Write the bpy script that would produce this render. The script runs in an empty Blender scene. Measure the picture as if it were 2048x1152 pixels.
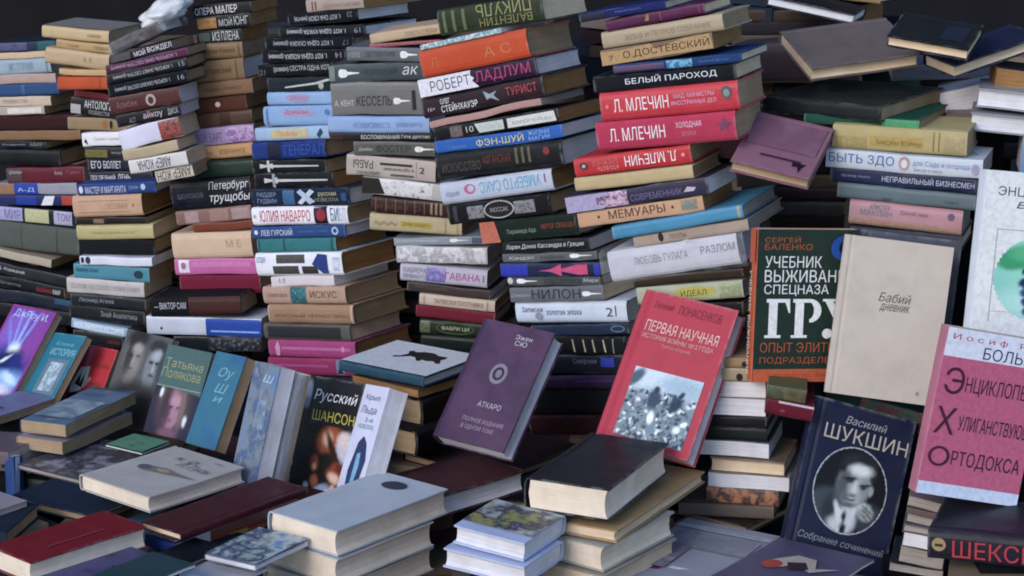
import bpy, math, random
import numpy as np
from mathutils import Matrix, Vector, noise
from mathutils.geometry import delaunay_2d_cdt
random.seed(11)
sc = bpy.context.scene
COL = sc.collection
# ------------------------------------------------------------------ camera
cam = bpy.data.cameras.new('camera'); cam.sensor_width = 36; cam.lens = 36*4200/2048
cam.clip_start = .05; cam.clip_end = 3000
co = bpy.data.objects.new('camera', cam); COL.objects.link(co)
co.location = (0, 0, 1.55); co.rotation_euler = (math.radians(76.5), 0, 0)
sc.camera = co
# ------------------------------------------------------------------ sky, sun, exposure
SUN_EL, SUN_AZ = math.radians(27), math.radians(216)      # veiled light from behind the viewer's left shoulder
w = bpy.data.worlds.new('World'); sc.world = w; w.use_nodes = True
nt = w.node_tree; bg = nt.nodes['Background']
sky = nt.nodes.new('ShaderNodeTexSky'); sky.sky_type = 'NISHITA'; sky.sun_disc = False
sky.sun_elevation = SUN_EL; sky.sun_rotation = SUN_AZ; sky.dust_density = .8; sky.ozone_density = 3.0
nt.links.new(sky.outputs[0], bg.inputs[0]); bg.inputs[1].default_value = .15
sl = bpy.data.lights.new('sun', 'SUN'); sl.energy = 1.0; sl.angle = math.radians(25); sl.color = (1, .93, .86)
so = bpy.data.objects.new('sun', sl); COL.objects.link(so)
dv = Vector((math.sin(SUN_AZ)*math.cos(SUN_EL), math.cos(SUN_AZ)*math.cos(SUN_EL), math.sin(SUN_EL)))
so.rotation_euler = dv.to_track_quat('Z', 'Y').to_euler(); so.location = (0, -4, 6)
sc.view_settings.view_transform = 'Standard'; sc.view_settings.look = 'None'
sc.view_settings.exposure = .55; sc.view_settings.gamma = 1
sc.cycles.pixel_filter_type = 'BLACKMAN_HARRIS'; sc.cycles.filter_width = 1.9
# ------------------------------------------------------------------ helpers
GAIN = 1.15
def lin(h):
    c = [int(h[i:i+2], 16)/255 for i in (0, 2, 4)]
    c = [x/12.92 if x <= .04045 else ((x+.055)/1.055)**2.4 for x in c]
    y = .3*c[0]+.59*c[1]+.11*c[2]; c = [x*.9+y*.1 for x in c]
    c = [c[0]*GAIN*1.02, c[1]*GAIN*1.0, c[2]*GAIN*.99]
    return tuple(min(.86, max(.006, x)) for x in c)+(1,)
MATS = {}
def nodes(name):
    m = bpy.data.materials.new(name); m.use_nodes = True
    n = m.node_tree; return m, n, n.nodes['Principled BSDF']
def tex(n, scale, detail=3, mp=None, rough=.6):
    tc = n.nodes.new('ShaderNodeTexCoord'); t = n.nodes.new('ShaderNodeTexNoise')
    t.inputs['Scale'].default_value = scale; t.inputs['Detail'].default_value = detail; t.inputs['Roughness'].default_value = rough
    oi = n.nodes.new('ShaderNodeObjectInfo'); ad = n.nodes.new('ShaderNodeVectorMath'); ad.operation = 'ADD'
    mu = n.nodes.new('ShaderNodeMath'); mu.operation = 'MULTIPLY'; mu.inputs[1].default_value = 37.
    n.links.new(oi.outputs['Random'], mu.inputs[0])
    n.links.new(tc.outputs['Object'], ad.inputs[0]); n.links.new(mu.outputs[0], ad.inputs[1])
    src = ad.outputs[0]
    if mp:
        mn = n.nodes.new('ShaderNodeMapping'); mn.inputs['Scale'].default_value = mp
        n.links.new(src, mn.inputs[0]); src = mn.outputs[0]
    n.links.new(src, t.inputs['Vector']); return t
def ramp(n, fac, stops):
    r = n.nodes.new('ShaderNodeValToRGB'); e = r.color_ramp.elements
    while len(e) < len(stops): e.new(.5)
    for k, (p, c) in zip(e, stops): k.position = p; k.color = c
    n.links.new(fac, r.inputs[0]); return r
def cover_mat(h, cloth, gl):
    k = ('c', h, cloth, gl)
    if k in MATS: return MATS[k]
    m, n, b = nodes('cover_'+h); c = lin(h)
    t = tex(n, 28, 4)
    d = tuple(x*.91 for x in c[:3])+(1,); l = tuple(min(.88, x*1.06+.002) for x in c[:3])+(1,)
    r1 = ramp(n, t.outputs[0], [(.3, d), (.5, c), (.72, l)])
    sp = tex(n, 230, 3, rough=.8)                                      # rubbed specks and scuffs
    r2 = ramp(n, sp.outputs[0], [(.66, (0, 0, 0, 1)), (.78, (1, 1, 1, 1))])
    mx = n.nodes.new('ShaderNodeMix'); mx.data_type = 'RGBA'
    wear = tuple(min(.8, x*.75+.05) for x in c[:3])+(1,)
    fm = n.nodes.new('ShaderNodeMath'); fm.operation = 'MULTIPLY'; fm.inputs[1].default_value = .35
    n.links.new(r2.outputs[0], fm.inputs[0]); n.links.new(fm.outputs[0], mx.inputs[0])
    n.links.new(r1.outputs[0], mx.inputs[6]); mx.inputs[7].default_value = wear
    tc = n.nodes.new('ShaderNodeTexCoord'); sx = n.nodes.new('ShaderNodeSeparateXYZ'); n.links.new(tc.outputs['Generated'], sx.inputs[0])
    def mth(op, a, b_=None):
        k_ = n.nodes.new('ShaderNodeMath'); k_.operation = op
        for i_, v_ in enumerate((a, b_)):
            if v_ is None: continue
            if isinstance(v_, (int, float)): k_.inputs[i_].default_value = v_
            else: n.links.new(v_, k_.inputs[i_])
        return k_.outputs[0]
    def near(o_, thr):
        d_ = mth('MINIMUM', o_, mth('SUBTRACT', 1.0, o_)); k_ = n.nodes.new('ShaderNodeMapRange'); k_.clamp = True
        n.links.new(d_, k_.inputs[0]); k_.inputs[1].default_value = 0; k_.inputs[2].default_value = thr; k_.inputs[3].default_value = 1; k_.inputs[4].default_value = 0
        return k_.outputs[0]
    ax, ay, az = near(sx.outputs[0], .022), near(sx.outputs[1], .03), near(sx.outputs[2], .14)
    we = mth('MAXIMUM', mth('MULTIPLY', ax, ay), mth('MAXIMUM', mth('MULTIPLY', ay, az), mth('MULTIPLY', ax, az)))
    wn_ = tex(n, 55, 4); rw = ramp(n, wn_.outputs[0], [(.42, (0, 0, 0, 1)), (.62, (1, 1, 1, 1))])
    we = mth('MULTIPLY', mth('MULTIPLY', we, rw.outputs[0]), .7)
    mw = n.nodes.new('ShaderNodeMix'); mw.data_type = 'RGBA'; n.links.new(we, mw.inputs[0]); n.links.new(mx.outputs[2], mw.inputs[6])
    mw.inputs[7].default_value = tuple(min(.7, x*.55+.2) for x in c[:3])+(1,)
    n.links.new(mw.outputs[2], b.inputs['Base Color'])
    base = .72 if cloth else gl
    rr = ramp(n, t.outputs[0], [(.3, (base-.08,)*3+(1,)), (.7, (base+.12,)*3+(1,))])
    n.links.new(rr.outputs[0], b.inputs['Roughness']); b.inputs['Specular IOR Level'].default_value = .12 if cloth else .22
    bp = n.nodes.new('ShaderNodeBump'); bp.inputs['Strength'].default_value = .12; bp.inputs['Distance'].default_value = .0008
    n.links.new(sp.outputs[0], bp.inputs['Height']); n.links.new(bp.outputs[0], b.inputs['Normal'])
    MATS[k] = m; return m
PAGE = {'T': ('a0886a', '8a7052', 'ac9678'), 'O': ('946c40', '7c542c', 'a27c4e'), 'C': ('d8c0a2', 'c8ac8a', 'e0ccb2'),
        'W': ('d0d0da', 'bcbcc8', 'dedee6'), 'G': ('9c938e', '857c78', 'aca49f'), 'L': ('e0d0be', 'd2c0ac', 'e8dacb')}
def page_mat(k):
    if ('p', k) in MATS: return MATS[('p', k)]
    m, n, b = nodes('pages_'+k); c = PAGE[k]
    t = tex(n, 1, 4, (9, 9, 620), .75); t2 = tex(n, 18, 3)
    r1 = ramp(n, t.outputs[0], [(.28, lin(c[1])), (.5, lin(c[0])), (.72, lin(c[2]))])
    r2 = ramp(n, t2.outputs[0], [(.35, (.78, .76, .72, 1)), (.65, (1, 1, 1, 1))])
    mx = n.nodes.new('ShaderNodeMix'); mx.data_type = 'RGBA'; mx.blend_type = 'MULTIPLY'; mx.inputs[0].default_value = .8
    n.links.new(r1.outputs[0], mx.inputs[6]); n.links.new(r2.outputs[0], mx.inputs[7])
    n.links.new(mx.outputs[2], b.inputs['Base Color']); b.inputs['Roughness'].default_value = .85; b.inputs['Specular IOR Level'].default_value = .2
    bp = n.nodes.new('ShaderNodeBump'); bp.inputs['Strength'].default_value = .5; bp.inputs['Distance'].default_value = .0012
    n.links.new(t.outputs[0], bp.inputs['Height']); n.links.new(bp.outputs[0], b.inputs['Normal'])
    MATS[('p', k)] = m; return m
def ink_mat(h):
    if ('i', h) in MATS: return MATS[('i', h)]
    m, n, b = nodes('ink_'+h); c = lin(h)
    t = tex(n, 160, 3)
    r1 = ramp(n, t.outputs[0], [(.3, tuple(x*.8 for x in c[:3])+(1,)), (.6, c)])
    n.links.new(r1.outputs[0], b.inputs['Base Color']); b.inputs['Roughness'].default_value = .55; b.inputs['Specular IOR Level'].default_value = .25
    MATS[('i', h)] = m; return m
def print_mat():
    if 'print' in MATS: return MATS['print']
    m, n, b = nodes('printed_photo'); a = n.nodes.new('ShaderNodeVertexColor'); a.layer_name = 'Col'
    n.links.new(a.outputs[0], b.inputs['Base Color']); b.inputs['Roughness'].default_value = .5; b.inputs['Specular IOR Level'].default_value = .2
    MATS['print'] = m; return m
def pic_mat(cols, s):
    k = ('n', tuple(cols), s)
    if k in MATS: return MATS[k]
    m, n, b = nodes('picture'); t = tex(n, s, 8, rough=.62); N = len(cols)
    r1 = ramp(n, t.outputs[0], [(.3+.4*i/max(1, N-1), lin(c)) for i, c in enumerate(cols)])
    n.links.new(r1.outputs[0], b.inputs['Base Color']); b.inputs['Roughness'].default_value = .45
    MATS[k] = m; return m
def plain(name, h, rough=.8, nz=6, spec=.3):
    m, n, b = nodes(name); c = lin(h); t = tex(n, nz, 5)
    r1 = ramp(n, t.outputs[0], [(.3, tuple(x*.7 for x in c[:3])+(1,)), (.7, tuple(min(.85, x*1.2) for x in c[:3])+(1,))])
    n.links.new(r1.outputs[0], b.inputs['Base Color']); b.inputs['Roughness'].default_value = rough
    b.inputs['Specular IOR Level'].default_value = spec
    return m
def mesh(name, V, Fc, mat, smooth=False):
    me = bpy.data.meshes.new(name); me.from_pydata(V, [], Fc); me.update(); me.materials.append(mat)
    if smooth: me.polygons.foreach_set('use_smooth', [True]*len(me.polygons))
    return me
def link(name, me, parent=None):
    o = bpy.data.objects.new(name, me); COL.objects.link(o); o.parent = parent; return o
def box(V, Fc, a, b):
    i = len(V)
    V += [(x, y, z) for z in (a[2], b[2]) for y in (a[1], b[1]) for x in (a[0], b[0])]
    Fc += [[i+q for q in f] for f in ((0, 2, 3, 1), (4, 5, 7, 6), (0, 1, 5, 4), (2, 6, 7, 3), (0, 4, 6, 2), (1, 3, 7, 5))]
# ------------------------------------------------------------------ the setting
V, Fc = [], []
g = 400
me = mesh('ground', [(-g, -g, 0), (g, -g, 0), (g, g, 0), (-g, g, 0)], [(0, 1, 2, 3)], plain('asphalt', '40403f', .9, 3))
gr = link('ground', me); gr['kind'] = 'structure'
cloth = plain('dark_cloth', '15151b', .95, 14, .1)
wood = plain('weathered_wood', '5a4634', .8, 20)
tb = bpy.data.objects.new('market_table', None); COL.objects.link(tb); tb.location = (.05, 3.6, 0)
tb['label'] = 'long low market table under dark cloth that carries the books'; tb['category'] = 'table'
V, Fc = [], []; box(V, Fc, (-1.5, -1.35, .33), (1.45, 1.35, .36)); link('table_top', mesh('table_top', V, Fc, cloth), tb)
for sx in (-1.4, 1.35):
    for sy in (-1.25, 1.25):
        V, Fc = [], []; box(V, Fc, (sx-.03, sy-.03, .0), (sx+.03, sy+.03, .329)); link('leg', mesh('leg', V, Fc, wood), tb)
RISERS = [
(-1.075,4.496,-0.985,4.566,0.4019),
(-0.878,4.214,-0.788,4.284,0.4193),
(-0.775,4.377,-0.685,4.447,0.4778),
(-0.615,4.030,-0.525,4.100,0.4513),
(-0.385,3.926,-0.295,3.996,0.3917),
(-0.122,3.634,-0.032,3.704,0.5409),
(0.675,3.225,0.765,3.295,1.0258),
(0.808,3.126,0.898,3.196,0.9696),
(-0.766,3.304,-0.676,3.374,0.3672),
(-0.918,3.345,-0.828,3.415,0.4312),
(-0.056,2.646,0.034,2.716,0.5196),
(0.624,2.632,0.714,2.702,0.5465),
(0.534,2.783,0.624,2.853,0.4717),
(0.524,3.041,0.614,3.111,0.6100),
(0.435,3.428,0.525,3.498,0.8167),
(0.741,3.449,0.831,3.519,0.9427),
(0.459,3.645,0.549,3.715,1.0416),
(-0.945,3.552,-0.855,3.622,0.4609),
(-0.854,3.035,-0.764,3.105,0.4716),
(-0.286,2.891,-0.196,2.961,0.4034),
(-0.135,3.086,-0.045,3.156,0.4692),
(0.072,2.736,0.162,2.806,0.4588),
(0.218,2.795,0.308,2.865,0.4756),
(0.332,2.664,0.422,2.734,0.5006),
(-0.460,2.727,-0.370,2.797,0.4737),
(-0.637,2.721,-0.547,2.791,0.4866),
(-0.547,2.639,-0.457,2.709,0.5082),
(-0.728,3.138,-0.638,3.208,0.4386),
(-0.501,3.027,-0.411,3.097,0.4471),
(-0.450,3.172,-0.360,3.242,0.4286),
(-0.077,3.349,0.013,3.419,0.4448),
(0.029,3.182,0.119,3.252,0.4358),
(-0.570,2.886,-0.480,2.956,0.4550),
(0.314,3.104,0.404,3.174,0.4568),
]
for x0, y0, x1, y1, z in RISERS:
    V, Fc = [], []; box(V, Fc, (x0-.05, y0-3.6, .3605), (x1-.05, y1-3.6, z)); link('riser', mesh('riser', V, Fc, cloth), tb)
cv = bpy.data.objects.new('stall_canopy', None); COL.objects.link(cv); cv.location = (.05, 4.2, 0)
cv['label'] = 'dark tarpaulin stall cover behind and above the book stacks'; cv['category'] = 'canopy'
tarp = plain('tarpaulin', '17161c', .7, 9, .2)
def sheet(name, P, nu, nv, amp, fn):
    V = [fn(i/nu, j/nv) for j in range(nv+1) for i in range(nu+1)]
    V = [(x, y+amp*noise.noise((x*3, y*3, z*2)), z+amp*.5*noise.noise((x*4+9, y*3, z*2))) for x, y, z in V]
    Fc = [(j*(nu+1)+i, j*(nu+1)+i+1, (j+1)*(nu+1)+i+1, (j+1)*(nu+1)+i) for j in range(nv) for i in range(nu)]
    return link(name, mesh(name, V, Fc, tarp, True), P)
sheet('back_sheet', cv, 30, 16, .05, lambda u, v: (-2.6+5.2*u, .95, .02+2.1*v))
sheet('roof_sheet', cv, 30, 16, .05, lambda u, v: (-2.6+5.2*u, -.45+1.4*v, 2.3-.12*v))
for sx in (-2.6, 2.6):
    for sy, h in ((-.43, 2.27), (.9, 2.1)):
        V, Fc = [], []; box(V, Fc, (sx-.02, sy-.02, 0), (sx+.02, sy+.02, h)); link('post', mesh('post', V, Fc, wood), cv)
# ------------------------------------------------------------------ lettering
TXT = {}
PRINTCOL = [None]
def text_geo(s, bold, ital):
    k = (s, bold, ital)
    if k in TXT: return TXT[k]
    c = bpy.data.curves.new('t', 'FONT'); c.body = s; c.resolution_u = 3; c.size = 1; c.fill_mode = 'NONE'
    if bold: c.offset = .028
    if ital: c.shear = .25
    o = bpy.data.objects.new('t', c); COL.objects.link(o)
    dg = bpy.context.evaluated_depsgraph_get(); dg.update()
    m = bpy.data.meshes.new_from_object(o.evaluated_get(dg), depsgraph=dg)
    v = [Vector((x.co.x, x.co.y)) for x in m.vertices]; ed = [tuple(x.vertices) for x in m.edges]
    f = []
    if v:                                                   # fill the outlines by winding number
        ov, _, ofc, _, _, _ = delaunay_2d_cdt(v, ed, [], 0, 1e-5)
        P = np.array([[a.x, a.y] for a in v]); E = np.array(ed); A0, B0 = P[E[:, 0]], P[E[:, 1]]
        Q = np.array([[a.x, a.y] for a in ov]); Tn = np.array([list(q) for q in ofc]); ct = Q[Tn].mean(1)
        x, y = ct[:, :1], ct[:, 1:]
        up = (A0[:, 1] <= y) & (B0[:, 1] > y); dn = (A0[:, 1] > y) & (B0[:, 1] <= y)
        s_ = (B0[:, 0]-A0[:, 0])*(y-A0[:, 1])-(x-A0[:, 0])*(B0[:, 1]-A0[:, 1])
        wn = (up & (s_ > 0)).sum(1)-(dn & (s_ < 0)).sum(1)
        v = [Vector((a[0], a[1])) for a in Q]; f = [list(map(int, q)) for q, k_ in zip(Tn, wn) if k_ != 0]
        us = sorted({i for q in f for i in q}); mp_ = {k_: i for i, k_ in enumerate(us)}
        v = [v[i] for i in us]; f = [[mp_[i] for i in q] for q in f]
    bpy.data.objects.remove(o); bpy.data.curves.remove(c); bpy.data.meshes.remove(m)
    if not v: v = [Vector((0, 0, 0))]; f = []
    x0, x1 = min(a.x for a in v), max(a.x for a in v); y0, y1 = min(a.y for a in v), max(a.y for a in v)
    TXT[k] = ([((a.x-x0)/max(1e-6, x1-x0), (a.y-y0)/max(1e-6, y1-y0)) for a in v], f)
    return TXT[k]
def shape(pr):
    """flat outline in face coordinates (f across, g up), faces, material, part name"""
    k = pr[0]
    if k == 't':
        _, s, f0, f1, g0, g1, c, fl = pr
        v, f = text_geo(s, 'b' in fl, 'i' in fl)
        if 'u' in fl: v = [(1-a, 1-b) for a, b in v]
        return [(f0+(f1-f0)*a, g0+(g1-g0)*b) for a, b in v], f, ink_mat(c), 'title', 3
    if k == 'r':
        _, a, b, c, d, h = pr; return [(a, c), (b, c), (b, d), (a, d)], [[0, 1, 2, 3]], ink_mat(h), 'printed_panel', 1
    if k == 'n':
        _, a, b, c, d, cols, s = pr; return [(a, c), (b, c), (b, d), (a, d)], [[0, 1, 2, 3]], pic_mat(cols, s), 'picture', 0
    if k == 'e':
        _, a, b, c, d, h = pr; N = 28
        return [((a+b)/2+(b-a)/2*math.cos(2*math.pi*i/N), (c+d)/2+(d-c)/2*math.sin(2*math.pi*i/N)) for i in range(N)], [list(range(N))], ink_mat(h), 'emblem', 2
    if k == 'g':
        _, a, b, c, d, base, layers, nz, clip = pr; nu, nv = (84, 84) if len(layers) > 60 else (48, 60); P = []; Cc = []; B0 = lin(base); sd = random.random()*50
        Ls = [(l[0], l[1], l[2], l[3], math.cos(l[4]), math.sin(l[4]), l[5], lin(l[6])) for l in layers]
        for j in range(nv+1):
            for i in range(nu+1):
                u, v = i/nu, j/nv; col = list(B0[:3])
                wu = u+.012*noise.noise((u*14+sd, v*14, 1)); wv = v+.012*noise.noise((u*14, v*14+sd, 5))
                for cx, cy, rx, ry, cs, sn, so_, lc in Ls:
                    dx, dy = wu-cx, wv-cy; x = (dx*cs+dy*sn)/rx; y = (-dx*sn+dy*cs)/ry
                    q = math.sqrt(x*x+y*y)
                    if q >= 1+so_: continue
                    m_ = 1 if q <= 1-so_ else .5+.5*math.cos(math.pi*(q-1+so_)/(2*so_))
                    col = [p_+(l_-p_)*m_ for p_, l_ in zip(col, lc)]
                g_ = 1+nz*noise.noise((u*30+sd, v*30, 3))+nz*noise.noise((u*70, v*70+sd, 9))
                Cc.append([max(.004, x*g_) for x in col]+[1.]); P.append((a+(b-a)*u, c+(d-c)*v))
        f = []
        for j in range(nv):
            for i in range(nu):
                if clip and ((i+.5)/nu-.5)**2+((j+.5)/nv-.5)**2 > .25: continue
                q = j*(nu+1)+i; f.append([q, q+1, q+nu+2, q+nu+1])
        PRINTCOL[0] = Cc
        return P, f, print_mat(), 'picture', 0
    if k == 'p':
        P = list(pr[1]); ar = sum(P[i-1][0]*P[i][1]-P[i][0]*P[i-1][1] for i in range(len(P)))
        if ar < 0: P.reverse()
        return P, [list(range(len(P)))], ink_mat(pr[2]), 'figure', 2
# ------------------------------------------------------------------ books
def profile_mesh(name, outer, inner, xs, mat, warp):
    """C-shaped section (y,z) swept along x"""
    n = len(outer); sec = outer+inner[::-1]; m = len(sec); V = []; Fc = []
    for x in xs:
        for y, z in sec: V.append((x, y, z+warp(x, y, z)))
    for i in range(len(xs)-1):
        for j in range(m):
            k = (j+1) % m; Fc.append((i*m+j, (i+1)*m+j, (i+1)*m+k, i*m+k))
    for base, rev in ((0, False), ((len(xs)-1)*m, True)):
        for j in range(n-1):
            q = (base+j, base+j+1, base+m-2-j, base+m-1-j)
            Fc.append(q[::-1] if rev else q)
    return mesh(name, V, Fc, mat)
def block_mesh(name, sec, xs, mat, warp):
    m = len(sec); V = []; Fc = []
    for x in xs:
        for y, z in sec: V.append((x, y, z+warp(x, y, z)))
    for i in range(len(xs)-1):
        for j in range(m):
            k = (j+1) % m; Fc.append((i*m+j, i*m+k, (i+1)*m+k, (i+1)*m+j))
    Fc.append(list(range(m))[::-1]); Fc.append([(len(xs)-1)*m+j for j in range(m)])
    return mesh(name, V, Fc, mat)
def film_mat():
    if 'film' in MATS: return MATS['film']
    m, n, b = nodes('plastic_film'); b.inputs['Base Color'].default_value = (.75, .77, .82, 1); b.inputs['Roughness'].default_value = .18
    t = tex(n, 40, 4); r1 = ramp(n, t.outputs[0], [(.42, (.05, .05, .05, 1)), (.62, (.16, .16, .16, 1)), (.75, (.6, .6, .6, 1))])
    n.links.new(r1.outputs[0], b.inputs['Alpha'])
    bp = n.nodes.new('ShaderNodeBump'); bp.inputs['Strength'].default_value = .8; bp.inputs['Distance'].default_value = .006
    n.links.new(t.outputs[0], bp.inputs['Height']); n.links.new(bp.outputs[0], b.inputs['Normal'])
    MATS['film'] = m; return m
def B(kind, label, group, O, X, Y, L, W, T, col, page, hard, prints, opt):
    X = Vector(X).normalized(); Y = (Vector(Y)-X*Vector(Y).dot(X)).normalized(); Z = X.cross(Y)
    root = bpy.data.objects.new(kind, None); COL.objects.link(root); root.empty_display_size = .02
    root.matrix_world = Matrix(((X.x, Y.x, Z.x, O[0]), (X.y, Y.y, Z.y, O[1]), (X.z, Y.z, Z.z, O[2]), (0, 0, 0, 1)))
    root['label'] = label; root['category'] = 'magazine' if kind == 'magazine' else 'book'; root['group'] = group
    sd = random.random()*90
    flat = T < .008
    b = min(.0024, T*.14) if hard else min(.0007, T*.12)
    o = (.0022 if hard else .0003) if not flat else .0003
    face_out = group == 'books stood face out'
    amp = 0 if face_out else (.0006 if hard else .0014)
    def warp(x, y, z):
        return amp*noise.noise((x*16+sd, y*9, sd))*(2.0 if amp else 0)
    xs = [L*i/6 for i in range(7)]
    rd = min(.006, T*.16)*(1.0 if hard else .45)
    # spine section: rounded edges, flat middle
    arc = [(rd*1.15+.004, 0), (rd*.8, T*.012), (rd*.3, T*.1), (rd*.05, T*.24), (0, T*.38), (0, T*.62), (rd*.05, T*.76), (rd*.3, T*.9), (rd*.8, T*.988), (rd*1.15+.004, T)]
    gv = min(.0014, T*.06) if hard and W > .05 else 0
    hinge = [(rd*1.15+.0075, gv), (rd*1.15+.012, 0)]
    sec_ = hinge[::-1]+arc+[(y, T-z) for y, z in hinge]
    outer = [(W, 0)]+sec_+[(W, T)]
    inner = [(W, b)]+[(y+b*(1 if 3 < i < 10 else .6), min(T-b, max(b, z))) for i, (y, z) in enumerate(sec_)]+[(W, T-b)]
    gl = opt.get('gl', .42 if face_out else .4)
    cm = cover_mat(col, hard and random.random() < .5, gl)
    if 'front' in opt or 'spine' in opt: cm = cover_mat(opt.get('spine', col), False, gl)
    cov = link('cover', profile_mesh('cover', outer, inner, xs, cm, warp), root)
    if 'front' in opt: prints = (('f', 'r', 0.0, 1.0, 0.0, 1.0, opt['front']),)+tuple(prints)
    if 'spine' in opt: prints = (('f', 'r', 0.0, 1.0, 0.0, 1.0, col),)+tuple(prints)
    # page block: rounded back, hollow fore-edge when hard bound
    y0 = rd+b*1.3; y1 = W-(o if not hard else o+.001); z0, z1 = b*1.02, T-b*1.02; hol = min(.004, T*.12) if hard else .0006
    sec = [(y0, z0), (y1, z0), (y1-hol*.75, z0+(z1-z0)*.2), (y1-hol, z0+(z1-z0)*.5), (y1-hol*.75, z0+(z1-z0)*.8), (y1, z1), (y0, z1), (y0-rd*.5, (z0+z1)/2)]
    xp = [o+(L-2*o)*i/6 for i in range(7)]
    link('page_block', block_mesh('page_block', sec, xp, page_mat(page), warp), root)
    x0, x1 = opt.get('x0', 0.), opt.get('x1', 1.)
    cnt = {}
    for i, p in enumerate(prints):
        face, pr = p[0], p[1:]
        pts, fc, mt, nm, lv = shape(pr)
        if not fc: continue
        e = .0006+.00012*i
        if face == 's':
            pts = [(min(1.0, max(0.0, f)), min(.99, max(.01, g_))) for f, g_ in pts]
            def bul(z):
                q = abs(z/T-.5)
                return 0 if q < .12 else rd*(.05*(q-.12)/.14 if q < .26 else .05+.25*(q-.26)/.14 if q < .4 else .3+.5*(q-.4)/.088)
            if nm in ('printed_panel', 'picture') and pr[0] != 'g':          # wrap flat panels round the spine's section
                a_, b_ = pts[0][0], pts[1][0]; c_, d_ = pts[0][1], pts[2][1]; K = 8
                pts = [(f, c_+(d_-c_)*j/K) for j in range(K+1) for f in (a_, b_)]; fc = [[2*j, 2*j+1, 2*j+3, 2*j+2] for j in range(K)]
                V = [((x0+f*(x1-x0))*L, bul(g_*T)-e, g_*T) for f, g_ in pts]
            else:
                V = [((x0+f*(x1-x0))*L, min(0, bul(g_*T)*.3)-e, g_*T) for f, g_ in pts]
        else:
            pts = [(min(1.0, max(0.0, f)), min(1.0, max(0.0, g_))) for f, g_ in pts]
            m_ = rd*1.15+.004 if hard else .001
            V = [((1-g_)*L, m_+f*(W-m_), T+e+amp*1.2) for f, g_ in pts]
        pm = mesh(nm, V, fc, mt)
        if pr[0] == 'g':
            ca = pm.color_attributes.new('Col', 'FLOAT_COLOR', 'POINT')
            ca.data.foreach_set('color', [x for c_ in PRINTCOL[0] for x in c_])
        link({'t': 'spine_title' if face == 's' else 'cover_title'}.get(pr[0], nm), pm, root)
    if opt.get('fan'):
        for k in range(9):
            a = math.radians(4+k*3.2); bend = .012*k/9
            V = []
            for j in range(6):
                for x in (.004, L-.004):
                    y = (W-.004)*j/5; r_ = y*1.0
                    V.append((x, y0+r_*math.cos(a), b-r_*math.sin(a)-bend*math.sin(j/5*2.6)))
            link('loose_page', mesh('loose_page', V, [(2*j, 2*j+1, 2*j+3, 2*j+2) for j in range(5)], page_mat('W' if k < 6 else 'C'), True), root)
    if opt.get('wrap'):
        n1, n2 = 26, 22; V = []; per = [(-.003, -.002), (W*.5, -.002)]
        loop = []
        for q in range(n2):
            t_ = q/n2*4
            if t_ < 1: loop.append((-.004+(W+.008)*t_, -.003))
            elif t_ < 2: loop.append((W+.004, -.003+(T+.006)*(t_-1)))
            elif t_ < 3: loop.append((W+.004-(W+.008)*(t_-2), T+.003))
            else: loop.append((-.004, T+.003-(T+.006)*(t_-3)))
        for i in range(n1+1):
            for y, z in loop:
                x = -.012+(L+.024)*i/n1
                d = .0022*noise.noise((x*55+sd, y*60, z*60)); V.append((x, y+(-abs(d) if y < 0 else d), z+(abs(d) if z > 0 else -abs(d))*.6))
        Fc = [(i*n2+j, i*n2+(j+1) % n2, (i+1)*n2+(j+1) % n2, (i+1)*n2+j) for i in range(n1) for j in range(n2)]
        link('plastic_wrap', mesh('plastic_wrap', V, Fc, film_mat(), True), root)
    return root
B('paperback_book','dark navy glossy magazine with teal corner in the stack behind the fantasy paperback','books in the tall stacks',(-1.1120,4.4885,.9911),(.9246,-.3735,.0753),(.3746,.9272,-0),0.1621,0.1355,0.0204,'20304a','G',0,[('s','n',0.1,0.55,0.1,0.9,['20304a','4a4a7a','28304a'],90),('s','r',0.72,0.99,0.05,0.95,'1c5a60')],{})
B('paperback_book','thin tan paperback in the stack behind the fantasy paperback','books in the tall stacks',(-1.1137,4.4905,.9745),(.9232,-.373,.0928),(.3746,.9272,0),0.1365,0.1453,0.0137,'c2a58a','C',0,[],{})
B('hardback_book','pale grey-blue hardback in the stack behind the fantasy paperback','books in the tall stacks',(-1.1154,4.4917,.9401),(.9226,-.3728,.0988),(.3746,.9272,0),0.1507,0.1351,0.0329,'8ea3b4','G',1,[('s','r',0.03,0.06,0.05,0.95,'b4c4d0'),('s','r',0.92,0.95,0.05,0.95,'6f8494'),('s','t','ИСТОРИЯ',0.3,0.7,0.25,0.75,'7a8fa0','')],{})
B('paperback_book','dusty pink-beige paperback in the stack behind the fantasy paperback','books in the tall stacks',(-1.1176,4.4942,.9195),(.9231,-.373,.0939),(.3746,.9272,-0),0.1634,0.1425,0.0199,'a48e88','G',0,[],{})
B('hardback_book','plain blue cloth hardback in the stack behind the fantasy paperback','books in the tall stacks',(-1.1184,4.4924,.8934),(.923,-.3729,.0949),(.3746,.9272,0),0.1708,0.1350,0.0255,'2c4a78','T',1,[('s','r',0.45,0.5,0.1,0.9,'3e5c88')],{})
B('paperback_book','worn cream paperback in the stack behind the fantasy paperback','books in the tall stacks',(-1.1206,4.4952,.8727),(.9242,-.3734,.0805),(.3746,.9272,0),0.1510,0.1330,0.0200,'b8a898','T',0,[('s','t','повести',0.2,0.6,0.3,0.7,'8a7a6c','')],{})
B('paperback_book','grey paperback with white spine label in the stack behind the fantasy paperback','books in the tall stacks',(-1.1192,4.4850,.8537),(.9235,-.3731,.0893),(.3746,.9272,0),0.1345,0.1464,0.0179,'a49a90','T',0,[('s','r',0.3,0.95,0.2,0.85,'cfc8c4')],{})
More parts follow.
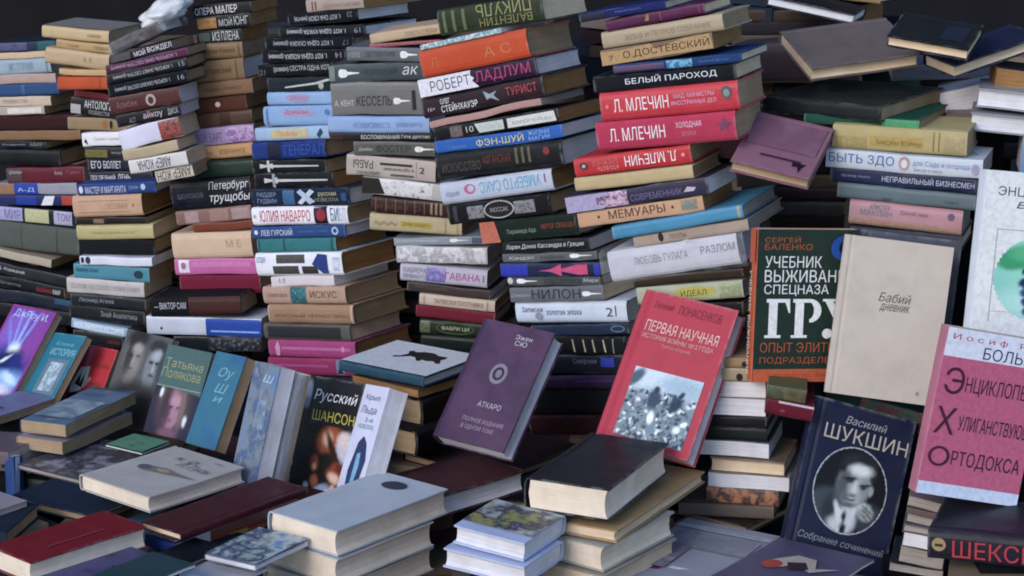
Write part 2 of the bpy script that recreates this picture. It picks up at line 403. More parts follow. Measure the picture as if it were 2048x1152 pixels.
B('hardback_book','dark maroon hardback in the stack behind the fantasy paperback','books in the tall stacks',(-1.1221,4.4909,.8196),(.9246,-.3736,.0743),(.3746,.9272,-0),0.2049,0.1362,0.0333,'32181e','T',1,[],{})
B('paperback_book','brown worn paperback in the stack behind the fantasy paperback','books in the tall stacks',(-1.1253,4.4974,.7981),(.9248,-.3736,.0721),(.3746,.9272,-0),0.2264,0.1363,0.0208,'7a5c40','T',0,[],{})
B('paperback_book','black paperback with silver lettering in the stack behind the fantasy paperback','books in the tall stacks',(-1.1278,4.4952,.7823),(.9255,-.3739,.0606),(.3746,.9272,0),0.1412,0.1481,0.0154,'16181f','T',0,[('s','t','Андрей',0.2,0.62,0.4,0.65,'9aa4b4',''),('s','t','МИР',0.72,0.95,0.3,0.8,'78808c','')],{})
B('hardback_book','plain black hardback in the stack behind the fantasy paperback','books in the tall stacks',(-1.1301,4.4988,.7459),(.9264,-.3743,.0419),(.3746,.9272,0),0.1764,0.1464,0.0359,'14151a','T',1,[],{})
B('paperback_book','maroon paperback with a grey panel in the stack behind the fantasy paperback','books in the tall stacks',(-1.0920,4.4749,.7087),(.9241,-.3733,.0819),(.3746,.9272,0),0.1988,0.1375,0.0334,'5c1a2c','G',0,[('s','r',0,0.2,0.05,0.95,'4a3a42'),('s','t','роман',0.04,0.2,0.55,0.8,'b0a8ac',''),('s','t','Анна',0.62,0.72,0.5,0.8,'b09098',''),('s','t','Грин',0.78,0.95,0.5,0.8,'a05064','')],{})
B('paperback_book','silver-grey paperback with a blue block in the stack behind the fantasy paperback','books in the tall stacks',(-1.1294,4.4939,.6797),(.9242,-.3734,.08),(.3746,.9272,0),0.2168,0.1478,0.0253,'8a8a9c','T',0,[('s','r',0,0.26,0.02,0.98,'8a6a50'),('s','r',0.26,0.54,0.02,0.98,'1c3ea0'),('s','t','А-Д',0.3,0.5,0.2,0.6,'a8b8e8','')],{})
B('paperback_book','navy paperback with white and red patches in the stack behind the fantasy paperback','books in the tall stacks',(-1.1303,4.4919,.6569),(.925,-.3737,.068),(.3746,.9272,0),0.2074,0.1413,0.0224,'20285a','T',0,[('s','p',[(0.6,0.05),(0.66,0.95),(0.78,0.95),(0.74,0.05)],'d0d4e0'),('s','r',0.86,1,0.05,0.95,'a8382c'),('s','r',0.3,0.55,0.05,0.95,'1c3690')],{})
B('paperback_book','dark spine with lilac, yellow and white blocks in the stack behind the fantasy paperback','books in the tall stacks',(-1.1369,4.4977,.624),(.9272,-.3746,.0043),(.3746,.9272,0),0.2182,0.1434,0.0325,'1c2030','T',0,[('s','r',0.08,0.37,0.05,0.95,'9a98c4'),('s','t','МИР',0.16,0.35,0.2,0.8,'5a5a8c',''),('s','r',0.4,0.68,0.05,0.95,'b0b088'),('s','r',0.74,0.95,0.05,0.95,'a4a0c0'),('s','t','ТОМ',0.78,0.93,0.3,0.8,'54588c','')],{})
B('hardback_book','thick olive-grey cloth hardback in the stack behind the fantasy paperback','books in the tall stacks',(-1.1401,4.4993,.565),(.9269,-.3745,-.0262),(.3746,.9272,0),0.2237,0.1362,0.0588,'4c5450','C',1,[('s','r',0.34,0.35,0.02,0.98,'3e4642'),('s','r',0.74,0.76,0.02,0.98,'3e4642')],{})
B('paperback_book','cream page-edged paperback in the stack behind the fantasy paperback','books in the tall stacks',(-1.1409,4.4936,.5471),(.9207,-.372,-.1185),(.3746,.9272,0),0.1535,0.1475,0.0175,'a09686','T',0,[],{})
B('paperback_book','charcoal paperback with small white lettering in the stack behind the fantasy paperback','books in the tall stacks',(-1.1437,4.4969,.5076),(.9215,-.3723,-.1106),(.3746,.9272,0),0.2017,0.1436,0.0255,'22242c','T',0,[('s','t','Д. Корецкий',0.08,0.42,0.35,0.7,'c8c8d0','')],{})
B('paperback_book','black paperback with red and white lettering in the stack behind the fantasy paperback','books in the tall stacks',(-1.1459,4.4985,.477),(.9235,-.3731,-.0887),(.3746,.9272,0),0.1896,0.1479,0.0263,'15161c','C',0,[('s','t','Детектив',0.1,0.4,0.3,0.6,'70747c',''),('s','t','война',0.62,0.82,0.3,0.75,'a02038',''),('s','t','МИР',0.84,0.94,0.3,0.7,'c8c8d0','')],{})
B('paperback_book','navy paperback with a teal edge in the stack behind the fantasy paperback','books in the tall stacks',(-1.1499,4.5070,.443),(.9257,-.374,-.0562),(.3746,.9272,0),0.2048,0.1468,0.0279,'1a2030','G',0,[('s','r',0.8,1,0.5,0.95,'20486a')],{})
B('paperback_book','black paperback resting at the bottom in the stack behind the fantasy paperback','books in the tall stacks',(-1.1516,4.5060,.4095),(.9266,-.3744,-.0346),(.3746,.9272,0),0.2051,0.1376,0.0288,'16181f','G',0,[('s','r',0.3,0.9,0.3,0.5,'202c40')],{})
B('hardback_book','cream cloth hardback with grey top cover in the cream-topped stack','books in the tall stacks',(-.9416,4.2080,1.0561),(.9553,-.2921,-.0468),(.2924,.9563,-0),0.1478,0.1426,0.0240,'b8a078','C',1,[('s','t','СОЧИНЕНИЯ',0.68,0.88,0.35,0.6,'8a7048','')],{'front': '8c8c90'})
B('hardback_book','tan hardback with faded gilt title in the cream-topped stack','books in the tall stacks',(-.9117,4.1968,1.0365),(.954,-.2917,-.0691),(.2924,.9563,0),0.1217,0.1242,0.0178,'a88a5c','T',1,[('s','t','том',0.2,0.4,0.3,0.6,'8c6c40',''),('s','t','ПУШКИН',0.7,0.95,0.3,0.7,'8c6c40','')],{})
B('hardback_book','beige rounded hardback in the cream-topped stack','books in the tall stacks',(-.9368,4.2043,1.0053),(.9536,-.2915,-.0755),(.2924,.9563,0),0.1409,0.1261,0.0328,'b09878','T',1,[('s','t','А. К.',0.6,0.75,0.35,0.65,'8c7450','')],{})
B('paperback_book','thin cream page-edged paperback in the cream-topped stack','books in the tall stacks',(-.9075,4.1945,.984),(.9563,-.2924,-.0083),(.2924,.9563,0),0.1042,0.1372,0.0117,'b8986c','T',0,[],{})
B('hardback_book','bright orange-red hardback in the cream-topped stack','books in the tall stacks',(-.9122,4.1984,.9517),(.9554,-.2921,.0431),(.2924,.9563,0),0.1097,0.1263,0.0264,'b04a26','T',1,[('s','r',0.85,0.87,0.05,0.95,'8a3018')],{})
B('paperback_book','dark red thin paperback in the cream-topped stack','books in the tall stacks',(-.8907,4.2473,.9318),(.9543,-.2917,-.0654),(.2924,.9563,0),0.1327,0.1343,0.0128,'7c2434','G',0,[],{'x1': 0.623})
B('paperback_book','black paperback with bold white capitals in the cream-topped stack','books in the tall stacks',(-.8991,4.2436,.8969),(.954,-.2917,-.0699),(.2924,.9563,-0),0.1527,0.1368,0.0349,'16181f','T',0,[('s','t','АНТОЛОГИЯ',0.3,0.98,0.45,0.9,'d8d8e0','b'),('s','t','повести',0.4,0.85,0.1,0.35,'8c9098',''),('s','r',0,0.22,0.05,0.6,'a8a4b0')],{'x1': 0.672})
B('paperback_book','tan paperback with an orange and black device in the cream-topped stack','books in the tall stacks',(-.9083,4.2534,.8634),(.9563,-.2924,.0082),(.2924,.9563,0),0.1825,0.1370,0.0251,'8a7458','T',0,[('s','e',0.6,0.68,0.2,0.8,'a05a38'),('s','e',0.72,0.77,0.15,0.85,'1c1412')],{'x1': 0.726})
B('paperback_book','white paperback with small black swan mark in the cream-topped stack','books in the tall stacks',(-.8771,4.2404,.8296),(.954,-.2917,.0696),(.2924,.9563,0),0.1435,0.1284,0.0280,'d6d6de','W',0,[('s','t','Сказки о любви',0.3,0.9,0.4,0.65,'a8acc0',''),('s','p',[(0.04,0.75),(0.08,0.55),(0.05,0.3),(0.14,0.1),(0.11,0.45)],'2c2c38')],{'x1': 0.652})
B('paperback_book','black paperback with mustard label in the cream-topped stack','books in the tall stacks',(-.8727,4.2387,.8039),(.9556,-.2922,.0378),(.2924,.9563,0),0.1347,0.1286,0.0257,'1c1e28','T',0,[('s','r',0.02,0.6,0.15,0.75,'6c6a30'),('s','t','СССР',0.1,0.5,0.3,0.6,'2a2a18',''),('s','t','мир',0.72,0.98,0.4,0.6,'9098a8','')],{'x1': 0.629})
B('paperback_book','navy paperback with two white word blocks in the cream-topped stack','books in the tall stacks',(-.8684,4.2427,.7774),(.9552,-.292,.0486),(.2924,.9563,0),0.1447,0.1310,0.0254,'181c30','T',0,[('s','t','ЕГО',0.08,0.32,0.25,0.85,'d4d6e0','b'),('s','t','БЮЛЛЕТ',0.38,0.8,0.25,0.85,'d4d6e0','b')],{'x1': 0.654})
B('paperback_book','navy paperback with bold white title in the cream-topped stack','books in the tall stacks',(-.8666,4.2386,.7554),(.9553,-.2921,.0464),(.2924,.9563,-0),0.1439,0.1346,0.0218,'161a2c','T',0,[('s','t','ПОСЛЕДНИЙ',0.05,0.64,0.1,0.8,'d8d8e2','b'),('s','t','ДЕНЬ',0.7,1,0.1,0.8,'d8d8e2','b')],{'x1': 0.653})
B('hardback_book','blue paperback with white title and ring mark in the cream-topped stack','books in the tall stacks',(-.8801,4.1887,.7364),(.9521,-.2911,.0938),(.2924,.9563,-0),0.1760,0.1250,0.0234,'25407c','W',1,[('s','t','МАСТЕР И МАРГАРИТА',0.1,0.62,0.15,0.75,'c4cce0','b'),('s','t','роман',0.66,0.78,0.3,0.7,'8098c8',''),('s','e',0.81,0.87,0.3,0.85,'a8c0e8'),('s','e',0.02,0.07,0.2,0.85,'c8cce0')],{})
B('hardback_book','peach hardback with outlined panel in the cream-topped stack','books in the tall stacks',(-.8919,4.1941,.6899),(.9524,-.2912,.0902),(.2924,.9563,0),0.1560,0.1342,0.0449,'b8957c','O',1,[('s','r',0.08,0.82,0.2,0.24,'a07c64'),('s','r',0.08,0.82,0.72,0.76,'a07c64'),('s','t','ПОЭМА',0.48,0.8,0.35,0.62,'a8826a',''),('s','e',0.86,0.89,0.42,0.56,'8c6650')],{})
B('paperback_book','dark paperback with tan sliver in the cream-topped stack','books in the tall stacks',(-.8882,4.1953,.6773),(.9544,-.2918,.0626),(.2924,.9563,0),0.1577,0.1349,0.0125,'1e1a1a','T',0,[('s','r',0.25,0.4,0.1,0.8,'7c6650')],{})
B('hardback_book','pale yellow hardback in the cream-topped stack','books in the tall stacks',(-.886,4.1878,.6445),(.9532,-.2914,.0805),(.2924,.9563,0),0.1731,0.1358,0.0300,'aaa070','C',1,[('s','t','Мифы древности',0.2,0.75,0.35,0.6,'8c8458','')],{})
B('hardback_book','plain black cloth hardback in the cream-topped stack','books in the tall stacks',(-.886,4.1974,.6122),(.9542,-.2917,.0662),(.2924,.9563,0),0.1711,0.1240,0.0317,'15161c','T',1,[],{})
B('paperback_book','white paperback with black emblem in the cream-topped stack','books in the tall stacks',(-.8832,4.1866,.5945),(.9556,-.2922,.0374),(.2924,.9563,0),0.1630,0.1370,0.0177,'c8ccde','W',0,[('s','r',0.02,0.06,0.2,0.85,'1c2438'),('s','e',0.08,0.15,0.1,0.95,'28304a')],{})
B('paperback_book','turquoise paperback with dark title in the cream-topped stack','books in the tall stacks',(-.8994,4.1992,.5635),(.9562,-.2923,.0126),(.2924,.9563,0),0.1710,0.1248,0.0305,'3f8094','T',0,[('s','t','Вернер Хольт',0.04,0.34,0.4,0.75,'14384a',''),('s','e',0.8,0.92,0.2,0.75,'163648')],{})
B('paperback_book','off-white paperback with rows of small print in the cream-topped stack','books in the tall stacks',(-.9165,4.2054,.5317),(.9563,-.2924,-.0006),(.2924,.9563,-0),0.1755,0.1284,0.0315,'b4aeb0','C',0,[('s','t','СБОРНИК РАССКАЗОВ О ВОЙНЕ И МИРЕ',0.05,0.95,0.3,0.75,'948c90','')],{})
B('paperback_book','slate paperback with grey italic title in the cream-topped stack','books in the tall stacks',(-.9084,4.1943,.5072),(.9563,-.2924,-.0025),(.2924,.9563,0),0.1713,0.1322,0.0242,'1c212a','T',0,[('s','t','Леонид Агеев',0.12,0.58,0.35,0.75,'8c96a0','')],{})
B('paperback_book','dark slate paperback with longer grey title in the cream-topped stack','books in the tall stacks',(-.9136,4.2039,.4774),(.956,-.2923,-.0271),(.2924,.9563,0),0.1706,0.1366,0.0297,'181c22','T',0,[('s','t','Знай Аналитика',0.42,0.9,0.35,0.75,'8c96a0','')],{})
B('paperback_book','light blue and white paperback in the cream-topped stack','books in the tall stacks',(-.9104,4.1985,.4575),(.9518,-.291,-.0965),(.2924,.9563,0),0.1270,0.1284,0.0194,'86a8c4','W',0,[('s','n',0.05,0.95,0.15,0.85,['86a8c4','c8d4e4','6a90b4'],120)],{})
B('paperback_book','plain black paperback in the cream-topped stack','books in the tall stacks',(-.9082,4.2001,.4266),(.9546,-.2919,-.0596),(.2924,.9563,-0),0.1131,0.1367,0.0262,'14161c','G',0,[('s','r',0.7,0.95,0.3,0.6,'4a1420')],{})
B('paperback_book','dark maroon book tilted on top in clear plastic in the plastic-topped stack','books in the tall stacks',(-.7727,4.0585,1.0409),(.8855,-.2208,.4088),(.2419,.9703,0),0.1163,0.0964,0.0203,'2a1620','W',0,[('s','r',0.08,0.5,0.3,0.75,'4c4650')],{'wrap': 1})
B('paperback_book','black paperback with two white blocks in the plastic-topped stack','books in the tall stacks',(-.7757,4.0568,1.0214),(.9396,-.2343,.2497),(.2419,.9703,0),0.1354,0.1030,0.0180,'1c1c24','T',0,[('s','t','МОЙ',0.38,0.56,0.2,0.85,'d8d8e0','b'),('s','t','ВОЖДЕЛ',0.6,0.98,0.2,0.85,'d8d8e0','b'),('s','r',0.02,0.32,0.1,0.85,'4a484c')],{})
B('paperback_book','plum paperback with upside-down white lettering in the plastic-topped stack','books in the tall stacks',(-.7854,4.0593,1.0028),(.943,-.2351,.2356),(.2419,.9703,0),0.1769,0.1054,0.0155,'4c1a40','T',0,[('s','t','1. КОРОЛЬ ОНО СЕСТРА (камея)',0.06,0.86,0.25,0.8,'b8a4bc','ub')],{})
B('hardback_book','black paperback with white title and volume mark in the plastic-topped stack','books in the tall stacks',(-.7834,4.0574,.9802),(.9441,-.2354,.2307),(.2419,.9703,0),0.1720,0.1019,0.0223,'14161f','T',1,[('s','t','1. КОРОЛЬ ЗНАЕТ СЕСТРА (роман)',0.08,0.82,0.35,0.75,'b8bcc4','ub'),('s','t','15',0.9,0.97,0.3,0.7,'8c9098','')],{})
B('hardback_book','black paperback with lower white title in the plastic-topped stack','books in the tall stacks',(-.7817,4.0559,.9557),(.9459,-.2358,.2228),(.2419,.9703,0),0.1704,0.1037,0.0240,'14161f','T',1,[('s','t','1. КОРОЛЬ СКАЗАЛ СЕСТРЕ (роман)',0.09,0.78,0.35,0.75,'b8bcc4','ub'),('s','t','16',0.88,0.96,0.3,0.7,'8c9098','')],{})
B('paperback_book','brown-red paperback with pale loop emblem in the plastic-topped stack','books in the tall stacks',(-.7805,4.0563,.9224),(.9517,-.2373,.195),(.2419,.9703,0),0.1507,0.0962,0.0326,'4a2426','W',0,[('s','t','Алибек',0.1,0.4,0.3,0.7,'805c58',''),('s','e',0.52,0.66,0.15,0.85,'a49a98'),('s','e',0.55,0.63,0.25,0.7,'4a2426')],{})
B('paperback_book','black paperback with curly pink-white title in the plastic-topped stack','books in the tall stacks',(-.7689,4.0590,.8966),(.9474,-.2362,.2159),(.2419,.9703,0),0.1386,0.0998,0.0240,'15141f','W',0,[('s','t','айкоу',0.42,0.72,0.2,0.85,'c8b0bc','b'),('s','t','ДИСК',0.8,0.96,0.2,0.75,'b0b0b8',''),('s','t','АСТ',0.2,0.3,0.2,0.6,'888890','')],{})
B('paperback_book','white paperback with red picture at one end in the plastic-topped stack','books in the tall stacks',(-.7623,4.0605,.8521),(.9391,-.2342,.2514),(.2419,.9703,0),0.1321,0.0966,0.0393,'c4c4da','C',0,[('s','n',0.66,1,0.04,0.96,['4a2030','a03a34','281828','c07850'],110)],{})
B('paperback_book','beige page-edged paperback in the plastic-topped stack','books in the tall stacks',(-.758,4.0509,.8322),(.9448,-.2356,.2277),(.2419,.9703,0),0.1187,0.1043,0.0207,'a8987c','C',0,[],{})
B('paperback_book','white paperback with black upside-down capitals in the plastic-topped stack','books in the tall stacks',(-.7457,4.0466,.8078),(.9519,-.2373,.1939),(.2419,.9703,-0),0.1243,0.0982,0.0267,'c4c2c4','C',0,[('s','t','АМЕР КОНА',0.15,0.72,0.12,0.85,'1c1c20','ub')],{})
B('paperback_book','off-white paperback with bold black capitals in the plastic-topped stack','books in the tall stacks',(-.6939,4.0434,.7906),(.9435,-.2352,.2335),(.2419,.9703,-0),0.0803,0.1000,0.0233,'bcb4a8','T',0,[('s','t','АМЕР КОН',0.05,0.95,0.12,0.85,'1c1814','ub')],{})
B('paperback_book','grey-beige paperback in the plastic-topped stack','books in the tall stacks',(-.8166,4.3785,.7002),(.9589,-.2391,.1525),(.2419,.9703,-0),0.1721,0.1060,0.0217,'8c8478','T',0,[],{'x0': 0.349, 'x1': 0.651})
B('paperback_book','cream wedge of loose pages in the plastic-topped stack','books in the tall stacks',(-.8246,4.3791,.6843),(.9662,-.2409,.0914),(.2419,.9703,0),0.1787,0.1044,0.0186,'b0a08c','C',0,[],{'x0': 0.336, 'x1': 0.664})
B('paperback_book','orange-tan paperback with worn end in the plastic-topped stack','books in the tall stacks',(-.8382,4.3808,.6528),(.9627,-.24,.1252),(.2419,.9703,0),0.1927,0.1057,0.0252,'9c6a44','T',0,[('s','e',0.3,0.55,0.2,0.8,'6c4428')],{'x0': 0.311, 'x1': 0.689})
B('paperback_book','dark red paperback in the plastic-topped stack','books in the tall stacks',(-.8169,4.3792,.6348),(.9657,-.2408,.0976),(.2419,.9703,0),0.1745,0.1000,0.0219,'681e2c','G',0,[],{'x0': 0.344, 'x1': 0.656})
B('paperback_book','navy paperback with an orange-red end in the plastic-topped stack','books in the tall stacks',(-.8185,4.3820,.6084),(.9685,-.2415,.0601),(.2419,.9703,0),0.2238,0.1004,0.0282,'1a1f34','T',0,[('s','r',0.84,1,0.1,0.9,'8c3420'),('s','t','Том',0.1,0.4,0.3,0.6,'6c7488','')],{'x0': 0.268, 'x1': 0.732})
B('paperback_book','blue-grey paperback with white spot in the plastic-topped stack','books in the tall stacks',(-.8175,4.3779,.5848),(.9699,-.2418,.0285),(.2419,.9703,-0),0.1668,0.1030,0.0252,'44567c','W',0,[('s','e',0.1,0.3,0.2,0.8,'c4c8d4')],{'x0': 0.36, 'x1': 0.64})
B('hardback_book','plain slate-blue hardback in the plastic-topped stack','books in the tall stacks',(-.8205,4.3783,.543),(.9703,-.2419,.0038),(.2419,.9703,0),0.1684,0.1003,0.0430,'222c44','T',1,[],{'x0': 0.356, 'x1': 0.644})
B('paperback_book','brown paperback in the plastic-topped stack','books in the tall stacks',(-.8203,4.3745,.5193),(.9688,-.2415,.0564),(.2419,.9703,-0),0.1718,0.0982,0.0177,'6c604e','T',0,[],{'x0': 0.349, 'x1': 0.651})
B('paperback_book','dark navy paperback with grey capitals in the plastic-topped stack','books in the tall stacks',(-.8472,4.3900,.4783),(.9677,-.2413,.073),(.2419,.9703,0),0.2209,0.0994,0.0365,'1c2438','T',0,[('s','t','ПОЛ',0.5,0.98,0.3,0.85,'7c849c',''),('s','t','БЕССОН',0.5,0.98,0.05,0.25,'6c748c',''),('s','t','Ш',0.08,0.18,0.2,0.8,'848ca4','')],{'x0': 0.272, 'x1': 0.728})
B('hardback_book','black hardback with white spaced name and brown end in the plastic-topped stack','books in the tall stacks',(-.7163,4.0391,.5208),(.967,-.2411,.0821),(.2419,.9703,0),0.1930,0.0966,0.0385,'15161c','T',1,[('s','t','— ВИКТОР САМ',0.05,0.4,0.4,0.75,'c8c8d0',''),('s','r',0.43,1,0.02,0.98,'42201c')],{})
B('paperback_book','paperback half white half glossy royal blue in the plastic-topped stack','books in the tall stacks',(-.7266,4.0465,.484),(.9698,-.2418,.0327),(.2419,.9703,0),0.2429,0.0991,0.0361,'c4ccdc','W',0,[('s','r',0.52,1,0.02,0.98,'1c48a8'),('s','r',0.56,0.98,0.25,0.34,'90b4e8'),('s','e',0.12,0.14,0.3,0.45,'1c2438')],{'gl': 0.2})
B('paperback_book','black paperback with white torn marks in the plastic-topped stack','books in the tall stacks',(-.6715,4.0363,.4518),(.9691,-.2416,.0506),(.2419,.9703,0),0.1847,0.1059,0.0304,'141820','G',0,[('s','n',0.4,1,0.1,0.9,['141820','141820','6c7484'],100)],{})
B('paperback_book','black paperback with two white word blocks and sky patch in the tan-spined stack','books in the tall stacks',(-.6229,4.1164,1.1054),(.9442,-.3068,.1195),(.309,.9511,-0),0.1267,0.1204,0.0216,'15161c','O',0,[('s','t','ОПЕРА',0.04,0.36,0.15,0.8,'dcdce4','b'),('s','t','МАЛЕР',0.4,0.76,0.15,0.85,'dcdce4','b')],{})
B('paperback_book','black paperback with gold panel and grey word blocks in the tan-spined stack','books in the tall stacks',(-.6153,4.1104,1.0803),(.9451,-.3071,.1118),(.309,.9511,0),0.1167,0.1242,0.0257,'17161a','O',0,[('s','n',0.02,0.37,0.1,0.9,['5c4020','a87838','2c1c10'],100),('s','t','МОЙ',0.42,0.66,0.2,0.85,'b4bcbc','b'),('s','t','ЮНГ',0.7,0.96,0.2,0.85,'b4bcbc','b')],{})
B('paperback_book','black paperback with green-grey patch and white blocks in the tan-spined stack','books in the tall stacks',(-.6154,4.1091,1.0549),(.9466,-.3076,.0968),(.309,.9511,0),0.0957,0.1231,0.0250,'191a1e','O',0,[('s','r',0.05,0.3,0.15,0.8,'44504e'),('s','t','ИЗ',0.36,0.52,0.15,0.85,'c4c8cc','b'),('s','t','ПЛЕНА',0.56,0.95,0.15,0.85,'c4c8cc','b')],{})
B('hardback_book','tan cloth hardback with dark title in the tan-spined stack','books in the tall stacks',(-.633,4.1131,1.0213),(.9468,-.3076,.0949),(.309,.9511,-0),0.1168,0.1179,0.0315,'7c6248','T',1,[('s','r',0.07,0.09,0.08,0.92,'5c4430'),('s','t','Джером Клапка',0.2,0.85,0.3,0.65,'4c3828',''),('s','r',0.92,0.94,0.08,0.92,'5c4430')],{})
B('hardback_book','thick tan cloth hardback with script title in the tan-spined stack','books in the tall stacks',(-.6351,4.1112,.9759),(.9444,-.3068,.1185),(.309,.9511,0),0.1219,0.1265,0.0418,'7c6248','W',1,[('s','r',0.06,0.08,0.08,0.92,'5c4430'),('s','t','Достоевский',0.2,0.78,0.3,0.68,'4c3828','i'),('s','r',0.86,0.88,0.08,0.92,'5c4430')],{})
B('hardback_book','tan cloth hardback with serif title in the tan-spined stack','books in the tall stacks',(-.6276,4.1107,.9464),(.9437,-.3066,.1238),(.309,.9511,0),0.1311,0.1226,0.0292,'7a5e46','T',1,[('s','t','Генрих Клейст',0.18,0.82,0.3,0.68,'4c3828',''),('s','r',0.08,0.1,0.08,0.92,'5c4430')],{})
B('hardback_book','red-brown hardback with white dot in the tan-spined stack','books in the tall stacks',(-.6509,4.1236,.9102),(.9411,-.3058,.1443),(.309,.9511,0),0.1415,0.1217,0.0294,'4e2c22','T',1,[('s','e',0.52,0.6,0.35,0.7,'d0b8b4')],{})
B('hardback_book','dark taupe hardback with square stamp in the tan-spined stack','books in the tall stacks',(-.656,4.1262,.8803),(.941,-.3057,.1453),(.309,.9511,0),0.1584,0.1142,0.0284,'4a342a','T',1,[('s','r',0.55,0.7,0.1,0.9,'382018')],{})
B('paperback_book','lilac paperback with purple art in the tan-spined stack','books in the tall stacks',(-.6408,4.1159,.8481),(.9416,-.306,.1404),(.309,.9511,0),0.1469,0.1212,0.0341,'8c7ca4','T',0,[('s','t','СВОЙ БАРТ',0.08,0.52,0.2,0.85,'544a78','b'),('s','n',0.58,1,0.05,0.95,['8c7ca4','7a4c94','b09cc4','6c3c80'],110)],{})
B('hardback_book','peach-tan hardback with gilt title in the tan-spined stack','books in the tall stacks',(-.6407,4.1203,.8196),(.9425,-.3063,.1335),(.309,.9511,0),0.1423,0.1173,0.0278,'b08a62','C',1,[('s','t','ИЗБРАННОЕ',0.48,0.88,0.3,0.65,'7c5830',''),('s','t','Айтматов',0.1,0.36,0.35,0.6,'8c6a44','')],{})
B('hardback_book','dark green cloth hardback in the tan-spined stack','books in the tall stacks',(-.6298,4.1009,.7884),(.9454,-.3072,.1086),(.309,.9511,0),0.1307,0.1331,0.0332,'1e3028','T',1,[],{})
B('hardback_book','thick black rounded hardback with white script in the tan-spined stack','books in the tall stacks',(-.6761,4.1151,.721),(.9432,-.3065,.1284),(.309,.9511,0),0.1764,0.1301,0.0578,'171a26','T',1,[('s','t','ШОЛОХОВ',0.08,0.4,0.38,0.55,'5c6480',''),('s','t','Петербург',0.48,0.98,0.55,0.9,'d4d6e0','bi'),('s','t','трущобы',0.48,0.98,0.12,0.5,'d4d6e0','bi')],{'gl': 0.3})
B('paperback_book','mottled pink-brown paperback in the tan-spined stack','books in the tall stacks',(-.6691,4.1125,.6911),(.9414,-.3059,.1423),(.309,.9511,-0),0.1672,0.1352,0.0278,'7c5c58','T',0,[('s','r',0.12,0.3,0.1,0.9,'9c8484'),('s','r',0.45,0.7,0.1,0.9,'94746c'),('s','r',0.74,0.98,0.1,0.9,'9c8484')],{})
B('paperback_book','thin orange-brown paperback in the tan-spined stack','books in the tall stacks',(-.6353,4.1025,.6789),(.9431,-.3064,.1287),(.309,.9511,0),0.1309,0.1328,0.0169,'6c3420','T',0,[],{})
B('hardback_book','thick cream rounded cloth hardback in the tan-spined stack','books in the tall stacks',(-.6789,4.1125,.6213),(.9467,-.3076,.0954),(.309,.9511,0),0.1757,0.1349,0.0527,'c0a68e','C',1,[('s','t','М Б',0.68,0.88,0.4,0.7,'a88c78','')],{})
B('paperback_book','pink paperback with white flower label in the tan-spined stack','books in the tall stacks',(-.6768,4.1154,.5887),(.948,-.308,.0804),(.309,.9511,0),0.1827,0.1285,0.0323,'b45a98','T',0,[('s','r',0.05,0.18,0.15,0.95,'d8ccdc'),('s','e',0.08,0.14,0.35,0.8,'9c5c8c'),('s','r',0.2,0.93,0.5,0.8,'c070a8')],{})
B('hardback_book','crimson hardback in the tan-spined stack','books in the tall stacks',(-.6664,4.1076,.5499),(.9476,-.3079,.0854),(.309,.9511,0),0.1789,0.1327,0.0385,'681430','C',1,[],{})
B('paperback_book','beige magazine with brown upside-down lettering in the magenta-footed stack','books in the tall stacks',(-.3787,3.8895,1.1395),(.8129,-.5692,.1236),(.5736,.8192,-0),0.1364,0.1698,0.0229,'9c8c84','O',0,[('s','t','II',0.1,0.18,0.1,0.8,'5c4440',''),('s','t','ПОЭТИЧЕСКИЙ МИР',0.3,0.95,0.2,0.6,'84706c','')],{})
B('hardback_book','black paperback, white bracketed title, topmost of five alike in the magenta-footed stack','books in the tall stacks',(-.4159,3.9167,1.1104),(.8129,-.5692,.123),(.5736,.8192,0),0.1674,0.1573,0.0228,'14151d','W',1,[('s','t','1. КОТ ОНА СВОЯ (мечта)',0.1,0.76,0.3,0.8,'b4b8c0','u'),('s','t','23',0.86,0.93,0.4,0.8,'747880','u')],{})
B('hardback_book','black paperback, white bracketed title, second of five alike in the magenta-footed stack','books in the tall stacks',(-.4347,3.9240,1.0882),(.816,-.5714,.0872),(.5736,.8192,0),0.2074,0.1597,0.0201,'14151f','W',1,[('s','t','1. КОТ ОДНА КУКЛА (роман)',0.1,0.78,0.3,0.8,'c8ccd4','u'),('s','t','19',0.88,0.95,0.3,0.75,'848890','u')],{})
B('hardback_book','black paperback, white bracketed title, third of five alike in the magenta-footed stack','books in the tall stacks',(-.464,3.9505,1.0622),(.8161,-.5714,.0865),(.5736,.8192,0),0.2157,0.1648,0.0223,'13151f','G',1,[('s','t','1. КОТ ОДНА СКАЗКА (роман)',0.1,0.77,0.3,0.8,'b4b8c0','u'),('s','t','17',0.88,0.94,0.3,0.75,'5c6068','u')],{})
B('hardback_book','black paperback, white bracketed title, fourth of five alike in the magenta-footed stack','books in the tall stacks',(-.472,3.9565,1.0360),(.8157,-.5712,.0912),(.5736,.8192,0),0.2065,0.1685,0.0239,'15141f','G',1,[('s','t','1. КОТ ОДНА КОШКА (роман)',0.09,0.78,0.3,0.8,'c4c4cc','u'),('s','t','14',0.88,0.95,0.3,0.75,'84848c','u')],{})
B('hardback_book','black paperback, white bracketed title, lowest of five alike in the magenta-footed stack','books in the tall stacks',(-.48,3.9599,1.0085),(.8148,-.5705,.1035),(.5736,.8192,0),0.1851,0.1607,0.0241,'131519','G',1,[('s','t','(роман) СЕСТРА ОДНА КОТ',0.22,0.96,0.35,0.85,'b4b8c0',''),('s','t','21',0.03,0.1,0.2,0.6,'6c7078','')],{})
